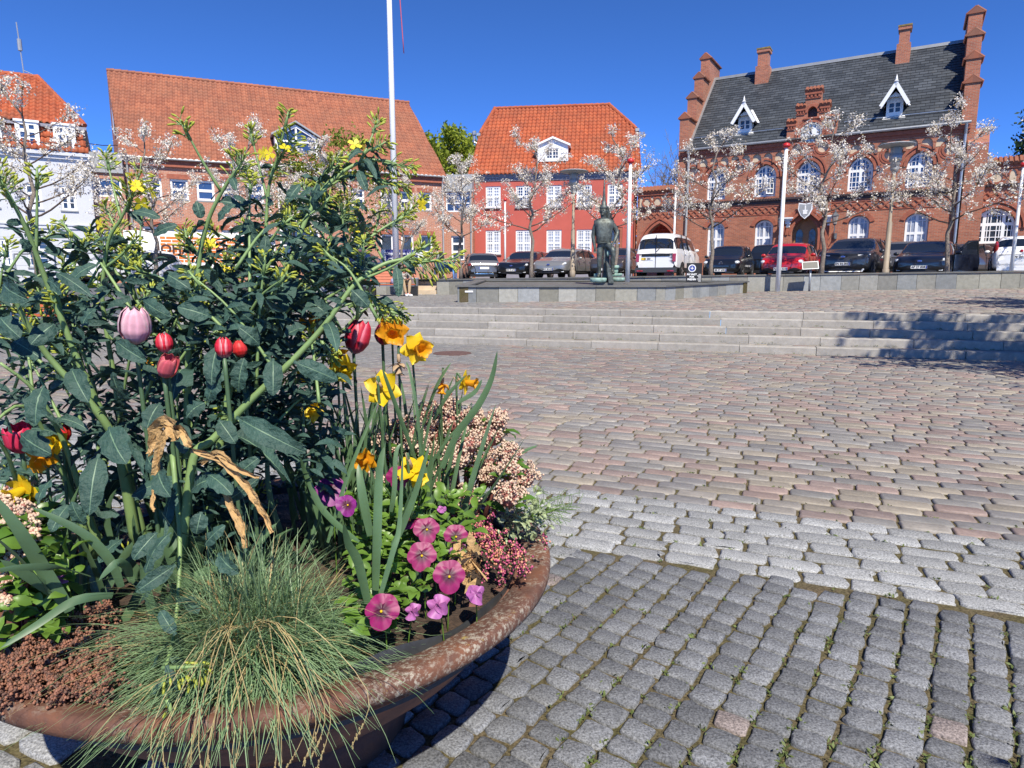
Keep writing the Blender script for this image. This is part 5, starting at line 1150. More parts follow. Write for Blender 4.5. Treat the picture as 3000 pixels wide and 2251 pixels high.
# dark info board on a steel post
p = atY(2371, 848, 22.0); o = thing('info_board', 'small tilted dark board on a steel post in front of the wall', 'sign', (p.x, p.y, upz(p.x, p.y)), R(-14))
mb = MB(); mb.tube([(0, 0, 0), (0, 0, .78)], .035, 10); mb.build('post', M['steel_grey'], o, True); bd_ = MB(); bd_.box(-.25, .25, -.02, .02, -.14, .14); b = bd_.build('board', M['steel_grey'], o, loc=(-.03, -.05, .84)); b.rotation_euler = (R(-28), R(-3), 0)
mb = MB(); mb.box(-.225, .225, -.026, -.021, -.115, .115); mb.build('panel', mat('dark_print', (.07, .068, .06), .5, var=.3, vs=20), b)
# banner on posts before the office house
p0 = atY(1117, 735, 30.5); p1 = atY(1238, 735, 30.5); o = thing('banner', 'blue and white cloth banner tied to steel posts before the brick office house', 'banner', (p0.x, p0.y, 1.35), 0); W_ = p1.x - p0.x; zt = atY(1175, 732, 30.5).z - 1.35; zb = atY(1175, 781, 30.5).z - 1.35
for x in (0, W_*.5, W_): mb = MB(); mb.tube([(x, .06, 0), (x, .06, zt + .06)], .03, 8); mb.build('post', M['steel_grey'], o, True)
def cloth(x0, x1, m, nm, y):
    n = 24; V = []; 
    for j in range(9):
        for i in range(n+1): x = x0 + (x1-x0)*i/n; z = zb + (zt-zb)*j/8; V.append((x, y - .02*sin(x*7 + j) - .012*sin(x*17 - j*.8), z + .03*sin(x*2.2)*(1 if j < 4 else .2)))
    F = [(j*(n+1)+i, j*(n+1)+i+1, (j+1)*(n+1)+i+1, (j+1)*(n+1)+i) for j in range(8) for i in range(n)]; mb = MB(); mb.add(V, F); return mb.build(nm, m, o, True)
M['bannerblue'] = mat('banner_blue', (.045, .05, .22), .7); cloth(W_*.10, W_*.88, M['bannerblue'], 'cloth', 0); cloth(0, W_*.10, M['white'], 'white_edge', .001); cloth(W_*.88, W_, M['white'], 'white_edge', .001)
lettering('Opgang ingen adgang!', .165, o, M['white'], (W_*.5, -.05, zt - .17), bold=.004); lettering('brug venligst hovedindgangen', .08, o, M['white'], (W_*.5, -.05, zt - .34))
mb = MB(); mb.box(W_*.14, W_*.84, -.05, -.045, zb + .12, zb + .16); mb.build('line', M['white'], o); mb = MB(); mb.tube([(W_*.22 + .12*cos(a), -.05, zb + .26 + .10*sin(a)) for a in np.linspace(0, 5.2, 12)], .022, 5); mb.build('emblem', M['white'], o)
# bench with the seated man, litter bin, bollards
def bench(label, loc, rz, L=1.9):
    o = thing('bench', label, 'bench', loc, rz, 'red slatted benches'); mb = MB()
    for s in (-L/2 + .18, L/2 - .18): mb = MB(); mb.box(s - .25, s + .25, .02, .46, 0, .36); mb.build('leg', M['blacksign'], o)
    mb = MB(); mb.box(-L/2 + .02, L/2 - .02, -.02, .47, .36, .395); mb.build('frame', M['steel_grey'], o)
    mb = MB()
    for k in range(5): mb.box(-L/2, L/2, -.04 + k*.105, .05 + k*.105, .40, .44)
    mb.build('seat', M['wood_red'], o); mb = MB()
    for k in range(4): y = .50 + k*.035; z = .50 + k*.105; mb.add([(-L/2, y, z), (L/2, y, z), (L/2, y + .03, z + .09), (-L/2, y + .03, z + .09), (-L/2, y + .03, z - .01), (L/2, y + .03, z - .01), (L/2, y + .06, z + .08), (-L/2, y + .06, z + .08)], [(0,1,2,3),(7,6,5,4),(0,4,5,1),(3,2,6,7),(0,3,7,4),(1,5,6,2)])
    mb.build('backrest', M['wood_red'], o); return o
pb = atY(1140, 861, 24.3); BZ_ = upz(pb.x, pb.y); bench('red slatted bench with the man looking at his phone', (pb.x, pb.y, BZ_), R(4))
pl = atY(60, 950, 16.4); bench('red slatted bench at the far left in front of the dark wall', (pl.x, pl.y, 0), R(6))
pbin = atY(1212, 862, 24.9); o = thing('litter_bin', 'round grey steel litter bin beside the seated man', 'bin', (pbin.x, pbin.y, upz(pbin.x, pbin.y))); mb = MB(); mb.lathe([(.15, 0), (.17, .04), (.19, .60), (.205, .62), (.205, .66), (.18, .66), (.17, .5)], 20); mb.build('body', M['steel_grey'], o, True)
for u, r, h in ((1329, .05, .62), (1336, .045, .42)):
    p = atY(u, 810, 28.5); mb = MB(); mb.tube([(0, 0, 0), (0, 0, h), (0, 0, h + .03)], [r, r, r*.7], 12); tag(mb.build('bollard', M['chrome'] if h > .5 else M['white'], None, (p.x, p.y, 1.33), ), 'taller black banded steel bollard beside the cherry tree' if h > .5 else 'short pale bollard beside the cherry tree', 'bollard')
p = atY(1306, 812, 30.0); o = thing('bicycle_rack_panel', 'blue advertising panel on a low rack behind the walking man', 'sign', (p.x, p.y, 1.35)); mb = MB(); mb.box(-.42, .42, -.02, .02, .30, .74); mb.build('panel', mat('blue_print_panel', (.03, .07, .15), .5, var=.6, vs=7), o); mb = MB()
for x in (-.38, .38): mb.tube([(x, 0, 0), (x, 0, .3)], .02, 6)
mb.build('feet', M['steel_grey'], o)
def bicycle(label, loc, rz):
    o = thing('bicycle', label, 'bicycle', loc, rz); 
    for x in (-.52, .52):
        mb = MB(); c = [(x + .33*cos(a), 0, .34 + .33*sin(a)) for a in np.linspace(0, 2*pi, 21)]; mb.tube(c, .016, 5, cap=False)
        for a in np.linspace(0, pi, 7)[:-1]: mb.tube([(x + .32*cos(a), 0, .34 + .32*sin(a)), (x - .32*cos(a), 0, .34 - .32*sin(a))], .003, 3)
        mb.build('wheel', M['rubber'], o, True)
    mb = MB()
    for a, b in (((-.52, .34), (-.15, .34)), ((-.52, .34), (-.22, .78)), ((-.15, .34), (-.24, .88)), ((-.15, .34), (.36, .80)), ((-.22, .78), (.36, .86)), ((.52, .34), (.34, 1.0))): mb.tube([(a[0], 0, a[1]), (b[0], 0, b[1])], .016, 6)
    mb.build('frame', M['blacksign'], o, True); mb = MB(); mb.ell((-.25, 0, .92), (.13, .07, .035)); mb.build('saddle', M['black'], o, True); mb = MB(); mb.tube([(.28, -.26, 1.02), (.36, 0, 1.04), (.28, .26, 1.02)], .014, 6); mb.build('handlebar', M['steel_grey'], o, True)
p = atY(1344, 812, 31); bicycle('dark bicycle parked by the wall of the link building', (p.x, p.y, 1.35), R(25))
p = atY(1132, 800, 27.5); o = thing('wooden_signboard', 'small wooden framed board leaning by the tall flagpole', 'sign', (p.x, p.y, 1.2)); mb = MB(); mb.box(-.32, .32, 0, .05, 0, .62); b = mb.build('board', M['blacksign'], o); mb = MB(); mb.box(-.34, -.22, -.02, .06, 0, .66); mb.box(.26, .34, -.02, .06, 0, .66); mb.box(-.215, .255, -.02, .06, .60, .66); mb.build('frame', M['wood'], o)
# overhead wires of the left street
mb = MB(); a = atY(250, 420, 31); b = atY(345, 426, 34); mb.tube([a, (a+b)/2 - Vector((0,0,.05)), b], .02, 5); tag(mb.build('overhead_wire', M['blacksign']), 'thin dark wire from the white house to the office house', 'wire')
p = atY(40, 745, 21); q = atY(330, 742, 30); o = thing('fence_rail', 'thin steel rail fence along the street before the white house', 'fence', (p.x, p.y, 1.15)); d = q - p; mb = MB()
mb.tube([(0, 0, p.z - 1.15), (d.x, d.y, q.z - 1.15)], .025, 6); mb.build('rail', M['steel_grey'], o)
for t in (0, .33, .66, 1): mb = MB(); mb.tube([(d.x*t, d.y*t, -.1), (d.x*t, d.y*t, (p.z - 1.15)*(1-t) + (q.z - 1.15)*t)], .03, 6); mb.build('post', M['steel_grey'], o)

# ================================================================ VEHICLES
def paint(name, c, metal=.0, rough=.28): return mat(name, c, rough, metal=metal, coat=1.0, spec=.5)
PB = paint('black_car_paint', (.006, .007, .010)); PN = paint('dark_blue_black_paint', (.007, .009, .018)); PR = paint('red_car_paint', (.42, .010, .012)); PS = paint('silver_car_paint', (.34, .335, .32), .6, .35)
PG = paint('grey_car_paint', (.15, .15, .165), .5, .35); PD = paint('dark_grey_car_paint', (.050, .052, .058), .4, .33); PW = paint('white_car_paint', (.78, .78, .78)); PBR = paint('brown_grey_car_paint', (.075, .06, .055), .5, .35); PBL = paint('blue_car_paint', (.012, .03, .11), .2)
# station: x/L, bottom, belt, top (all in car heights), half width, glass-house flag
SHAPES = {
 'hatch': [(-.5,.30,.50,.53,.80,0),(-.492,.20,.56,.62,.90,0),(-.465,.16,.60,.68,.96,0),(-.40,.14,.615,.93,.985,2),(-.36,.14,.62,.975,.99,1),(-.22,.14,.62,.995,1,1),(-.05,.14,.615,1.0,1,1),(.09,.14,.605,.97,1,1),(.14,.14,.60,.93,1,3),(.27,.14,.59,.645,.985,0),(.38,.14,.57,.60,.96,0),(.45,.15,.53,.55,.92,0),(.485,.17,.45,.47,.84,0),(.5,.24,.38,.40,.70,0)],
 'suv':   [(-.5,.30,.52,.55,.86,0),(-.492,.22,.58,.64,.93,0),(-.475,.18,.62,.72,.97,0),(-.43,.16,.63,.95,.985,2),(-.39,.16,.635,.985,.99,1),(-.22,.16,.635,1.0,1,1),(-.05,.16,.63,1.0,1,1),(.10,.16,.625,.975,1,1),(.15,.16,.62,.94,1,3),(.27,.16,.62,.67,.985,0),(.39,.16,.61,.645,.97,0),(.46,.17,.58,.60,.94,0),(.488,.19,.50,.52,.90,0),(.5,.26,.42,.44,.80,0)],
 'van':   [(-.5,.22,.50,.54,.88,0),(-.495,.16,.54,.60,.95,0),(-.485,.14,.56,.90,.98,2),(-.46,.13,.56,.975,.985,1),(-.30,.13,.56,1.0,1,1),(-.05,.13,.56,1.0,1,1),(.14,.13,.555,.985,1,1),(.22,.13,.55,.95,1,3),(.37,.13,.545,.60,.985,0),(.44,.13,.52,.55,.95,0),(.48,.15,.44,.47,.90,0),(.5,.22,.36,.38,.80,0)],
}
def carbody(shape, L, W, H, nm):
    """evaluated, smoothly lofted body: returns vertices and faces by kind"""
    st = SHAPES[shape]; mb = MB(); per = 8
    for (x, zb, ze, zt, hw, fl_) in st:
        w2 = W/2*hw; gh = fl_ > 0; x *= L; zb, ze, zt = zb*H, ze*H, zt*H
        rw = w2*(.80 if gh else .90); k = .93 if gh else .95
        half = [(w2*.90, zb), (w2*.985, zb + .10*H*.9), (w2, (zb*.35+ze*.65)), (w2*.965, ze), (w2*.94 if gh else w2*.95, ze + (zt-ze)*.06), (rw*1.0, ze + (zt-ze)*.88), (rw*.72, zt - .008*H), (0, zt)]
        for y, z in half: mb.v.append((x, y, z))
        for y, z in half[:-1]: mb.v.append((x, -y, z))
    n = 15; Fk = []
    def idx(i, side, j): return i*n + (j if side > 0 or j == 7 else 8 + j)
    for i in range(len(st)-1):
        g0, g1 = st[i][5], st[i+1][5]
        for side in (1, -1):
            for j in range(7):
                a, b, c, d = idx(i, side, j), idx(i+1, side, j), idx(i+1, side, j+1), idx(i, side, j+1); kind = 0
                if j == 4 and g0 and g1: kind = 2
                if g0 == 3 and g1 == 0 and j >= 4: kind = 1 if j > 4 else 0
                if g0 == 0 and g1 == 2 and j >= 4: kind = 3 if j > 4 else 0
                if j == 0: kind = 4 if kind == 0 else kind
                Fk.append(kind); mb.f.append((a, b, c, d) if side < 0 else (d, c, b, a))
        mb.f.append((idx(i, 1, 0), idx(i+1, 1, 0), idx(i+1, -1, 0), idx(i, -1, 0))); Fk.append(4)
    for i in (0, len(st)-1):
        f = [idx(i, 1, j) for j in range(8)] + [idx(i, -1, j) for j in range(6, -1, -1)]; mb.f.append(tuple(f)); Fk.append(0)
    mb.m = Fk
    me = mb.mesh(nm, [M['white']]*5, True); o = bpy.data.objects.new('t', me); COL.objects.link(o); s = o.modifiers.new('s', 'SUBSURF'); s.levels = 2; s.render_levels = 2
    dg = bpy.context.evaluated_depsgraph_get(); dg.update(); ev = bpy.data.meshes.new_from_object(o.evaluated_get(dg)); bpy.data.objects.remove(o)
    vs = [tuple(v.co) for v in ev.vertices]; parts = {}
    for p in ev.polygons: parts.setdefault(p.material_index, []).append(tuple(p.vertices))
    return vs, parts
def sub(vs, fs, name, m, parent, push=0):
    used = sorted({i for f in fs for i in f}); mp = {u: k for k, u in enumerate(used)}; mb = MB(); mb.add([vs[i] for i in used], [tuple(mp[i] for i in f) for f in fs]); return mb.build(name, m, parent, True)
_body = {}
WHEEL = {}
def wheel_meshes(r):
    if r in WHEEL: return WHEEL[r]
    t = MB(); t.lathe([(r*.66, -.10), (r*.93, -.105), (r, -.07), (r, .07), (r*.93, .105), (r*.66, .10)], 22); tm = t.mesh('tyre', M['rubber'], True)
    m = MB(); m.lathe([(.0, .055), (r*.60, .06), (r*.67, .095), (r*.67, -.05)], 22, m=1)
    for k in range(5): a = 2*pi*k/5; m.bar((r*.10*cos(a), r*.10*sin(a), .085), (r*.64*cos(a), r*.64*sin(a), .09), r*.20, .03, 0, up=(0, 0, 1))
    m.lathe([(r*.16, .075), (r*.14, .105), (0, .108)], 10, m=0); rm_ = m.mesh('rim', [M['alloy'], M['black']], False); WHEEL[r] = (tm, rm_); return WHEEL[r]
def vehicle(name, label, cat, pos, heading, shape, L, W, H, pm, plate=None, front='plain', rear='plain', lights=True, group='cars parked beyond the low wall', rails=False, logo=None, tint='carglass', trim=True):
    """x forward; heading = direction the nose points, degrees from +X"""
    o = thing(name, label, cat, pos, R(heading), group); key = (shape, L, W, H)
    if key not in _body: _body[key] = carbody(shape, L, W, H, name)
    vs, parts = _body[key]; g = M[tint]
    sub(vs, parts[0], 'body', pm, o); sub(vs, parts[4], 'sill', M['black'] if trim else pm, o); sub(vs, parts[1], 'windscreen', g, o); sub(vs, parts[3], 'rear_window', g, o)
    for s in (1, -1): sub(vs, [f for f in parts[2] if sum(vs[i][1] for i in f)*s > 0], 'side_window', g, o)
    r = .205*H if shape != 'van' else .165*H; xf, xr = .315*L, -.30*L; yw = W/2 - .095
    tm, rm_ = wheel_meshes(round(r, 3))
    for x in (xf, xr):
        for s in (1, -1):
            mb = MB(); mb.lathe([(0, 0), (r*1.16, 0), (r*1.16, .05), (0, .05)], 22); a = mb.build('wheel_arch', M['black'], o, loc=(x, s*(W/2 - .045), r + .02)); a.rotation_euler = (-s*pi/2, 0, 0)
            w_ = bpy.data.objects.new('wheel', None); COL.objects.link(w_); w_.parent = o; w_.location = (x, s*yw, r); w_.rotation_euler = (-s*pi/2, 0, 0); link('tyre', tm, w_); link('rim', rm_, w_)
    for s in (1, -1):      # mirrors, pillars, door seams
        mb = MB(); mb.ell((.17*L, s*(W/2 + .09), .645*H), (.06, .10, .07)); mi = mb.build('mirror', pm if pm not in (PS, PG) else pm, o, True)
        for x in (-.05, -.24): mb = MB(); mb.bar((x*L, s*W/2*.955, .62*H), (x*L - .01, s*W/2*.80, .955*H), .055, .03, up=(0, 1, 0)); mb.build('pillar', M['black'], o)
        mb = MB()
        for x in (-.05, -.235, .20): mb.bar((x*L, s*(W/2 + .002), .25*H), (x*L, s*(W/2*.985), .60*H), .012, .012, up=(0, 1, 0))
        mb.build('door_seam', M['black'], o); mb = MB()
        for x in (-.20, -.02): mb.bar((x*L, s*(W/2 + .008), .545*H), (x*L + .17, s*(W/2 + .008), .55*H), .03, .03)
        mb.build('door_handle', pm, o)
    V_ = shape == 'van'
    # nose
    fx = .5*L
    if front:
        if front != 'ev':
            for s in (1, -1): mb = MB(); mb.ell((.452*L, s*.375*W, .455*H), (.13, .16, .062*H*.9), 12, 8, rot=Matrix.Rotation(-s*R(28), 3, 'Z') @ Matrix.Rotation(R(18), 3, 'Y')); mb.build('headlight', M['lens'], o, True)
        else:
            for s in (1, -1):
                mb = MB(); mb.ell((.462*L, s*.40*W, .49*H), (.10, .13, .06), 10, 6, rot=Matrix.Rotation(-s*R(25), 3, 'Z')); mb.build('headlight', M['carglass'], o, True)
                mb = MB(); mb.bar((.482*L, s*.26*W, .535*H), (.452*L, s*.47*W, .55*H), .05, .035); mb.build('light_strip', M['white'], o)
        def nose(nm, y0, y1, z0, z1, m, dep=.03, xx=.492):
            mb = MB(); n = 8
            P = []
            for i in range(n+1):
                y = y0 + (y1-y0)*i/n; x = xx*L - .075*(abs(y)/(W/2))**2*2.0; P.append((x, y))
            for (xa, ya), (xb, yb) in zip(P, P[1:]): mb.add([(xa + dep, ya, z0), (xb + dep, yb, z0), (xb + dep*.4, yb, z1), (xa + dep*.4, ya, z1), (xa - .08, ya, z0), (xb - .08, yb, z0), (xb - .08, yb, z1), (xa - .08, ya, z1)], [(0,1,2,3),(0,4,5,1),(3,2,6,7)])
            return mb.build(nm, m, o)
        if front == 'big':
            nose('grille', -.27*W, .27*W, .335*H, .435*H, M['black'], .035, .486); nose('grille_bar', -.24*W, .24*W, .40*H, .412*H, M['chrome'], .05, .486); nose('lower_intake', -.30*W, .30*W, .165*H, .265*H, M['black'], .03)
            for s in (1, -1): nose('fog_lamp', s*.37*W - .06, s*.37*W + .06, .20*H, .235*H, M['lens'], .045, .49)
        elif front == 'smile':
            nose('grille', -.25*W, .25*W, .36*H, .405*H, M['black'], .035, .488); nose('lower_intake', -.28*W, .28*W, .165*H, .245*H, M['black'], .03)
            for s in (1, -1): nose('fog_lamp', s*.40*W - .09, s*.40*W + .09, .20*H, .27*H, M['black'], .05, .487)
        elif front == 'bar':
            nose('grille_bar', -.27*W, .27*W, .425*H, .438*H, M['chrome'], .04, .483); nose('lower_intake', -.34*W, .34*W, .15*H, .30*H, M['black'], .018, .490)
        elif front == 'ev':
            nose('grille', -.28*W, .28*W, .45*H, .56*H, M['black'], .03, .484); nose('front_panel', -.42*W, .42*W, .32*H, .44*H, PD, .03, .49); nose('lower_intake', -.34*W, .34*W, .20*H, .30*H, M['black'], .03, .492)
            nose('skid_bar', -.34*W, .34*W, .165*H, .185*H, M['white'], .05, .492)
            for s in (1, -1): mb = MB(); mb.bar((.487*L, s*.345*W, .17*H), (.470*L, s*.405*W, .31*H), .06, .05); mb.build('skid_bar', M['white'], o)
        zp = {'big': .285, 'smile': .275, 'bar': .235, 'ev': .345}.get(front, .3)*H; xp = .5*L + .028
        mb = MB(); mb.box(xp - .012, xp, -.26, .26, zp - .055, zp + .055); pl = mb.build('number_plate', M['plate'], o)
        mb = MB(); mb.box(xp - .002, xp + .003, -.26 if False else .215, .258, zp - .05, zp + .05); mb.build('blue_band', M['blue'], pl)
        if plate: lettering(plate, .105, pl, M['black'], (xp + .002, -.02, zp), (pi/2, 0, pi/2), bold=.003)
        if logo == 'oval':
            zl = .43*H if front == 'big' else .505*H; mb = MB(); mb.lathe([(.085, 0), (.075, .02), (0, .022)], 18, sx=1, sy=.45); lo_ = mb.build('badge', M['chrome'], o, loc=(.5*L - .035 + (.05 if front == 'ev' else .035), 0, zl)); lo_.rotation_euler = (pi/2, 0, pi/2); mb = MB(); mb.lathe([(.07, .021), (.0, .026)], 18, sx=1, sy=.40); mb.build('badge_field', M['blue'], lo_)
        if logo == 'ring':
            mb = MB(); c = [(0, .075*cos(a), .075*sin(a)) for a in np.linspace(0, 2*pi, 19)]; mb.tube(c, .009, 5, cap=False)
            for pts in (((.045, .048), (.02, -.045), (0, .0), (-.02, -.045), (-.045, .048)), ((.022, .06), (0, .012), (-.022, .06))): mb.tube([(0, a, b) for a, b in pts], .008, 4)
            mb.build('badge', M['chrome'], o, loc=(.5*L - .02, 0, .43*H))
        if logo == 'S': lettering('S', .13, o, M['chrome'], (.5*L + .022, 0, .385*H), (pi/2, 0, pi/2), bold=.006, name='badge')
    if rear:
        if V_:
            for s in (1, -1): mb = MB(); mb.box(-.502*L, -.470*L, s*W/2*.86 - .07, s*W/2*.86 + .10*1 - .03, .36*H, .53*H); mb.build('tail_light', M['redlens'], o); 
            mb = MB(); mb.box(-.505*L, -.48*L, -.33*W, .33*W, .475*H, .52*H); mb.build('handle_strip', M['black'], o); mb = MB(); mb.box(-.512*L, -.47*L, -.48*W, .48*W, .13*H, .235*H); mb.build('bumper', mat('dark_bumper', (.05, .055, .065), .5), o)
            for s in (1, -1): mb = MB(); mb.box(-.516*L, -.511*L, s*.36*W - .14, s*.36*W + .14, .15*H, .175*H); mb.build('reflector', M['redlens'], o)
            mb = MB(); mb.box(-.5045*L, -.49*L, -.007, .007, .24*H, .93*H); mb.build('door_seam', M['black'], o)
            mb = MB(); mb.bar((-.5*L - .01, -.02, .57*H), (-.497*L, -.18, .66*H), .02, .02); mb.build('wiper', M['black'], o)
        else:
            zt_ = .60 if rear != 'tall' else .63
            for s in (1, -1):
                mb = MB(); 
                if rear == 'tall': mb.ell((-.468*L, s*.44*W, .68*H), (.08, .075, .17*H), 10, 8, rot=Matrix.Rotation(R(-16), 3, 'Y'))
                else: mb.ell((-.478*L, s*.385*W, .545*H), (.09, .17, .06*H), 12, 8, rot=Matrix.Rotation(s*R(22), 3, 'Z'))
                mb.build('tail_light', M['redlens'], o, True)
            mb = MB(); mb.box(-.508*L, -.47*L, -.40*W, .40*W, .14*H, .23*H); mb.build('bumper', M['black'] if pm not in (PW,) else PW, o)
            if rear == 'chrome': mb = MB(); mb.box(-.512*L, -.50*L, -.28*W, .28*W, .235*H, .25*H); mb.build('chrome_strip', M['chrome'], o)
            if rear == 'dots': lettering('VOLVO'.replace('VOLVO', 'V O L V O'), .11, o, M['chrome'], (-.5*L + .0, 0, .56*H), (pi/2, 0, -pi/2), name='badge')
            if rear == 'tall': mb = MB(); mb.ell((-.497*L, 0, .60*H), (.02, .055, .055)); mb.build('badge', M['redlens'], o, True)
        zp = {'chrome': .44, 'tall': .46, 'dots': .34}.get(rear, .42)*H if not V_ else .42*H; xp = -.5*L - .012; mb = MB(); mb.box(xp, xp + .02, -.26, .26, zp - .055, zp + .055); yp = 0
        pl = mb.build('number_plate', M['plate'], o, loc=(0, .38 if V_ else 0, 0))
        mb = MB(); mb.box(xp - .004, xp, .08 if V_ else .215, .262, zp - .055, zp + .055); mb.build('yellow_band' if V_ else 'blue_band', M['plate_y'] if V_ else M['blue'], pl)
        if plate: lettering(plate, .105, pl, M['black'], (xp - .005, 0, zp), (pi/2, 0, -pi/2), bold=.003)
    if rails:
        for s in (1, -1): mb = MB(); mb.tube([(.08*L, s*.36*W, .985*H), (.05*L, s*.36*W, 1.03*H), (-.30*L, s*.36*W, 1.03*H), (-.34*L, s*.36*W, .985*H)], .018, 6); mb.build('roof_rail', M['steel_grey'] if pm is not PB else M['black'], o, True)
    return o
def cpos(u, Y, z=1.35): p = atY(u, 800, Y); return (p.x, p.y, z)
G_ = 'cars parked beyond the low wall'
vehicle('hatchback_car', 'grey hatchback seen from behind with red tail lights and a chrome strip', 'car', cpos(1407, 36.5, 1.25), 98, 'hatch', 4.3, 1.78, 1.47, PG, None, front=None, rear='chrome')
vehicle('estate_car', 'black estate car with a wide grille at the left end of the front-facing row', 'car', cpos(1545, 36.0, 1.36), -112, 'hatch', 4.65, 1.83, 1.49, PB, 'DR 73 673', front='big', rear=None, logo='oval')
vehicle('estate_car', 'silver estate car with roof rails beside the street lamp', 'car', cpos(1660, 33.8, 1.36), -116, 'hatch', 4.8, 1.86, 1.52, PS, 'BW 58 620', front='big', rear=None, logo='oval', rails=True)
vehicle('family_car', 'dark grey car half hidden behind the statue', 'car', cpos(1810, 33.5, 1.36), -113, 'suv', 4.5, 1.82, 1.55, PBR, None, front='smile', rear=None)
vehicle('passenger_van', 'tall white passenger van seen from behind with tree shadows on its doors', 'van', cpos(1962, 31.6, 1.36), 62, 'van', 4.9, 1.9, 2.02, PW, '21 250', front=None, rear='van')
vehicle('city_car', 'small black city car with a chrome nose bar and round badge', 'car', cpos(2136, 30.6, 1.36), -120, 'hatch', 3.55, 1.65, 1.50, PB, 'BE 37 690', front='bar', rear=None, logo='ring')
vehicle('suv_car', 'black sport utility car seen from behind between the small black car and the red car', 'car', cpos(2262, 33.6, 1.38), 62, 'suv', 4.4, 1.85, 1.62, PB, None, front=None, rear='dots')
vehicle('hatchback_car', 'bright red hatchback with a smiling black grille', 'car', cpos(2314, 27.6, 1.30), -123, 'hatch', 3.85, 1.70, 1.52, PR, 'AH 37 023', front='smile', rear=None, logo='S')
vehicle('hatchback_car', 'dark red brown car mostly hidden behind the tree by the entrance', 'car', cpos(2432, 34.0, 1.4), 70, 'hatch', 4.2, 1.75, 1.46, paint('wine_car_paint', (.08, .012, .012)), None, front=None, rear='plain')
vehicle('crossover_car', 'dark grey electric crossover with a white curved bumper bar', 'car', cpos(2506, 27.0, 1.32), -129, 'suv', 4.46, 1.87, 1.66, PD, 'EN 84 001', front='ev', rear=None, logo='oval')
vehicle('suv_car', 'silver grey sport utility car seen from behind, half hidden by the black hatchback', 'car', cpos(2650, 31.6, 1.42), 56, 'suv', 4.4, 1.84, 1.62, PG, None, front=None, rear='plain', rails=True)
fo_ = vehicle('hatchback_car', 'black hatchback with its front door wide open', 'car', cpos(2716, 26.2, 1.33), -129, 'hatch', 4.36, 1.83, 1.50, PN, 'AP 27 838', front='big', rear=None, logo='oval')
# the open door, hinged at its front edge
L, W, H = 4.36, 1.83, 1.50
mb = MB(); prof = [(0, .16*H), (-1.10, .16*H), (-1.16, .40*H), (-1.10, .61*H), (0, .60*H)]; mb.prism(prof, -.045, .045); d = mb.build('open_door', PN, fo_, loc=(.19*L, W/2 - .01, 0)); d.rotation_euler.z = R(-38)
mb = MB(); mb.prism([(-.02, .60*H), (-1.10, .61*H), (-1.02, .93*H), (-.62, .92*H)], -.012, .012); mb.build('door_window', M['carglass'], d)
mb = MB(); mb.bar((-.02, 0, .60*H), (-.62, 0, .93*H), .05, .05, up=(0, 1, 0)); mb.bar((-.62, 0, .93*H), (-1.02, 0, .94*H), .05, .05, up=(0, 1, 0)); mb.bar((-1.02, 0, .95*H), (-1.10, 0, .60*H), .05, .05, up=(0, 1, 0)); mb.build('window_frame', M['black'], d)
mb = MB(); mb.ell((-.12, .12, .645*H), (.06, .10, .07)); mb.build('mirror', PN, d, True)
vehicle('estate_car', 'dark brown grey estate car behind the open car door', 'car', cpos(2830, 29.5, 1.40), 28, 'hatch', 4.6, 1.8, 1.47, PBR, None, front=None, rear='plain', rails=False)
vehicle('hatchback_car', 'white small hatchback with tall red tail lights at the right edge', 'car', cpos(2975, 25.6, 1.42), 56, 'hatch', 4.05, 1.69, 1.50, PW, 'DV 34 023', front=None, rear='tall', trim=False)
vehicle('hatchback_car', 'dark blue car behind the kale and the red bench', 'car', cpos(1030, 29.5, 1.2), -20, 'hatch', 4.2, 1.78, 1.47, PBL, None, front='smile', rear=None)
vehicle('hatchback_car', 'white hatchback half hidden by kale in front of the advertising box', 'car', cpos(372, 26.5, 1.06), 244, 'hatch', 4.2, 1.75, 1.45, PW, None, front='smile', rear=None)
# the long advertising box trailer
p = atY(468, 808, 28.2); q = atY(812, 806, 30.2); d = q - p; Lb = d.xy.length; an = atan2(d.y, d.x); o = thing('box_trailer', 'long white box trailer with orange brick pattern and dark lettering', 'trailer', (p.x, p.y, 1.15), an); z0 = p.z - 1.15 - .02; z1 = atY(640, 682, 29.2).z - 1.15
mb = MB(); mb.box(-1.2, Lb, 0, 2.2, z0 + .32, z1); mb.build('box', M['white'], o); mb = MB(); mb.box(-1.1, Lb - .1, .1, 2.1, z0 - .05, z0 + .30); mb.build('chassis', M['black'], o)
M['adorange'] = mat('orange_print', (.62, .17, .025), .5); mb = MB(); hh = (z1 - z0 - .32); zz0, zz1 = z0 + .32 + hh*.16, z1 - hh*.13; rows = 8; rh_ = (zz1 - zz0)/rows; bw_ = Lb*.86/9.5
for r in range(rows):
    x = .12 - (bw_/2 if r % 2 else 0)
    while x < Lb*.92:
        a, b = max(x + .02, .12), min(x + bw_ - .02, Lb*.92)
        if b - a > .06: mb.box(a, b, -.006, -.001, zz0 + r*rh_ + .018, zz0 + (r+1)*rh_ - .018)
        x += bw_
mb.build('brick_print', M['adorange'], o); lettering('JOHANN NIELSEN', .52, o, mat('brown_print', (.06, .02, .012), .5), (Lb*.44, -.012, (zz0+zz1)/2), bold=.014)
lettering('tlf. 47522902  ·  www', .17, o, M['blacksign'], (Lb*.62, -.012, z0 + .32 + hh*.075))
mb = MB()
for x in (Lb*.50, Lb*.76): mb.box(x, x + .07, -.02, -.003, z0 + .33, z0 + .60)
mb.build('marker', M['redtop'], o)
for x in (.9, Lb - .9):
    w_ = bpy.data.objects.new('wheel', None); COL.objects.link(w_); w_.parent = o; w_.location = (x, .12, z0 - .02); w_.rotation_euler = (pi/2, 0, 0); tm, rm_ = wheel_meshes(.33); link('tyre', tm, w_); link('rim', rm_, w_)

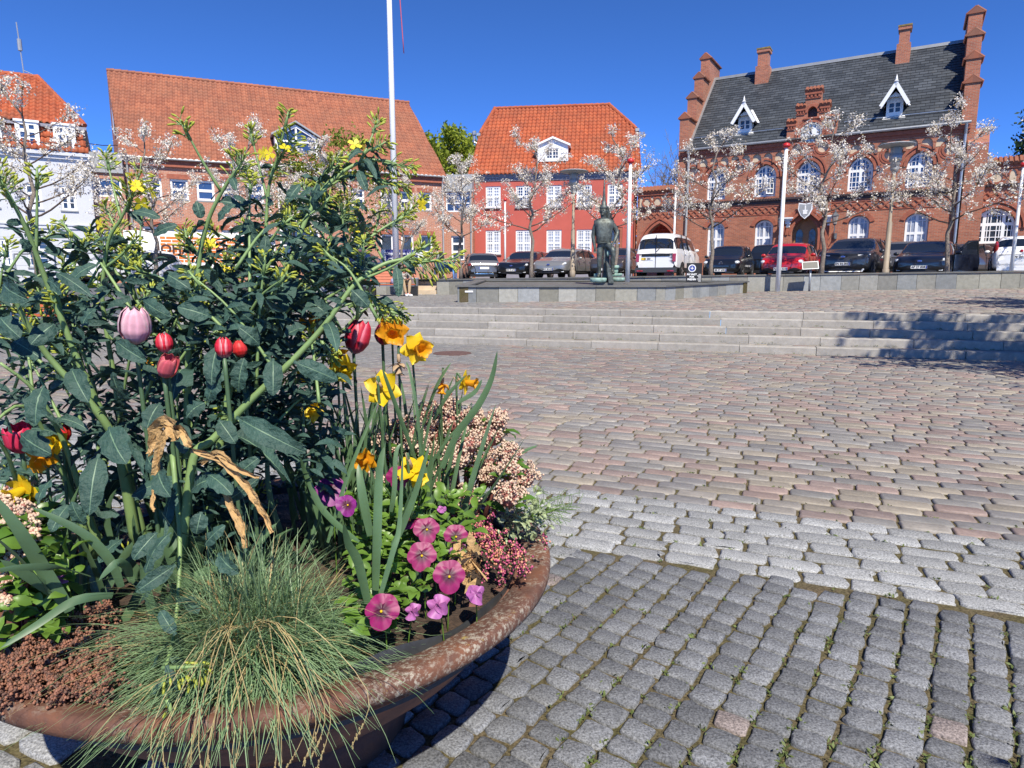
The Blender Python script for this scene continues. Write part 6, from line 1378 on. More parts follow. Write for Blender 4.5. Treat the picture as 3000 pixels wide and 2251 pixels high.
# ================================================================ PLANTER AND ITS PLANTS
def rustmat(name, lichen=False, lum=1.0):
    m, t, p, N, L = _nodes(name); p.inputs['Roughness'].default_value = .82; p.inputs['Specular IOR Level'].default_value = .3
    tc = N('ShaderNodeTexCoord'); n1 = N('ShaderNodeTexNoise'); n1.inputs['Scale'].default_value = 7; n1.inputs['Detail'].default_value = 8; n1.inputs['Roughness'].default_value = .7
    rp = N('ShaderNodeValToRGB'); e = rp.color_ramp.elements; e[0].position = .3; e[0].color = (.060*lum, .030*lum, .023*lum, 1); e[1].position = .74; e[1].color = (.21*lum, .085*lum, .042*lum, 1); k = e.new(.5); k.color = (.115*lum, .056*lum, .040*lum, 1)
    L(tc.outputs['Object'], n1.inputs['Vector']); L(n1.outputs['Fac'], rp.inputs['Fac']); out = rp.outputs['Color']
    n3 = N('ShaderNodeTexNoise'); n3.inputs['Scale'].default_value = 220; n3.inputs['Detail'].default_value = 3; L(tc.outputs['Object'], n3.inputs['Vector'])
    if lichen:
        for sc, lo, hi, col, amt in ((85, .49, .60, (.40, .37, .30, 1), .8), (24, .62, .70, (.45, .34, .06, 1), .7)):
            n2 = N('ShaderNodeTexNoise'); n2.inputs['Scale'].default_value = sc; n2.inputs['Detail'].default_value = 7; n2.inputs['Roughness'].default_value = .75; mr = N('ShaderNodeMapRange'); mr.inputs['From Min'].default_value = lo; mr.inputs['From Max'].default_value = hi; mr.inputs['To Max'].default_value = amt
            n4 = N('ShaderNodeTexNoise'); n4.inputs['Scale'].default_value = 5; r4 = N('ShaderNodeMapRange'); r4.inputs['From Min'].default_value = .42; r4.inputs['From Max'].default_value = .6; ml = N('ShaderNodeMath'); ml.operation = 'MULTIPLY'
            L(tc.outputs['Object'], n2.inputs['Vector']); L(n2.outputs['Fac'], mr.inputs['Value']); L(tc.outputs['Object'], n4.inputs['Vector']); L(n4.outputs['Fac'], r4.inputs['Value']); L(mr.outputs[0], ml.inputs[0]); L(r4.outputs[0], ml.inputs[1])
            mx = N('ShaderNodeMix'); mx.data_type = 'RGBA'; mx.inputs[7].default_value = col; L(out, mx.inputs[6]); L(ml.outputs[0], mx.inputs['Factor']); out = mx.outputs[2]
    L(out, p.inputs['Base Color']); bp = N('ShaderNodeBump'); bp.inputs['Strength'].default_value = .35; bp.inputs['Distance'].default_value = .003; L(n3.outputs['Fac'], bp.inputs['Height']); L(bp.outputs[0], p.inputs['Normal']); return m
PC = Vector((PLC.x, PLC.y, 0)); RZ = .52
pln = thing('planter', 'big round rusty steel bowl planter full of spring flowers', 'planter', PC)
mb = MB(); mb.lathe([(.345, .10), (.36, .135), (.47, .205), (.58, .30), (.665, .40), (.705, .465), (.712, .488)], 96); mb.build('bowl', rustmat('bounce_lit_rusty_steel', False, 1.6), pln, True)  # bowl rust coloured lighter, standing in for light bounced off the ground
mb = MB(); mb.lathe([(.335, -.02), (.335, .13)], 64); mb.build('foot', rustmat('rusty_foot_steel'), pln, True)
mb = MB(); mb.lathe([(.708, .486), (.757, .484), (.764, .489), (.766, .500), (.765, .517), (.758, .524), (.745, .5245), (.690, .514), (.684, .508), (.682, .42)], 128); mb.build('rim', rustmat('lichened_rusty_steel', True), pln, True)
mb = MB(); n = 150
for i in range(n):
    a, b = 2*pi*i/n, 2*pi*(i+1)/n
    h = lambda q: .514 + .012*sin(q*5) + .008*sin(q*13 + 1)
    for r0, r1 in ((.672, .672),): mb.quad((r0*cos(a), r0*sin(a), .40), (r0*cos(b), r0*sin(b), .40), (.666*cos(b), .666*sin(b), h(b)), (.666*cos(a), .666*sin(a), h(a)))
    mb.quad((.666*cos(a), .666*sin(a), h(a)), (.666*cos(b), .666*sin(b), h(b)), (.659*cos(b), .659*sin(b), h(b) - .004), (.659*cos(a), .659*sin(a), h(a) - .004))
mb.build('liner', mat('grey_black_pond_liner', (.045, .048, .052), .5, var=.3, vs=20), pln)
g = np.random.default_rng(3); mb = MB(); nr, na = 22, 72; V = []
for i in range(nr+1):
    for j in range(na): r = .668*i/nr; a = 2*pi*j/na; V.append((r*cos(a), r*sin(a), .487 + .055*(1 - (r/.668)**2) + (g.normal(0, .005) if i < nr else -.004)))
F = [(i*na+j, i*na+(j+1)%na, (i+1)*na+(j+1)%na, (i+1)*na+j) for i in range(nr) for j in range(na)]; mb.add(V, F)
mb.build('soil', mat('brown_peat_soil', (.055, .034, .022), .95, var=.5, vs=40, bump=.8, bs=120), pln, True)
soilz = lambda x, y: .487 + .055*max(0, 1 - ((x-PC.x)**2 + (y-PC.y)**2)/.668**2)

M['kale'] = mat('kale_leaf_blue_green', (.038, .084, .066), .62, var=.35, vs=9, bump=1.0, bs=105, bd=.006, trans=.10, spec=.35)
M['kale_back'] = M['kale']; M['vein'] = mat('pale_leaf_vein', (.12, .20, .12), .55)
M['kstem'] = mat('pale_green_stem', (.19, .29, .105), .5, var=.22, vs=7)
M['bud_y'] = mat('yellow_green_bud', (.38, .42, .05), .5, var=.25, vs=30, trans=.2); M['flower_y'] = mat('yellow_kale_flower', (.80, .66, .03), .5, trans=.3)
M['strap'] = mat('daffodil_leaf_green', (.095, .170, .078), .42, var=.28, vs=6, trans=.22); M['tulipleaf'] = mat('tulip_leaf_green', (.095, .17, .085), .45, var=.25, vs=5, trans=.25)
M['glossleaf'] = mat('glossy_green_leaf', (.075, .16, .022), .35, var=.35, vs=12, trans=.25); M['pansyleaf'] = mat('fresh_green_leaf', (.13, .24, .035), .42, var=.3, vs=12, trans=.3)
M['dry'] = mat('dry_straw_leaf', (.50, .32, .14), .8, var=.35, vs=14, bump=.9, bs=90, bd=.008, trans=.15)
M['daff_y'] = mat('yellow_daffodil_petal', (.82, .58, .015), .5, var=.12, vs=20, trans=.35); M['daff_o'] = mat('orange_daffodil_petal', (.80, .36, .012), .5, var=.2, vs=25, trans=.35)
M['sheath'] = mat('papery_sheath', (.36, .25, .15), .8, var=.2); M['petaltint'] = attrmat('tinted_petal', rough=.5, grain=.10, gs=60, spec=.4)
M['peach'] = mat('kale_flower_stalk', (.14, .2, .07), .6)

def curve3(a, b, bend, n):
    a, b, bend = Vector(a), Vector(b), Vector(bend); return [a.lerp(b, t) + bend*(4*t*(1-t)) for t in [i/n for i in range(n+1)]]
def leaf(parent, a, b, w, up, sag=.15, cup=.25, seed=0, wavy=.12, crinkle=.05, mats=None, name='leaf', shape=1.0, nl=10, roll=0, stalk=.12):
    """a blade with a pale midrib from a to b: w = greatest width, up = rough facing"""
    g = np.random.default_rng(seed); a, b, up = Vector(a), Vector(b), Vector(up); d = (b - a); Ln = d.length; dn = d.normalized()
    sx = dn.cross(up); sx = sx.normalized() if sx.length > 1e-4 else dn.orthogonal().normalized(); nn = sx.cross(dn).normalized()
    cols = (-1, -.62, -.28, -.045, .045, .28, .62, 1); k = len(cols); V = []; ph = g.uniform(0, 6, 3)
    for i in range(nl+1):
        t = i/nl; c = a + d*t + nn*(Ln*sag*(4*t*(1-t)) if sag > 0 else Ln*-sag*(-(t**2)))
        if sag < 0: c = a + d*t + Vector((0, 0, 1))*(Ln*sag*t*t)
        ts = max(0, (t - stalk)/(1 - stalk)); prof = (sin(pi*min(1, ts**.75))**.62 if 0 < ts < 1 else .0)*shape; hw = w/2*prof + (.0035 if t < .98 else .0008)
        for q in cols:
            wv = wavy*w*sin(t*17*shape + ph[0] + (2 if q > 0 else 0))*abs(q)**2 * min(1, prof*1.5); cr = g.normal(0, crinkle*w*.5)*(.3 + abs(q))*prof
            V.append(c + sx*(q*hw*(1 + .05*sin(t*23 + ph[1] + q))) + nn*(cup*hw*(abs(q)**1.4) + wv + cr + roll*q*hw))
    F = []; mi = []
    mb = MB()
    for i in range(nl):
        for j in range(k-1): mb.f.append((i*k+j, i*k+j+1, (i+1)*k+j+1, (i+1)*k+j)); mb.m.append(1 if j == 3 else 0)
    mb.v = [tuple(p) for p in V]; return mb.build(name, mats or [M['kale'], M['vein']], parent, True)
def strap(mb, pts, w, m=0, twist=0, fold=.25, seed=0, face=None):
    """long narrow leaf along a polyline"""
    k = len(pts); pts = [Vector(p) for p in pts]; V = []; g = random.Random(seed); f0 = Vector(face) if face else Vector((g.uniform(-.7, .7), -1, .25))
    for i in range(k):
        t = (pts[min(i+1, k-1)] - pts[max(0, i-1)]).normalized(); s = t.cross(f0).normalized(); a = twist*i/(k-1); nn = s.cross(t); s = s*cos(a) + nn*sin(a); nn = s.cross(t)
        u = i/(k-1); ww = w/2*(.72 + .28*sin(pi*min(1, u*1.3)))*(1 if u < .72 else max(.03, (1 - ((u-.72)/.28)**2))); V += [pts[i] - s*ww, pts[i] + nn*ww*fold, pts[i] + s*ww]
    mb.add(V, [f for i in range(k-1) for f in ((3*i, 3*i+1, 3*i+4, 3*i+3), (3*i+1, 3*i+2, 3*i+5, 3*i+4))], m)
def smoothline(P, n=4):
    """Catmull-Rom through the points"""
    P = [Vector(p) for p in P]; out = []
    for i in range(len(P)-1):
        p0, p1, p2, p3 = P[max(0, i-1)], P[i], P[i+1], P[min(len(P)-1, i+2)]
        for k in range(n): t = k/n; out.append(.5*((2*p1) + (p2-p0)*t + (2*p0-5*p1+4*p2-p3)*t*t + (3*p1-3*p2+p3-p0)*t**3))
    return out + [P[-1]]
def bud_cluster(parent, c, axis, L, nb, g, flowers=0, droop=.0, name='flower_cluster', green=False):
    mb = MB(); axis = Vector(axis).normalized(); c = Vector(c)
    mb.tube([c - axis*L*.6, c, c + axis*L*.5], [.0045, .0035, .0015], 6, 2)
    for i in range(nb):
        t = g.uniform(-.55, .6); d = Vector(g.normal(0, 1, 3)); d = (d - axis*d.dot(axis)).normalized(); d = (d + axis*g.uniform(.2, 1.2) + Vector((0, 0, -droop))).normalized(); s = c + axis*L*t; l = L*(.42 - .30*max(0, t))*g.uniform(.7, 1.2); e = s + d*l
        mb.tube([s, s.lerp(e, .5) + Vector((0, 0, -.002)), e], .0011, 4, 2, cap=False); bl = g.uniform(.006, .0105); q = (d + Vector((0, 0, -droop*.5))).to_track_quat('Z', 'Y').to_matrix(); mb.ell(e + d*bl*.8, (.0027, .0027, bl), 6, 4, 0, rot=q)
    for i in range(flowers):
        d = Vector(g.normal(0, 1, 3)); d = (d + axis*.6 + Vector((0, -.9, .2))).normalized(); o = c + d*L*g.uniform(.4, .6) - axis*L*.2; s1 = d.orthogonal().normalized(); s2 = d.cross(s1)
        for k in range(4):
            a = k*pi/2 + .3; r = s1*cos(a) + s2*sin(a); q = s1*-sin(a) + s2*cos(a); z = d*.003; mb.add([o, o + r*.008 - q*.006 + z, o + r*.017 - q*.005 + z, o + r*.018 + q*.005 + z, o + r*.008 + q*.006 + z], [(0,1,2,3,4)], 1)
    return mb.build(name, [M['bud_y'], M['flower_y'], M['kstem']], parent, True)
def lrand(mb_parent, P, dirs, Lm, w, mtl, seed, name='foliage', up=(0, -.4, 1)):
    """many small oval leaves as one mesh part"""
    g = np.random.default_rng(seed); V = []; F = []
    for p, d in zip(P, dirs):
        p, d = Vector(p), Vector(d).normalized(); L_ = Lm*g.uniform(.6, 1.3); s = d.cross(Vector(up) + Vector(g.normal(0, .4, 3))).normalized(); nn = s.cross(d); o = len(V); ww = L_*w
        pts = [(0, 0, 0), (.25, .8, .05), (.55, 1, .10), (.82, .62, .05), (1, 0, -.06)]
        for t, hw, z in pts:
            c = p + d*L_*t + nn*L_*z
            V += [c - s*ww*hw*.5 + nn*ww*hw*.18, c, c + s*ww*hw*.5 + nn*ww*hw*.18]
        for i in range(4): F += [(o+3*i, o+3*i+1, o+3*i+4, o+3*i+3), (o+3*i+1, o+3*i+2, o+3*i+5, o+3*i+4)]
    mb = MB(); mb.add(V, F); return mb.build(name, M[mtl], mb_parent, True)
def kale(name, label, stems, seed, nleaf, base, fill):
    g = np.random.default_rng(seed); o = thing(name, label, 'kale plant', base, 0, 'flowering kale plants in the planter'); o0 = Vector(base)
    tot = 0; per = nleaf/len(stems)
    for si, (px, Y0, Y1, r0, tip, fl_) in enumerate(stems):
        k = len(px); P = [atY(u, v, Y0 + (Y1-Y0)*i/(k-1)) - o0 for i, (u, v) in enumerate(px)]; line = smoothline(P, 4); n = len(line)
        lens = [0]; 
        for a, b in zip(line, line[1:]): lens.append(lens[-1] + (b-a).length)
        mb = MB(); mb.tube(line, [.86*r0*(1 - .72*lens[i]/lens[-1]) + .0006 for i in range(n)], 9); mb.build('stem', M['kstem'], o, True)
        d = (line[-1] - line[-4]).normalized()
        if tip: bud_cluster(o, line[-1], d + Vector((0, 0, .25)), .055*tip, int(34*tip), g, fl_, droop=.5 if d.z < .2 else .1)
        side = int(max(2, lens[-1]/.17))
        for q in range(side):       # short flowering side shoots
            i = int(n*(.35 + .6*q/side)); i = min(n-2, i)
            if g.random() < .42 and tip:
                s = line[i]; dd = (d + Vector(g.normal(0, .8, 3)) + Vector((0, 0, .3))).normalized(); L_ = g.uniform(.06, .14); m1 = s + dd*L_*.5 + Vector((0, 0, .01)); e = s + dd*L_ + Vector((0, 0, .03))
                mb = MB(); mb.tube(smoothline([s, m1, e], 3), [.004, .0037, .0034, .003, .0026, .0022, .002], 6); mb.build('side_shoot', M['kstem'], o, True); bud_cluster(o, e, dd + Vector((0, 0, .5)), .040, 20, g, int(g.random() < .25)*2)
        for q in range(int(per)):
            f = (q + g.uniform(.1, .9))/per; i = min(n-2, int(f*n)); s = line[i]; tdir = (line[i+1]-line[i]).normalized(); az = q*2.4 + si; dd = Vector((cos(az), sin(az)*.8, g.uniform(-.5, .45))); dd = (dd + tdir*.35).normalized()
            L_ = (.130*(1-f)**1.1 + .028)*g.uniform(.6, 1.3)*min(1, r0/.012 + .1); w = L_*g.uniform(.20, .38)
            leaf(o, s, s + dd*L_, w, (g.normal(0, .8), -.2 + g.normal(0, .7), g.uniform(.1, 1)), sag=-g.uniform(.1, 1.0), cup=g.uniform(-.2, .7), seed=int(seed*1000 + si*100 + q), wavy=.20, crinkle=.11, stalk=.22, shape=1.0)
    LP, LD = [], []          # the many small leaves of the side shoots
    for q in range(fill[0] + fill[5]):
        u, v = (g.uniform(fill[1], fill[2]), g.uniform(fill[3], fill[4])) if q < fill[0] else (g.uniform(fill[6], fill[7]), g.uniform(fill[8], fill[3])); Y = g.uniform(1.52, 2.02); c = atY(u, v, Y) - o0; d = Vector((g.normal(0, .7), g.normal(0, .4), g.uniform(.2, 1))).normalized(); L_ = g.uniform(.05, .13); e = c + d*L_; mb = MB() if q % 9 == 0 or (q >= fill[0] and q % 2) else None
        if mb: mb.tube(smoothline([c - d*L_*1.2 - Vector((0, 0, .06)), c, e], 4), [.0045*(1 - .08*i_) for i_ in range(9)], 6); mb.build('side_shoot', M['kstem'], o, True); bud_cluster(o, e, d + Vector((0, 0, .3)), .038, 16, g, 0)
        for k in range(9): LP.append(c.lerp(e, k/9) + Vector(g.normal(0, .012, 3))); a = g.uniform(0, 6.28); LD.append((cos(a), sin(a)*.7, g.uniform(-.7, .6)))
    b = lrand(o, LP, LD, .056, .27, 'kale', seed + 7, 'small_leaves', up=(0, -.2, .6)); b['kind'] = 'stuff'
    return o
S = {}
left = [([(430,1640),(395,1480),(315,1250),(255,1120),(190,960),(135,822),(97,720),(60,635),(12,548)], 1.62, 1.42, .0135, 1.3, 1),
        ([(400,1600),(350,1330),(315,1250),(250,1165),(150,1055),(85,960),(36,860)], 1.58, 1.38, .0155, 0, 0),
        ([(420,1620),(370,1330),(330,1080),(302,900),(303,812),(318,705),(355,640),(392,560)], 1.68, 1.62, .0105, 1.6, 5),
        ([(300,1640),(200,1330),(110,1156),(0,1064)], 1.5, 1.35, .010, 0, 0), ([(280,1640),(160,1330),(70,1190),(-30,1250)], 1.52, 1.3, .009, 0, 0),
        ([(330,1600),(290,1200),(235,1000),(230,880),(300,800),(345,770)], 1.75, 1.75, .008, 1.1, 1),
        ([(300,1600),(240,1250),(190,1080),(150,930),(120,870)], 1.85, 1.9, .008, 1.3, 2), ([(260,1600),(130,1250),(60,1050),(10,900)], 1.8, 1.8, .008, 1.2, 3),
        ([(330,1580),(260,1150),(215,960),(200,900)], 1.8, 1.85, .007, 1.2, 2), ([(120,1640),(60,1450),(20,1330),(-30,1260)], 1.45, 1.3, .009, 0, 0)]
mid_ = [([(560,1640),(548,1350),(553,1033),(570,927),(578,843),(587,737),(608,653),(633,594),(667,535),(700,490)], 1.6, 1.55, .0125, 1.2, 0),
        ([(650,1640),(690,1250),(760,900),(770,800),(777,725),(780,662),(784,584),(792,525),(806,482),(830,448)], 1.72, 1.72, .0115, 1.6, 6),
        ([(600,1600),(520,1250),(480,1080),(445,960),(400,880),(335,790),(300,720)], 1.7, 1.72, .010, .9, 0),
        ([(580,1600),(560,1250),(500,1000),(430,840),(380,730),(330,650)], 1.8, 1.85, .009, 1.3, 1), ([(600,1600),(610,1250),(640,1000),(650,860),(660,800)], 1.78, 1.8, .009, 1.2, 2),
        ([(620,1600),(640,1250),(690,1000),(700,850),(745,760)], 1.85, 1.9, .009, 1.1, 1), ([(540,1600),(470,1300),(430,1150),(460,1000),(520,920),(560,860)], 1.9, 1.95, .008, 1.1, 1),
        ([(620,1600),(660,1250),(650,1050),(600,900),(560,790),(545,700)], 1.95, 2.0, .008, 1.2, 0)]
right = [([(600,1600),(680,1100),(740,960),(806,850),(845,772),(872,705),(904,627),(935,576),(970,533),(1013,498),(1052,478),(1091,470),(1131,472),(1165,484)], 1.62, 1.75, .0125, 1.2, 0),
         ([(925,588),(955,545),(985,523),(1052,515),(1103,521),(1148,540)], 1.70, 1.75, .006, 1.2, 0), ([(904,627),(919,564),(943,517),(975,480)], 1.69, 1.66, .006, .8, 0), ([(1055,478),(1065,455),(1085,438),(1112,428)], 1.72, 1.7, .005, .8, 0),
         ([(530,1640),(566,1347),(623,1289),(733,1174),(855,1058),(950,954),(1025,850),(1076,803),(1123,775),(1162,764),(1209,758),(1262,765)], 1.45, 1.6, .0130, 1.7, 0),
         ([(640,1600),(717,1012),(790,920),(860,850),(920,800),(985,740),(1040,705)], 1.72, 1.85, .0105, 1.4, 1), ([(650,1600),(740,1080),(830,930),(930,840),(1010,760),(1080,700),(1127,666),(1175,640)], 1.8, 1.95, .011, 1.2, 0),
         ([(660,1600),(760,1200),(850,1010),(930,940),(1000,900),(1060,880)], 1.85, 1.95, .0095, 1.2, 1), ([(640,1500),(760,1300),(880,1100),(960,1020),(1040,930),(1100,890),(1135,905)], 1.75, 1.95, .008, 1.6, 0),
         ([(640,1600),(690,1100),(780,840),(880,760),(960,700),(1010,620)], 1.9, 2.0, .009, 1.5, 1), ([(640,1500),(700,1250),(800,1060),(870,1010),(940,1000),(960,1030)], 1.7, 1.75, .007, 1.0, 0),
         ([(1040,840),(1090,870),(1130,900),(1165,920)], 1.6, 1.66, .005, .8, 0)]
front = [([(490,1700),(500,1336),(519,1480),(527,1585),(525,1690),(517,1800),(508,1870),(488,1946),(476,2007)], 1.5, 1.12, .0085, 0, 0)]
kb = lambda u, Y: (atY(u, 1640, Y).x, Y, soilz(atY(u, 1640, Y).x, Y) - .02)
kale('kale_plant', 'tall flowering kale at the left edge with bare thick stems', left, 101, 88, kb(330, 1.68), (95, -20, 380, 1000, 1640, 34, -20, 340, 720))
kale('kale_plant', 'tall flowering kale standing upright in the middle of the planter', mid_, 102, 92, kb(590, 1.74), (170, 380, 780, 930, 1600, 26, 360, 780, 800))
kr = kale('kale_plant', 'flowering kale arching far to the right over the daffodils', right, 103, 96, kb(630, 1.70), (140, 620, 960, 860, 1420, 40, 720, 1080, 650))
kf = kale('kale_plant', 'kale stem hanging down over the grass at the front', front, 104, 10, kb(490, 1.42), (10, 440, 560, 1560, 1700, 0, 0, 0, 0))
gk = np.random.default_rng(77); bud_cluster(kf, atY(540, 1955, 1.1) - kf.location, (1, -.1, .1), .07, 26, gk, 0, droop=.9); bud_cluster(kf, atY(500, 2080, 1.08) - kf.location, (.2, 0, -1), .035, 10, gk, 0, droop=.5)
# large drooping blades that show most: base pixel, tip pixel, distances, width in pixels
big = [(320,1250,371,1360,1.36,1.30,92,0),(290,1330,262,1510,1.34,1.28,74,0),(464,1380,500,1456,1.30,1.26,60,0),(430,1330,478,1400,1.34,1.30,52,0),(692,1222,896,1328,1.40,1.38,70,0),(545,1225,600,1180,1.36,1.38,64,0),(640,1230,690,1300,1.42,1.4,52,0),
       (460,1560,390,1640,1.28,1.24,50,1),(500,1560,425,1680,1.27,1.22,52,1),(515,1655,398,1735,1.24,1.20,48,1),(590,1500,575,1565,1.26,1.25,50,0),(360,1580,290,1650,1.32,1.28,48,1),(130,1130,105,1245,1.34,1.30,76,0),(60,1270,150,1330,1.36,1.33,70,0),
       (10,830,85,880,1.30,1.26,66,0),(270,870,165,800,1.34,1.36,30,0),(205,830,282,775,1.5,1.52,34,0),(240,960,280,905,1.45,1.46,50,0),(420,880,500,930,1.5,1.48,44,0),(620,930,520,900,1.52,1.5,60,0),(560,850,480,800,1.5,1.52,44,0),(640,1010,620,1130,1.46,1.42,50,1),
       (530,1240,540,1330,1.36,1.32,46,0),(610,1180,660,1080,1.44,1.44,58,0),(700,1150,715,1050,1.46,1.46,50,0),(800,1050,800,1160,1.48,1.44,56,0),(830,990,900,960,1.52,1.54,50,0),(860,1060,990,1115,1.40,1.42,54,0),(770,780,780,690,1.6,1.6,30,0),(720,640,760,720,1.62,1.6,40,0),
       (820,700,915,720,1.66,1.66,30,0),(880,540,840,600,1.7,1.68,26,0),(920,620,935,540,1.6,1.58,34,0),(1050,500,1075,560,1.7,1.68,22,0),(1160,780,1168,870,1.52,1.50,26,0),(1030,850,1080,900,1.5,1.5,44,0),(640,650,690,600,1.52,1.52,24,0),(575,590,590,640,1.5,1.5,28,0),
       (450,690,520,660,1.5,1.5,26,0),(390,620,470,640,1.55,1.55,26,0),(90,740,60,700,1.38,1.36,26,0),(340,1000,430,1060,1.42,1.4,48,0),(160,950,90,1010,1.34,1.30,60,0),(210,1080,260,1180,1.38,1.34,60,0),(380,1180,330,1090,1.44,1.42,54,0),(470,1180,430,1260,1.40,1.36,56,0),
       (760,1010,700,960,1.52,1.5,50,0),(680,880,740,940,1.55,1.52,56,0),(900,880,960,920,1.6,1.58,50,0),(610,1390,680,1450,1.32,1.28,54,0),(560,1440,640,1400,1.34,1.32,60,0),(690,1400,760,1340,1.40,1.4,44,0),(640,1480,760,1400,1.35,1.36,36,0),(640,1620,700,1680,1.24,1.22,50,1),(600,1600,660,1540,1.26,1.26,40,0),
       (200,1480,150,1560,1.34,1.30,46,1),(160,1400,110,1480,1.36,1.32,46,1),(250,1540,210,1470,1.33,1.32,40,0),(40,1000,120,1050,1.36,1.34,52,0),(0,930,60,990,1.32,1.30,60,0),(515,1860,470,1790,1.14,1.16,34,0),(488,1950,520,2020,1.1,1.1,22,0)]
for i, (u0, v0, u1, v1, ya, yb, wpx, dr) in enumerate(big):
    own = (bpy.data.objects['kale_plant'], bpy.data.objects['kale_plant.001'], kr, kf)[3 if v0 > 1500 else 0 if u0 < 330 else 1 if u0 < 640 else 2]
    a, b = atY(u0, v0, ya) - own.location, atY(u1, v1, yb) - own.location
    leaf(own, a, b, wpx*.80*ya/1952, (.5*sin(i*2.1), -.9, .5 + .5*sin(i*1.3)), sag=.12, cup=.3*sin(i*3.7), seed=9000 + i, wavy=.12, crinkle=.09, shape=1.05, nl=14, stalk=.10)
# dry withered kale leaves
for i, (pp, w) in enumerate((([(440,1330),(470,1250),(500,1240),(520,1290)], 60), ([(460,1390),(480,1290),(530,1260),(560,1310)], 44), ([(560,1320),(650,1350),(720,1420),(760,1480),(800,1560)], 38), ([(660,1440),(690,1500),(715,1560),(722,1606)], 38), ([(455,1420),(450,1470),(452,1500)], 20), ([(610,1700),(640,1760),(680,1830),(705,1880)], 16), ([(590,1360),(640,1330),(690,1370),(760,1400)], 32))):
    P = smoothline([atY(u, v, 1.30 - .01*k) for k, (u, v) in enumerate(pp)], 5); mb = MB(); g = np.random.default_rng(i + 5); k = len(P); ww = w*.85/1952/2; V = []
    for q, p in enumerate(P):
        t = (P[min(q+1, k-1)] - P[max(q-1, 0)]).normalized(); s = t.cross(Vector((0, -1, .3))).normalized(); nn = s.cross(t); f = .45 + .55*sin(pi*min(1, q/(k-1)*.9 + .08))
        for c in np.linspace(-1, 1, 7): V.append(p + s*ww*f*c*(1 + g.normal(0, .16)) + nn*(abs(c)*ww*.9*f + g.normal(0, ww*.42)))
    mb.add(V, [(q*7+c, q*7+c+1, (q+1)*7+c+1, (q+1)*7+c) for q in range(k-1) for c in range(6)]); lo_ = mb.build('withered_leaf', M['dry'], bpy.data.objects['kale_plant.001'], True); lo_.location = -bpy.data.objects['kale_plant.001'].location

# tulips
def tulip(label, u, v, Y, hpx, colc, cole, tilt=(0, 0), open_=0, seed=1, leaves=1, lean=0):
    g = np.random.default_rng(seed); c = atY(u, v, Y); h = hpx*.70*Y/1952; r = h*.345; bx = c.x + lean; by = Y + .03; o = thing('tulip', label, 'tulip', (bx, by, soilz(bx, by) - .01), 0, 'tulips among the kale'); oz = o.location
    base = c - Vector((0, 0, h/2)) - oz; mb = MB(); mb.tube(smoothline([(0, 0, 0), (base.x*.4, base.y*.4, base.z*.5), tuple(base)], 5), .0048, 8); mb.build('stem', M['tulipleaf'], o, True)
    bl = MB(); tin = []; ring_ = []
    for k in range(6):
        inner = k % 2; az = k*pi/3 + seed; rr = r*(.88 if inner else 1.0)*(1 + .05*((k*5 + seed) % 3 - 1)); hk = h*(1 - .06*((k*3 + seed) % 3)); ns, nt = 14, 13; i0 = len(bl.v)
        for i in range(ns+1):
            s = i/ns; rad = rr*np.interp(s, (0, .12, .35, .6, .85, 1), (.12, .66, .99, .98 + open_*.1, .74 + open_*.6, .34 + open_*1.2)); ha = R(46 if inner else 52)*(.92 + .16*((k*7 + seed) % 3)/2)*np.interp(s, (0, .15, .4, .7, .88, .95, 1), (.5, .9, 1.05, 1.0, .82, .6, .15))
            for j in range(nt):
                t = -1 + 2*j/(nt-1); a = az + ha*t; q = rad*(1 + .07*(1 - abs(t))**2 - .05*abs(t)**3 + .012*sin(t*9 + k)) + (.002 if not inner else 0)*abs(t); z = hk*s*(1 - .05*abs(t)*s) + g.normal(0, .0004); bl.v.append((base.x + q*cos(a), base.y + q*sin(a), base.z + z)); e = max(0, (abs(t) - .55)/.45)**1.2*min(1, s*1.6); e = max(e, 1 - min(1, s*5)); e = min(1, e + .14*max(0, sin(t*21 + k*2))*s); tin.append((np.array(colc)*(1-e) + np.array(cole)*e)*(.86 + .14*sin(t*13 + k*3)))
        for i in range(ns):
            for j in range(nt-1): bl.f.append((i0+i*nt+j, i0+i*nt+j+1, i0+(i+1)*nt+j+1, i0+(i+1)*nt+j)); bl.m.append(0)
    b = bl.build('bloom', M['petaltint'], o, True); settint(b.data, np.array(tin)); 
    if tilt != (0, 0):
        pv = Matrix.Translation(base) @ Matrix.Rotation(R(tilt[0]), 4, 'Y') @ Matrix.Rotation(R(tilt[1]), 4, 'X') @ Matrix.Translation(-base); b.data.transform(pv)
    for q in range(leaves):
        a = g.uniform(0, 6.28); L_ = g.uniform(.16, .26); leaf(o, (0, 0, .02), (cos(a)*L_*.5, sin(a)*L_*.35 - .02, L_), .045, (-cos(a), -sin(a), .4), sag=.12, cup=.5, wavy=.08, crinkle=.0, mats=[M['tulipleaf'], M['tulipleaf']], seed=seed*7+q, shape=1, nl=12, stalk=0)
    return o
RED, WHT, PNK, PPK, CRS = (.62, .012, .035), (.72, .40, .42), (.60, .10, .13), (.66, .34, .40), (.50, .012, .04)
tulip('large pale pink tulip, the tallest of the tulips', 392, 950, 1.44, 172, (.70, .36, .44), (.76, .55, .56), (6, 4), .12, 1)
tulip('red tulip with white petal edges right below the pale pink one', 482, 1000, 1.44, 96, RED, WHT, (-4, 0), 0, 2)
tulip('faded coral pink tulip leaning under the red one', 478, 1068, 1.43, 110, PNK, (.7, .2, .18), (28, 14), .35, 3)
tulip('red and white edged tulip half behind a kale leaf at centre', 655, 1016, 1.43, 96, RED, WHT, (0, 0), 0, 4)
tulip('deep red tulip just right of the white edged one, mostly behind leaves', 706, 1018, 1.50, 84, (.55, .02, .02), (.6, .05, .05), (-8, 0), 0, 5)
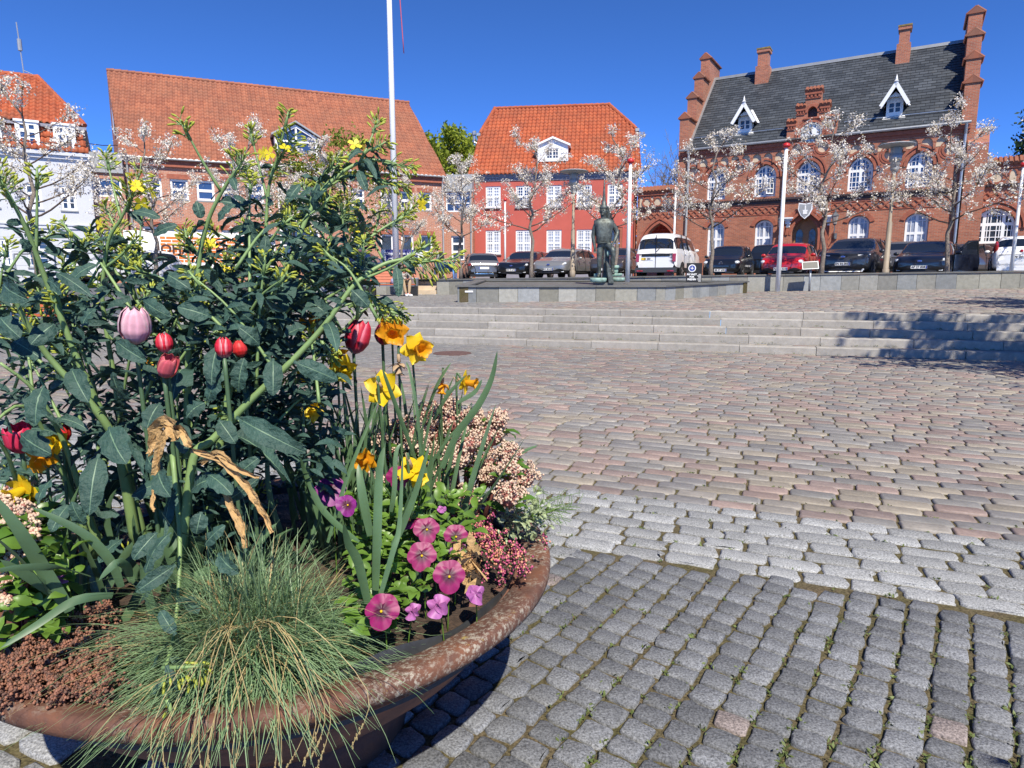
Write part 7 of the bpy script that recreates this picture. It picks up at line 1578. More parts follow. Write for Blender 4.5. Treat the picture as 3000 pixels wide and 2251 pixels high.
tulip('large streaky red tulip beside the orange daffodils', 1034, 985, 1.92, 150, CRS, (.70, .25, .32), (16, -6), .15, 6)
tulip('dark crimson tulip right of the streaky red one', 1120, 975, 2.02, 105, (.36, .01, .04), (.5, .1, .15), (8, 0), 0, 7)
tulip('wide open crimson pink tulip at the left edge', 58, 1278, 1.40, 150, (.62, .02, .07), (.66, .05, .12), (4, 12), .45, 8)
tulip('small scarlet tulip behind the yellow daffodils at the left', 185, 1268, 1.48, 80, (.58, .012, .012), (.6, .04, .02), (0, 0), .1, 9, 0)

# daffodils
def daffodil(label, u, v, Y, rpx, face, col, col2=None, seed=1, lean=0, withered=False):
    g = np.random.default_rng(seed); c = atY(u, v, Y); r = rpx*Y/1952; bx, by = c.x + lean, Y + .02; o = thing('daffodil', label, 'daffodil', (bx, by, soilz(bx, by) - .01), 0, 'daffodils on the right and left of the planter'); c = c - o.location; f = Vector(face).normalized(); s1 = f.cross(Vector((0, 0, 1))).normalized(); s2 = s1.cross(f)
    bk = c - f*r*.55; mb = MB(); mb.tube(smoothline([(0, 0, 0), (bk.x*.5, bk.y*.5, bk.z*.55), tuple(bk + Vector((0, 0, .012)) - f*.018), tuple(bk)], 5), .0035, 7); mb.build('stem', M['strap'], o, True)
    mb = MB(); mb.tube([bk - f*.012 + Vector((0, 0, .008)), bk + f*.004], [.005, .006], 7); mb.tube([bk - f*.012, bk - f*.03 + Vector((0, 0, .012))], [.004, .001], 5); mb.build('sheath', M['sheath'], o, True)
    mb = MB(); n = 6
    for k in range(6):
        a = k*pi/3 + seed; d = s1*cos(a) + s2*sin(a); q = s2*cos(a) - s1*sin(a); lift = (-.12 if k % 2 else .02) + (.6 if withered else 0) + g.normal(0, .09); wd = .44 if not withered else .3; V = []
        for i in range(6):
            t = i/5; hw = r*wd*sin(pi*min(1, .16 + .84*t**.85))**.8*(1 if t < .99 else .15); ctr = c - f*r*.25 + d*r*t + f*(r*lift*t*t)
            for e in (-1, -.4, .4, 1): V.append(ctr + q*hw*e + f*(r*.10*abs(e)*(-1 if k % 2 else 1) + g.normal(0, r*.02)))
        mb.add(V, [(i*4+j, i*4+j+1, (i+1)*4+j+1, (i+1)*4+j) for i in range(5) for j in range(3)])
    mb.build('petals', M[col], o, True)
    mb = MB(); prof = [(.16, -.25), (.25, 0), (.28, .3), (.32, .55), (.44, .68), (.50, .70)]; m_ = 26; V = []
    for pr_, pz in prof:
        for j in range(m_): a = 2*pi*j/m_; fr = 1 + (.10*sin(6*a) + .05*sin(13*a + seed))*max(0, (pz - .2)/.5); V.append(c + (s1*cos(a) + s2*sin(a))*r*pr_*fr + f*r*pz*(1 + .06*sin(9*a)*(pz > .5)))
    mb.add(V, [(i*m_+j, i*m_+(j+1)%m_, (i+1)*m_+(j+1)%m_, (i+1)*m_+j) for i in range(len(prof)-1) for j in range(m_)]); mb.build('trumpet', M[col2 or col], o, True)
    lf = MB(); 
    for k in range(3):
        a = g.uniform(0, 6.28); L_ = g.uniform(.22, .36); e = (cos(a)*L_*g.uniform(.1, .4), sin(a)*L_*.3, L_); lf = MB(); strap(lf, curve3((cos(a)*.012, sin(a)*.012, 0), e, (cos(a)*-.02, 0, .02), 8), .014, seed=seed*9+k, twist=g.normal(0, .4)); lf.build('leaf', M['strap'], o, True)
    return o
D = daffodil
D('orange yellow daffodil facing left, below the kale stems', 912, 955, 1.85, 46, (-.7, -.7, .1), 'daff_o', None, 1)
D('orange daffodil right beside the dark crimson tulip', 1150, 975, 1.95, 52, (.2, -.9, -.2), 'daff_o', 'daff_o', 2)
D('bright yellow frilled daffodil, the rightmost of the upper group', 1226, 1022, 1.92, 52, (.55, -.8, .05), 'daff_y', 'daff_o', 3)
D('shaded orange daffodil hanging in front of the tulip stem', 985, 1045, 1.84, 38, (.1, -.6, -.8), 'daff_o', None, 4)
D('yellow daffodil facing down below the shaded orange one', 1006, 1085, 1.82, 44, (.3, -.8, -.5), 'daff_y', None, 5)
D('large yellow daffodil turning its back to the viewer', 1126, 1140, 1.66, 60, (.15, .9, -.3), 'daff_y', None, 6)
D('yellow daffodil behind the kale leaves left of the group', 895, 1090, 1.9, 38, (0, -.9, .1), 'daff_y', None, 7)
D('small orange half withered daffodil hanging on a bent stalk', 1294, 1134, 1.98, 30, (-.1, -.3, -1), 'daff_o', None, 8, -.03, True)
D('yellow daffodil in profile at the far right of the planter', 1372, 1122, 2.0, 38, (.95, -.3, -.1), 'daff_y', 'daff_o', 9, -.05)
D('small yellow daffodil low among the strap leaves', 918, 1196, 1.78, 40, (.3, -.7, .5), 'daff_y', None, 10)
D('orange daffodil above the pansies', 1068, 1352, 1.62, 40, (-.4, -.8, -.1), 'daff_o', None, 11)
D('pale yellow daffodil with hanging petals in front of the skimmia', 1214, 1384, 1.58, 58, (.3, .5, -.8), 'daff_y', None, 12)
D('big yellow daffodil at the left edge, facing the viewer', 58, 1440, 1.36, 56, (-.3, -.9, -.2), 'daff_y', None, 13)
D('yellow daffodil under the open crimson tulip', 118, 1350, 1.42, 46, (.2, -.8, -.4), 'daff_o', None, 14)
D('yellow daffodil in front of the small scarlet tulip', 160, 1296, 1.44, 40, (.1, -.9, .2), 'daff_y', None, 15)
D('yellow orange daffodil seen under the pale pink tulip', 425, 1075, 1.75, 30, (0, -.8, .5), 'daff_o', None, 16)
D('yellow daffodil bud half hidden near the dark leaves', 100, 1475, 1.40, 24, (.4, -.8, -.2), 'daff_y', None, 17)
D('brown withered daffodil hanging from a bent stalk', 1168, 1076, 1.86, 34, (0, -.2, -1), 'sheath', 'sheath', 18, 0, True)
# clumps of strap leaves
def clump(name, label, cat, c, specs, mtl, w):
    o = thing(name, label, cat, c)
    for i, sp in enumerate(specs):
        mb = MB(); strap(mb, [Vector(p) - Vector(c) for p in sp[0]], sp[1] if len(sp) > 1 else w, seed=i, twist=sp[2] if len(sp) > 2 else 0); mb.build('leaf', M[mtl], o, True)
    return o
g = np.random.default_rng(31); sp = []
for i in range(130):
    u = g.uniform(860, 1330); Y = g.uniform(1.66, 2.1); x = atY(u, 1450, Y).x
    if (x-PC.x)**2 + (Y-PC.y)**2 > .62**2: x = PC.x + .58
    b = Vector((x, Y, soilz(x, Y) - .01)); L_ = g.uniform(.26, .50); sp.append((curve3(b, b + Vector((g.normal(.02, .09), g.normal(-.01, .06), L_)), (g.normal(0, .025), g.normal(0, .02), .01), 9), g.uniform(.009, .016), g.normal(0, .5)))
clump('daffodil_leaves', 'dense upright clump of narrow green daffodil leaves', 'leaves', (-.28, 1.85, .5), sp, 'strap', .013)
L3 = lambda *q: smoothline([atY(u, v, Y) for u, v, Y in q], 4)
sp = [(L3((1295,1372,1.66), (1340,1270,1.66), (1400,1190,1.66), (1440,1110,1.66), (1457,1028,1.66)), .019), (L3((1218,1350,1.6), (1175,1230,1.6), (1138,1130,1.6), (1120,1080,1.6)), .013), (L3((1232,1330,1.7), (1222,1200,1.7), (1200,1090,1.72), (1190,1060,1.74)), .009),
      (L3((960,1590,1.5), (1010,1420,1.52), (1060,1290,1.55), (1110,1170,1.6)), .011), (L3((1150,1600,1.45), (1180,1540,1.46), (1225,1420,1.47), (1258,1302,1.48)), .017), (L3((1115,1600,1.42), (1108,1480,1.44), (1130,1290,1.46)), .010), (L3((1085,1570,1.44), (1060,1440,1.44), (1050,1360,1.46)), .020),
      (L3((1100,1730,1.34), (1105,1560,1.36), (1112,1380,1.40), (1125,1310,1.42)), .021), (L3((1078,1770,1.30), (1050,1650,1.30), (1020,1590,1.29), (1008,1535,1.27)), .024), (L3((1110,1760,1.30), (1150,1620,1.32), (1170,1540,1.34), (1180,1330,1.38)), .012),
      (L3((1145,1500,1.5), (1155,1440,1.5), (1160,1330,1.52), (1175,1300,1.53)), .012), (L3((1340,1180,1.9), (1390,1150,1.9), (1412,1112,1.9)), .013), (L3((1500,1345,1.95), (1540,1320,1.95), (1575,1306,1.95)), .010), (L3((1460,1345,1.95), (1480,1310,1.95), (1505,1290,1.95)), .010),
      (L3((1240,1240,1.95), (1280,1130,1.95), (1322,1062,1.97)), .012), (L3((1270,1230,1.95), (1310,1160,1.95), (1365,1100,1.97)), .013), (L3((1050,1590,1.5), (950,1500,1.5), (900,1400,1.52), (880,1340,1.5)), .016)]
clump('daffodil_leaves', 'few long single strap leaves standing in front of the skimmia and pansies', 'leaves', (-.25, 1.55, .5), sp, 'strap', .013)
sp = [(L3((205,1790,1.24), (140,1690,1.22), (60,1560,1.19), (-30,1440,1.17)), .026), (L3((200,1790,1.25), (130,1720,1.22), (60,1640,1.19), (-30,1560,1.16)), .024), (L3((190,1760,1.26), (100,1700,1.2), (0,1640,1.16)), .020), (L3((330,1745,1.22), (220,1760,1.17), (110,1830,1.12), (0,1900,1.08)), .018),
      (L3((270,1690,1.26), (180,1665,1.2), (80,1662,1.16), (-20,1672,1.12)), .016), (L3((355,1720,1.3), (320,1640,1.28), (240,1560,1.26), (90,1485,1.24)), .020), (L3((380,1690,1.3), (370,1660,1.27), (340,1650,1.24), (290,1700,1.22)), .018)]
clump('daffodil_leaves', 'wide arching strap leaves at the lower left of the planter', 'leaves', (-.9, 1.25, .5), sp, 'tulipleaf', .02)
sp = []
for i in range(26):
    u = g.uniform(120, 520); Y = g.uniform(1.36, 1.7); x = atY(u, 1640, Y).x; b = Vector((x, Y, soilz(x, Y) - .01)); L_ = g.uniform(.12, .30); sp.append((curve3(b, b + Vector((g.normal(0, .09), g.normal(-.02, .05), L_)), (g.normal(0, .03), 0, .02), 9), g.uniform(.016, .034), g.normal(0, .5)))
clump('tulip_leaves', 'broad pale green tulip leaves under the kale at the left', 'leaves', (-.9, 1.5, .5), sp, 'tulipleaf', .03)

# skimmia with cream flower heads
def oct_cloud(P, s, g):
    """tiny flower beads: one octahedron per point"""
    n = len(P); s = s*g.uniform(.7, 1.3, (n, 1)); d = np.array([(1,0,0),(-1,0,0),(0,1,0),(0,-1,0),(0,0,1),(0,0,-1)]); V = (P[:, None] + d[None]*s[:, None]).reshape(-1, 3); f = np.array([(0,2,4),(2,1,4),(1,3,4),(3,0,4),(2,0,5),(1,2,5),(3,1,5),(0,3,5)]); F = (f[None] + (np.arange(n)*6)[:, None, None]).reshape(-1, 3); return V, F
M['cream_fl'] = mat('cream_tiny_flowers', (.62, .49, .36), .7, var=.2, vs=45, hue=(.48, .31, .24)); M['wine'] = mat('wine_red_buds', (.30, .11, .09), .6, var=.3, vs=30)
def skimmia(label, c, domes, Ymap, seed, nl=120):
    g = np.random.default_rng(seed); o = thing('skimmia_bush', label, 'flowering shrub', c); c = Vector(c); LP = []; LD = []
    for k, (u, v, rp) in enumerate(domes):
        Y = Ymap(u, v); p = atY(u, v, Y) - c; r = rp*Y/1952*1.22; n = int(260 + 60000*r*r); d = g.normal(0, 1, (n, 3)); d[:, 2] = np.abs(d[:, 2]) - .25; d /= np.linalg.norm(d, axis=1)[:, None]; lump = 1 + .16*np.sin(d[:, :1]*9 + k) + .14*np.sin(d[:, 1:2]*11 + 2*k) + .1*np.sin(d[:, 2:]*13)
        P = np.array(p) + d*r*lump*g.uniform(.80, 1.04, (n, 1)); V, F = oct_cloud(P, .0042, g); m2 = (g.random(n) < .13).repeat(8)
        me = npmesh('flower_head', V, F, [M['cream_fl'], M['wine']], False, m2.astype(int)); link('flower_head', me, o)
        mb = MB(); mb.tube([p + Vector((0, 0, -r*.9)), p], [.003, .003], 5)
        mb.ell(p + Vector((0, 0, -r*.12)), (r*.72, r*.72, r*.62), 10, 6); mb.tube([(p.x*.35, p.y*.35, 0), p*.7, p - Vector((0, 0, r*.5))], [.006, .005, .004], 6); mb.build('twig', M['wine'], o, True)
        for q in range(int(nl/len(domes))):
            a = g.uniform(0, 6.28); LP.append(p + Vector((0, 0, -r*g.uniform(.4, 1.3))) + Vector((cos(a), sin(a), 0))*r*.3); LD.append((cos(a), sin(a)*.8 - .15, g.uniform(-.3, .5)))
    lrand(o, LP, LD, .062, .36, 'glossleaf', seed + 1); return o
dm = [(1264,1221,38),(1319,1195,26),(1319,1237,36),(1382,1233,34),(1180,1258,34),(1104,1296,30),(1205,1275,32),(1264,1267,36),(1222,1305,30),(1441,1271,42),(1369,1301,38),(1492,1330,30),(1412,1356,46),(1281,1326,34),(1137,1330,30),(1293,1410,40),(1361,1469,38),(1534,1398,38),(1492,1453,38),(1091,1402,25),(1433,1398,32),(1460,1230,26),(1340,1350,34),(1490,1380,30)]
skimmia('cream flowered skimmia bush at the right side of the planter', (-.16, 1.98, .5), dm, lambda u, v: 1.98 - .0010*(v - 1300) + .06*sin(u*.05), 51)
skimmia('small cream and pink flowering shrub at the left edge of the planter', (-1.1, 1.38, .5), [(10,1470,28),(55,1500,30),(20,1540,26),(85,1530,24),(10,1600,28),(50,1640,24),(75,1690,22),(10,1710,22),(20,1760,20),(100,1570,18)], lambda u, v: 1.34 - .0003*(v - 1500), 52, 150)
g = np.random.default_rng(8); o = thing('ivy_plant', 'bright green ivy leaves by the left rim of the planter', 'plant', (-1.15, 1.30, .5)); P = []; Dn = []
for i in range(130): u, v = g.uniform(-30, 210), g.uniform(1600, 1880); p = atY(u, v, g.uniform(1.22, 1.36)); P.append(p - Vector((-1.15, 1.30, .5))); Dn.append((g.normal(0, 1), g.normal(-.4, .5), g.normal(.1, .4)))
lrand(o, P, Dn, .042, .55, 'pansyleaf', 9)

# pansies
def pansy(label, u, v, Y, rpx, face, dark=0, seed=1, spent=False):
    g = np.random.default_rng(seed); c = atY(u, v, Y); r = 1.22*rpx*Y/1952; bx, by = c.x + g.normal(0, .01), Y + .025; o = thing('pansy', label, 'pansy', (bx, by, soilz(bx, by) - .005), 0, 'pink pansies at the right of the planter'); c = c - o.location; f = Vector(face).normalized(); s1 = Vector((0, 0, 1)).cross(f).normalized() * -1; s2 = s1.cross(f) * -1
    if s2.z < 0: s2 = -s2
    mb = MB(); mb.tube(smoothline([(0, 0, 0), (c.x*.5, c.y*.5 + .01, c.z*.6), tuple(c - f*.008)], 4), .0016, 5); mb.build('stem', M['pansyleaf'], o, True)
    A = np.array((.21, .006, .078)) if not dark else np.array((.17, .012, .14)) if dark == 1 else np.array((.33, .10, .28)); K = np.array((.05, .003, .02))
    for k, (ang, ox, sc, zz) in enumerate(((62, .30, 1.0, -.004), (118, .30, 1.0, -.005), (8, .36, .86, 0), (172, .36, .86, .001), (270, .38, .98, .003))):
        a = R(ang + g.normal(0, 5)); cx, cy = r*ox*cos(a)*1.25, r*ox*sin(a)*1.25; pr = r*.62*sc; bl = MB(); tin = []; n, m_ = 18, 5; bl.v.append(tuple(c + s1*cx*.1 + s2*cy*.1 + f*zz)); tin.append(K if k > 1 else A*.5)
        for i in range(1, m_+1):
            q = i/m_
            for j in range(n):
                b = 2*pi*j/n; px_, py_ = cx*q + pr*q*cos(b)*1.06, cy*q + pr*q*sin(b); wv = .05*r*sin(5*b + seed + k)*q*q + (.35*r*q*q*sin(2*b + k) if spent else 0) - .10*r*q*q; bl.v.append(tuple(c + s1*px_ + s2*py_ + f*(zz + wv))); dd = sqrt(px_**2 + py_**2)/r; e = min(1, max(0, (.56 - dd)/.22)) if k > 1 else max(0, 1 - dd/.3)*.5; e = e*(1 if spent is False else .2); tin.append(A*(1-e)*(1 + .12*sin(j*2.1 + i)) + K*e)
        for j in range(n): bl.f.append((0, 1+j, 1+(j+1)%n)); bl.m.append(0)
        for i in range(m_-1):
            for j in range(n): o1 = 1+i*n; bl.f.append((o1+j, o1+n+j, o1+n+(j+1)%n, o1+(j+1)%n)); bl.m.append(0)
        b = bl.build('petal', M['petaltint'], o, True); settint(b.data, np.array(tin))
    if not spent: mb = MB(); mb.ell(c + f*.006 - s2*r*.04, (r*.09,)*3, 7, 5); mb.build('eye', M['daff_y'], o, True)
    return o
pansy('largest magenta pansy, lowest in the planter beside the grass', 1119, 1790, 1.26, 46, (-.05, -.85, .5), 0, 1)
pansy('magenta pansy in the middle of the pansy leaves', 1236, 1628, 1.44, 38, (.1, -.85, .5), 0, 2)
pansy('magenta pansy at the top of the pansy patch', 1250, 1552, 1.52, 34, (.2, -.8, .5), 0, 3)
pansy('dark eyed magenta pansy beside the pink heather', 1336, 1572, 1.52, 32, (.1, -.8, .35), 0, 4)
pansy('tall magenta pansy right of the middle, above the green leaf', 1316, 1688, 1.40, 42, (.15, -.9, .4), 0, 5)
pansy('crumpled lilac pansy by the liner edge', 1283, 1776, 1.34, 32, (-.4, -.6, .6), 2, 6, True)
pansy('wilting lilac pansy at the right by the rim', 1394, 1742, 1.40, 28, (.5, -.6, .5), 2, 7, True)
pansy('small crumpled lilac pansy in front of the soil', 1208, 1792, 1.31, 22, (-.5, -.6, .4), 2, 8, True)
pansy('pink pansy turned up behind the top one', 1204, 1530, 1.54, 28, (-.2, -.3, .9), 0, 9)
pansy('pale spent pansy under the dark eyed one', 1340, 1615, 1.50, 26, (.2, -.5, .8), 2, 10, True)
pansy('dark purple pansy in the shade left of the leaves', 967, 1436, 1.56, 40, (.1, -.7, .5), 1, 11)
pansy('purple pink pansy under the pale yellow daffodil', 1165, 1400, 1.62, 30, (.1, -.9, .1), 0, 12)
pansy('lilac purple pansy half hidden in the grass', 1016, 1480, 1.5, 28, (.5, -.7, .4), 1, 13)
pansy('closed pink pansy bud above the patch', 1294, 1492, 1.58, 12, (0, -.7, .7), 2, 14, True)
pansy('lilac pansy bloom under the broad leaves at the left', 190, 1690, 1.30, 18, (0, -.7, .6), 2, 15, True)
o = thing('pansy_leaves', 'fresh green leaf patch of the pansies', 'leaves', (-.22, 1.46, .5)); P = []; Dn = []; g = np.random.default_rng(12)
for i in range(820):
    u, v = g.uniform(1030, 1400), g.uniform(1440, 1860)
    if v > 1560 + (1420-u)*.95: continue
    Y = 1.66 - (v - 1440)*.00092 + g.uniform(-.02, .03); p = atY(u, v, Y)
    if p.z < soilz(p.x, p.y) + .005: p.z = soilz(p.x, p.y) + .01
    P.append(p - Vector((-.22, 1.46, .5))); a = g.uniform(0, 6.28); Dn.append((cos(a), sin(a)*.6 - .3, g.uniform(-.1, .7)))
lrand(o, P, Dn, .036, .48, 'pansyleaf', 13)

# heathers
def heather(name, label, c, n, area, mats, seed, hgt, lean=(0, 0), bead=.0034, per=34):
    g = np.random.default_rng(seed); o = thing(name, label, 'heather', c); c = Vector(c); mb = MB(); P = []; m = []
    for i in range(n):
        u, v, Y = area(g); p = atY(u, v, Y) - c; h = hgt*g.uniform(.6, 1.2); d = Vector((g.normal(lean[0], .45), g.normal(lean[1], .4), 1)).normalized(); b = p - d*h; mb.tube([b, p - d*h*.4, p], [.0016, .0013, .0008], 4, 0, cap=False); k = per
        t = g.uniform(0, 1, (k, 1)); P.append(np.array(b)*(1-t) + np.array(p)*t + g.normal(0, .0055, (k, 3))*(1.25 - t)); m.append(g.integers(1, len(mats), k))
    mb.build('stems', mats[0], o); V, F = oct_cloud(np.concatenate(P), bead, g); link('blooms', npmesh('blooms', V, F, mats[1:], False, np.repeat(np.concatenate(m) - 1, 8)), o); return o
hp = [M['twig'], mat('pink_heather_bells', (.50, .10, .19), .6, var=.3, vs=60), mat('rose_heather_bells', (.34, .05, .13), .6), mat('salmon_heather_bells', (.60, .27, .17), .6), mat('heather_green', (.07, .09, .03), .7)]
def ha(g): t = g.random(); u = 1335 + t*200 + g.normal(0, 16); v = 1520 + t*130 + g.normal(0, 30) - 18; return u, min(v, 1672), 1.74 - .20*max(0, min(1, (v-1500)/170))
heather('pink_heather', 'pink flowering heather at the right rim of the planter', (-.06, 1.66, .5), 95, ha, hp, 61, .055, (.3, -.3))
hb = [M['twig'], mat('brown_dry_heather', (.22, .095, .058), .8, var=.35, vs=50), mat('rust_dry_heather', (.27, .12, .075), .8), mat('dark_dry_heather', (.13, .065, .045), .8)]
def hb_(g): u = g.uniform(-40, 330); v0 = 1965 - max(0, u)*.55; v = g.uniform(v0 - 70 + max(0, (u-200))*.2, 2025); return u, v, 1.36 - (v - 1760)*.00100
heather('dry_heather', 'withered brown heather at the lower left rim of the planter', (-1.02, 1.2, .5), 190, hb_, hb, 62, .05, (0, -.15))
# variegated shrublet, wispy weeds, dry clump
g = np.random.default_rng(15); M['variegated'] = mat('cream_edged_leaf', (.34, .40, .22), .5, var=.6, vs=90, hue=(.10, .17, .08), trans=.2)
o = thing('variegated_shrub', 'small white edged green shrub at the far right rim of the planter', 'plant', (.02, 1.86, .5)); P = []; Dn = []
for i in range(330): u, v = g.normal(1530, 38), g.normal(1515, 36); p = atY(u, min(v, 1580), g.uniform(1.80, 1.92)); P.append(p - Vector((.02, 1.86, .5))); Dn.append(g.normal(0, 1, 3) + np.array((.2, -.2, .3)))
lrand(o, P, Dn, .022, .42, 'variegated', 16)
mb = MB()
for i in range(26):
    a = atY(1545 + g.normal(0, 12), 1530, 1.86); b = atY(g.uniform(1570, 1700), g.uniform(1440, 1560), 1.9); m_ = (a+b)/2 + Vector((0, 0, .02)); mb.tube(smoothline([a, m_, b], 3), .0008, 3, cap=False)
    for k in range(5): p = a.lerp(b, g.uniform(.4, 1)) + Vector((0, 0, .012)); q = p + Vector(g.normal(0, .018, 3)); mb.tube([p, q], .0007, 3, cap=False)
tag(mb.build('wispy_weed', M['pansyleaf']), 'wispy thin green weed hanging over the right rim', 'plant', kind='stuff')
mb = MB(); V = []
for i in range(60):
    p = atY(g.normal(1374, 13), g.normal(1655, 30), 1.48); d = Vector(g.normal(0, .016, 3)); s = Vector(g.normal(0, .009, 3)); mb.quad(p, p + d, p + d + s, p + s + Vector((0, 0, .004)))
tag(mb.build('dry_leaf_clump', M['dry']), 'dry brown leaf clump on the soil below the pink heather', 'dead leaves')

# blue fescue tussock spilling over the rim
g = np.random.default_rng(19); tc_ = Vector((-.555, 1.31, .53)); V = []; F = []; mi = []
for i in range(3600):
    az = g.uniform(0, 2*pi); el = g.uniform(.35, 1.45); L_ = g.uniform(.16, .34)*(1.12 if sin(az) < -.2 else .85); p = tc_ + Vector((g.normal(0, .055), g.normal(0, .045), -.03)); d = Vector((cos(az)*cos(el), sin(az)*cos(el), sin(el))); k = 7; st_ = L_/k; gr = g.uniform(.10, .30); w = g.uniform(.0010, .0017); sd = d.cross(Vector((0, 0, 1))).normalized(); o_ = len(V)
    for q in range(k+1):
        ww = w*(1 - (q/k)**2*.85); V += [tuple(p - sd*ww), tuple(p + sd*ww)]; d = (d + Vector((g.normal(0, .05), g.normal(0, .05), -gr))).normalized(); n_ = p + d*st_
        r_ = sqrt((n_.x-PC.x)**2 + (n_.y-PC.y)**2)
        if n_.z < .53 and r_ < .775: n_.z = max(n_.z, .505 + .02*g.random()); d.z = max(d.z, -.05); d.normalize()
        p = n_
    c = 0 if g.random() > .12 else 1; c = 2 if g.random() < .25 else c
    for q in range(k): F.append((o_+2*q, o_+2*q+1, o_+2*q+3, o_+2*q+2)); mi.append(c)
gm = [mat('blue_green_grass', (.22, .33, .17), .5, var=.3, vs=9, trans=.2), mat('straw_grass', (.46, .36, .17), .6, var=.2, vs=9, trans=.2), mat('dark_grass', (.13, .23, .10), .5, trans=.2)]
o = thing('grass_tussock', 'blue green fescue tussock spilling over the front rim of the planter', 'grass', tc_); me = npmesh('blades', np.array(V) - np.array(tc_), F, gm, False, mi); b = link('blades', me, o); b['kind'] = 'stuff'
mb = MB()
for i in range(18):       # flower spikes hanging over the edge
    u = g.uniform(420, 1080); a = tc_ + Vector((g.normal(0, .04), -.05, .05)); zt = RZ + .02; yy = PC.y - sqrt(max(.01, .79**2 - (atY(u, 2050, 1.1).x - PC.x)**2)); x = atY(u, 2050, yy).x; r1 = Vector((x, yy, zt)); e = Vector((x + g.normal(0, .02), yy - .02, zt - g.uniform(.04, .15)))
    ln = smoothline([a, a.lerp(r1, .5) + Vector((0, 0, .09)), r1, e], 4); mb.tube(ln, .0008, 4, 0, cap=False); n = len(ln)
    for q in range(10): p = ln[n-1].lerp(ln[n-3], q/10); d = Vector(g.normal(0, .0016, 3)); mb.ell(p + d, (.0013, .0013, .0045), 5, 3, 0)
b = mb.build('seed_heads', gm[1], o); b.location = -tc_; b['kind'] = 'stuff'

# small weeds growing in the joints of the paving
g = np.random.default_rng(25); P = []
while len(P) < 330:
    u, v = g.uniform(1250, 3000), 2251 - 1000*g.random()**1.5; p = atZ(u, v, 0)
    if (p.x-PC.x)**2 + (p.y-PC.y)**2 < .62: continue
    n_ = nc_(np.array(p.x), np.array(p.y)); s_ = sc_(np.array(p.x), np.array(p.y))
    if n_ < 2.93 and s_ > -.8: q = (1.9 - (p.x*cos(A35) - p.y*sin(A35))) % .106          # rows of the dark setts
    elif n_ < 3.85: q = (n_ - 2.98) % .126
    else: q = (n_ - 3.85) % .128
    pw_ = .106 if (n_ < 2.93 and s_ > -.8) else .126 if n_ < 3.85 else .128; off = -q if q < pw_/2 else (pw_ - q)
    dr = (-cos(A35), sin(A35)) if (n_ < 2.93 and s_ > -.8) else E2
    P.append((p.x + dr[0]*off, p.y + dr[1]*off, -.006))
Q = []
for p in P: k = g.integers(2, 10); Q.append(np.array(p) + g.normal(0, 1, (k, 3))*np.array((.010, .010, .003)) + np.array((0, 0, .004)))
Vw, Fw = leafquads(np.concatenate(Q), .0085, g, asp=.55); ow = link('joint_weeds', npmesh('joint_weeds', Vw, Fw, [mat('joint_weed_green', (.13, .17, .045), .6, var=.4, vs=6, trans=.2)])); tag(ow, 'tiny green weeds in the joints between the setts', 'weeds', kind='stuff')
# weeds and grit along the foot of each step
g = np.random.default_rng(44); Q = []
for i in range(420):
    k = g.integers(0, 5); s = g.uniform(-9, 13); x, y, _ = linept(s, -(4-k)*TREAD - g.uniform(.005, .03), 0); z = RISE*k + (-.006 if k == 0 else 0); m = g.integers(2, 9); Q.append(np.array((x, y, z + .012)) + g.normal(0, 1, (m, 3))*np.array((.035, .010, .010)))
Vw, Fw = leafquads(np.concatenate(Q), .013, g, asp=.5); tag(link('step_weeds', npmesh('step_weeds', Vw, Fw, [bpy.data.materials['joint_weed_green']])), 'little tufts of weeds along the foot of the granite steps', 'weeds', kind='stuff')

# ================================================================ PEOPLE AND STATUE
def skin(name, pts, edges, m, parent, root=0, lv=2):
    """one continuous limb-like surface grown round a skeleton: pts = (x, y, z, r) or (x, y, z, rx, ry)"""
    me = bpy.data.meshes.new(name); me.from_pydata([p[:3] for p in pts], edges, []); me.materials.append(m); o = link(name, me, parent)
    md = o.modifiers.new('skin', 'SKIN'); md.use_smooth_shade = True; md.branch_smoothing = .4
    sv = me.skin_vertices[0].data
    for i, p in enumerate(pts): sv[i].radius = (p[3], p[4] if len(p) > 4 else p[3]); sv[i].use_root = (i == root)
    s = o.modifiers.new('sub', 'SUBSURF'); s.levels = lv; s.render_levels = lv
    dg = bpy.context.evaluated_depsgraph_get(); dg.update(); ev = bpy.data.meshes.new_from_object(o.evaluated_get(dg)); o.modifiers.clear(); o.data = ev; ev.name = name; return o
def hand(pts, edges, wi, dirv, up, s=1.0, curl=.5):
    """palm, four fingers and a thumb added to the skeleton from wrist index wi"""
    w = Vector(pts[wi][:3]); d = Vector(dirv).normalized(); u = Vector(up).normalized(); sd = d.cross(u).normalized(); u = sd.cross(d)
    p = w + d*.075*s; pi_ = len(pts); pts.append((*p, .030*s)); edges.append((wi, pi_))
    for k, l in enumerate((.070, .080, .075, .058)):
        off = sd*(.030 - .020*k)*s; a = p + d*.025*s + off; b = a + (d*(1-curl*.5) - u*curl)*l*.5*s; c = b + (d*(1-curl) - u*curl*1.2)*l*.5*s; i0 = len(pts); pts += [(*a, .011*s), (*b, .009*s), (*c, .007*s)]; edges += [(pi_, i0), (i0, i0+1), (i0+1, i0+2)]
    a = w + d*.03*s + sd*.035*s; b = a + (d*.7 + sd*.5 - u*.3)*.05*s; i0 = len(pts); pts += [(*a, .013*s), (*b, .009*s)]; edges += [(wi, i0), (i0, i0+1)]
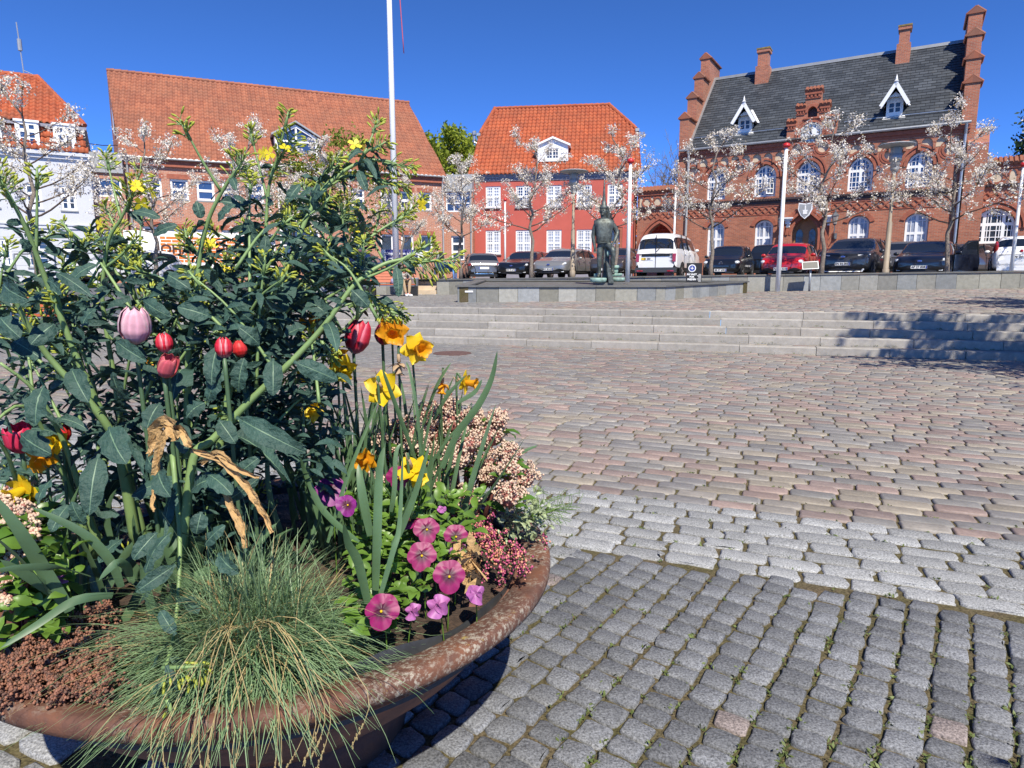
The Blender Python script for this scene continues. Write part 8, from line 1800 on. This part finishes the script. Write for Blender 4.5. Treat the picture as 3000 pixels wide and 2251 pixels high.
def figure(J, s=1.0, rad=1.0, hands=((0, 0, -1), (0, 0, -1)), ups=((0, -1, 0), (0, -1, 0)), curl=(.4, .4)):
    """J: named joints -> skeleton points, edges of the whole body"""
    R_ = {'pelvis': .13, 'waist': .12, 'chest': .145, 'neck': .055, 'head': .085, 'crown': .088, 'shl': .065, 'ell': .045, 'wrl': .030, 'shr': .065, 'elr': .045, 'wrr': .030, 'hpl': .088, 'knl': .062, 'anl': .040, 'tol': .034, 'hpr': .088, 'knr': .062, 'anr': .040, 'tor': .034}
    nm = list(R_); ix = {n: i for i, n in enumerate(nm)}; pts = [(*J[n], R_[n]*s*rad) for n in nm]
    E = [('pelvis','waist'),('waist','chest'),('chest','neck'),('neck','head'),('head','crown'),('chest','shl'),('shl','ell'),('ell','wrl'),('chest','shr'),('shr','elr'),('elr','wrr'),('pelvis','hpl'),('hpl','knl'),('knl','anl'),('anl','tol'),('pelvis','hpr'),('hpr','knr'),('knr','anr'),('anr','tor')]
    ed = [(ix[a], ix[b]) for a, b in E]
    for side, w in ((0, 'wrl'), (1, 'wrr')): hand(pts, ed, ix[w], hands[side], ups[side], s, curl[side])
    return pts, ed, ix
def face(parent, J, look, s, skinm, hairm, eyes=True, cap=1.0):
    """features on a head that looks along 'look'"""
    h = Vector(J['head']).lerp(Vector(J['crown']), .45); f = Vector(look).normalized(); up = (Vector(J['crown']) - Vector(J['neck'])).normalized(); sd = f.cross(up).normalized(); up = sd.cross(f); q = Matrix((sd, f, up)).transposed(); mb = MB()
    mb.ell(h + f*.093*s - up*.005*s, (.014*s, .022*s, .026*s), 8, 6, rot=q); mb.ell(h + f*.083*s - up*.052*s, (.028*s, .014*s, .008*s), 8, 5, rot=q)
    for e in (-1, 1): mb.ell(h + sd*e*.088*s - up*.005*s, (.012*s, .022*s, .032*s), 8, 5, rot=q); mb.ell(h + f*.082*s + sd*e*.034*s + up*.032*s, (.024*s, .012*s, .008*s), 8, 5, rot=q)
    mb.ell(h + f*.070*s - up*.082*s, (.038*s, .030*s, .028*s), 8, 5, rot=q); mb.build('face', skinm, parent, True)
    if eyes:
        mb = MB()
        for e in (-1, 1): mb.ell(h + f*.083*s + sd*e*.034*s + up*.016*s, (.014*s, .008*s, .008*s), 8, 5, rot=q)
        mb.build('eyes', M['black'], parent, True)
    if hairm: mb = MB(); mb.ell(h - f*.014*s + up*.030*s, (.100*s*cap, .105*s*cap, .092*s*cap), 14, 10, rot=q); mb.build('hair', hairm, parent, True)

# ---- bronze statue on its discs
p = atY(1769, 815, 20.4); K = 20.4/1952*.2288; X_ = lambda cx: (cx - 520)*K; Z_ = lambda cy: (1290 - cy)*K
ST = thing('statue', 'green patinated bronze man with one foot raised and a tall spike on his head', 'statue', (p.x, p.y, p.z))
J = {'pelvis': (X_(505), .02, Z_(870)), 'waist': (X_(503), .01, Z_(790)), 'chest': (X_(500), 0, Z_(650)), 'neck': (X_(500), -.02, Z_(530)), 'head': (X_(492), -.05, Z_(478)), 'crown': (X_(496), -.03, Z_(428)),
     'shl': (X_(405), 0, Z_(610)), 'ell': (X_(376), .06, Z_(765)), 'wrl': (X_(395), -.02, Z_(905)), 'shr': (X_(618), 0, Z_(610)), 'elr': (X_(682), -.02, Z_(728)), 'wrr': (X_(622), -.26, Z_(856)),
     'hpl': (X_(458), .02, Z_(890)), 'knl': (X_(456), -.04, Z_(1055)), 'anl': (X_(463), .02, Z_(1245)), 'tol': (X_(435), -.14, Z_(1282)), 'hpr': (X_(556), .0, Z_(880)), 'knr': (X_(612), -.34, Z_(935)), 'anr': (X_(610), -.26, Z_(1205)), 'tor': (X_(618), -.40, Z_(1240))}
pts, ed, ix = figure(J, 1.2, 1.0, hands=((.05, -.1, -1), (-.6, -.5, -.6)), ups=((0, 1, 0), (-.2, -.5, .8)), curl=(.25, .5))
for n, r in (('chest', .19), ('waist', .165), ('pelvis', .17), ('shl', .10), ('shr', .10), ('ell', .075), ('elr', .075), ('wrl', .05), ('wrr', .05), ('hpl', .125), ('hpr', .125), ('knl', .085), ('knr', .09), ('anl', .058), ('anr', .058), ('tol', .05), ('tor', .05), ('neck', .085), ('head', .115), ('crown', .118)): i = ix[n]; q = pts[i]; pts[i] = (q[0], q[1], q[2], r)
skin('body', pts, ed, M['bronze'], ST); face(ST, J, (-.45, -1, -.05), 1.35, M['bronze'], None, False)
# tunic: a flat, boxy garment from the shoulders to a straight hem
mb = MB(); prof = [(Z_(545), 60, .10), (Z_(575), 128, .16), (Z_(620), 128, .20), (Z_(700), 106, .205), (Z_(780), 98, .20), (Z_(850), 96, .21), (Z_(858), 92, .19)]; n = 24; V = []
for z, hw, dp in prof:
    for j in range(n): a = 2*pi*j/n; ca, sa = cos(a), sin(a); V.append((X_(508) + hw*K*(abs(ca)**.6)*(1 if ca > 0 else -1), .0 + dp*(abs(sa)**.75)*(1 if sa > 0 else -1), z + .012*sin(3*a)))
mb.add(V, [(i*n+j, i*n+(j+1)%n, (i+1)*n+(j+1)%n, (i+1)*n+j) for i in range(len(prof)-1) for j in range(n)] + [tuple(range(n)), tuple(range((len(prof)-1)*n, len(prof)*n))[::-1]]); mb.build('tunic', M['bronze'], ST, True)
mb = MB(); mb.lathe([(.125, Z_(440)), (.122, Z_(405)), (.085, Z_(380)), (.055, Z_(330)), (.032, Z_(220)), (.018, Z_(90)), (0, Z_(80))], 14, (X_(503), .03, 0)); mb.build('head_spike', M['bronze'], ST, True)
mb = MB(); mb.tube(smoothline([(X_(530), .06, Z_(420)), (X_(552), .10, Z_(480)), (X_(566), .10, Z_(560))], 4), [.10, .10, .095, .09, .085, .08, .07, .06, .05], 8); mb.build('hair', M['bronze'], ST, True)
mb = MB(); mb.prism([(X_(508), Z_(1350)), (X_(580), Z_(1350)), (X_(582), Z_(1000)), (X_(572), Z_(905)), (X_(512), Z_(905))], -.05, .22); mb.build('support', M['bronze'], ST)
mb = MB(); mb.prism([(X_(560), Z_(1355)), (X_(626), Z_(1355)), (X_(600), Z_(1240)), (X_(548), Z_(1110)), (X_(522), Z_(1075)), (X_(530), Z_(1130))], -.42, -.08); mb.build('slanting_slab', M['bronze'], ST)
mb = MB(); mb.ell((X_(556), -.16, Z_(985)), (.04, .05, .09)); mb.build('ornament', M['verdigris'], ST, True)
for i, (a, b, z1, z0, y) in enumerate(((328, 542, 1288, 1345, -.30), (612, 782, 1284, 1332, -.12), (560, 765, 1230, 1268, .10), (400, 500, 1232, 1285, .2), (630, 725, 1130, 1168, .16), (640, 715, 1170, 1228, .2))):
    mb = MB(); c, r = X_((a+b)/2), (b-a)*K/2; hh = (z0 - z1)*K; mb.lathe([(r*.80, 0), (r*.97, hh*.25), (r, hh*.6), (r*.98, hh*.9), (r*.90, hh), (0, hh*1.02)], 18, (c, y, Z_(z0)), sy=.8); mb.build('base_disc', M['verdigris'], ST, True)
mb = MB(); mb.box(X_(400), X_(740), -.35, .35, Z_(1420), Z_(1347)); mb.build('base_block', M['coping'], ST)

# ---- clothes and people
def shirtmat():
    m, t, p, N, L = _nodes('plaid_shirt_cloth'); p.inputs['Roughness'].default_value = .85; tc = N('ShaderNodeTexCoord'); ck = N('ShaderNodeTexChecker'); ck.inputs['Scale'].default_value = 16; ck.inputs['Color1'].default_value = (.50, .47, .42, 1); ck.inputs['Color2'].default_value = (.16, .13, .11, 1); L(tc.outputs['Object'], ck.inputs['Vector']); L(ck.outputs['Color'], p.inputs['Base Color']); return m
SK = mat('sunburnt_skin', (.42, .16, .11), .55); KH = mat('khaki_cloth', (.38, .27, .16), .85, var=.15, vs=9); JN = mat('blue_denim', (.05, .085, .17), .85, var=.25, vs=12); HD = mat('grey_hoodie_cloth', (.27, .29, .28), .9, var=.1, vs=9); SH = mat('white_trainers', (.75, .75, .74), .6); BK = mat('black_backpack_cloth', (.02, .022, .028), .8); HR = mat('dark_hair', (.025, .018, .014), .7); SK2 = mat('light_skin', (.40, .21, .15), .55); PL = shirtmat()
def person(label, pos, rz, J, top, legs, shoe, skn, hair, look, hd, ups, curl, s=1.0, fat=1.0):
    o = thing('person', label, 'person', pos, rz); pts, ed, ix = figure(J, s, 1.0, hd, ups, curl); skin('body', pts, ed, skn, o); face(o, J, look, s, skn, hair)
    def cl(nm, chain, m, k):
        ids = sorted({n for e in chain for n in e}, key=lambda n: 0 if n in ('chest', 'pelvis') else 1); mp = {n: i for i, n in enumerate(ids)}; P = [(*J[n], pts[ix[n]][3]*k*(fat if n in ('waist', 'chest', 'pelvis') else 1)) for n in ids]; skin(nm, P, [(mp[a], mp[b]) for a, b in chain], m, o)
    cl('shirt' if top is PL else 'jacket', [('chest', 'waist'), ('waist', 'pelvis'), ('chest', 'shl'), ('shl', 'ell'), ('ell', 'wrl'), ('chest', 'shr'), ('shr', 'elr'), ('elr', 'wrr')], top, 1.22)
    cl('trousers', [('pelvis', 'hpl'), ('hpl', 'knl'), ('knl', 'anl'), ('pelvis', 'hpr'), ('hpr', 'knr'), ('knr', 'anr')], legs, 1.24)
    for a, t in (('anl', 'tol'), ('anr', 'tor')):
        A, T = Vector(J[a]), Vector(J[t]); A = Vector((A.x, A.y, max(.045, A.z*.5))); d = T - A; d.z = 0; d.normalize(); mb = MB(); q = Matrix((d, Vector((-d.y, d.x, 0)), Vector((0, 0, 1)))).transposed(); mb.ell(A.lerp(T, .5) + d*.01 - Vector((0, 0, .005)), (.15*s, .052*s, .052*s), 12, 8, rot=q); mb.ell(A + Vector((0, 0, .03)), (.055, .05, .06), 8, 6); mb.build('shoe', shoe, o, True)
    return o
k_ = 24.2/1952*.1808; X2 = lambda cx: (cx - 780)*k_; Z2 = lambda cy: (1130 - cy)*k_
SJ = {'pelvis': (X2(705), .20, .53), 'waist': (X2(712), .16, .66), 'chest': (X2(735), .06, .86), 'neck': (X2(760), -.03, .985), 'head': (X2(772), -.10, 1.06), 'crown': (X2(775), -.10, 1.16), 'shl': (X2(690), .06, .90), 'ell': (X2(715), -.10, .66), 'wrl': (X2(800), -.26, .62), 'shr': (X2(800), .04, .90), 'elr': (X2(850), -.08, .68), 'wrr': (X2(840), -.27, .62),
      'hpl': (X2(680), .15, .52), 'knl': (X2(738), -.28, .55), 'anl': (X2(785), -.30, .09), 'tol': (X2(805), -.44, .04), 'hpr': (X2(745), .15, .52), 'knr': (X2(845), -.24, .56), 'anr': (X2(835), -.34, .09), 'tor': (X2(880), -.46, .04)}
ps = atY(1190, 864, 24.0); zz = upz(ps.x, ps.y); sit = person('man in a checked shirt and khaki trousers sitting on the red bench', (ps.x, ps.y + .22, zz), 0, SJ, PL, KH, SH, SK, None, (.35, -.8, -.65), ((.3, -.8, .2), (-.2, -.9, .2)), ((0, 0, 1), (0, 0, 1)), (.6, .6), 1.0, 1.1)
mb = MB(); mb.box(X2(808), X2(838), -.40, -.385, .62, .76); tag(mb.build('phone', M['black'], None, (ps.x, ps.y + .22, zz)), 'dark phone held by the seated man', 'phone')
mb = MB(); mb.ell((0, 0, .12), (.16, .10, .13), 14, 8); mb.ell((.05, -.02, .22), (.10, .07, .06), 10, 6); tag(mb.build('bag', mat('lilac_cloth_bag', (.30, .30, .44), .85, var=.2, vs=12), None, (pb.x + .18, pb.y + .22, BZ_ + .42), ), 'crumpled pale lilac bag lying on the red bench beside the man', 'bag')
for po in bpy.data.objects['bag'].data.polygons: po.use_smooth = True
WJ = {'pelvis': (0, 0, .93), 'waist': (0, 0, 1.06), 'chest': (-.02, 0, 1.30), 'neck': (-.03, 0, 1.50), 'head': (-.05, 0, 1.58), 'crown': (-.045, 0, 1.66), 'shl': (-.02, -.18, 1.42), 'ell': (.05, -.23, 1.17), 'wrl': (-.06, -.22, .95), 'shr': (-.02, .18, 1.42), 'elr': (.08, .22, 1.17), 'wrr': (.06, .22, .94), 'hpl': (0, -.09, .90), 'knl': (-.16, -.09, .50), 'anl': (-.18, -.09, .09), 'tol': (-.32, -.09, .04), 'hpr': (0, .09, .90), 'knr': (.06, .09, .50), 'anr': (.22, .09, .12), 'tor': (.10, .09, .05)}
pw = atY(1284, 800, 36.5); wk = person('walking person in a grey hooded jacket and jeans with a black backpack', (pw.x, pw.y, 1.36), R(0), WJ, HD, JN, BK, SK2, HR, (-1, -.15, -.05), ((0, 0, -1), (0, 0, -1)), ((1, 0, 0), (1, 0, 0)), (.4, .4))
mb = MB(); mb.ell((.19, 0, 1.22), (.14, .17, .27), 14, 10); mb.ell((.27, 0, 1.10), (.08, .13, .14), 10, 6); bo = tag(mb.build('backpack', BK, None, (pw.x, pw.y, 1.36), ), 'black backpack on the back of the walking person', 'backpack')
for po in bo.data.polygons: po.use_smooth = True
mb = MB(); mb.ell((-.02, -.24, .72), (.17, .05, .17), 12, 8); mb.tube(smoothline([(-.10, -.24, .86), (-.05, -.23, .95), (.04, -.24, .86)], 4), .008, 5); bo = tag(mb.build('carrier_bag', mat('light_blue_plastic', (.16, .27, .46), .5, var=.5, vs=9), None, (pw.x, pw.y, 1.36)), 'light blue carrier bag held by the walking person', 'bag')
LJ = dict(SJ); o = person('person in blue jeans sitting on the far left bench behind the kale', (pl.x - .15, pl.y + .22, 0), R(4), LJ, HD, JN, SH, SK2, HR, (-.2, -.95, -.2), ((.3, -.8, .2), (-.2, -.9, .2)), ((0, 0, 1), (0, 0, 1)), (.6, .6))
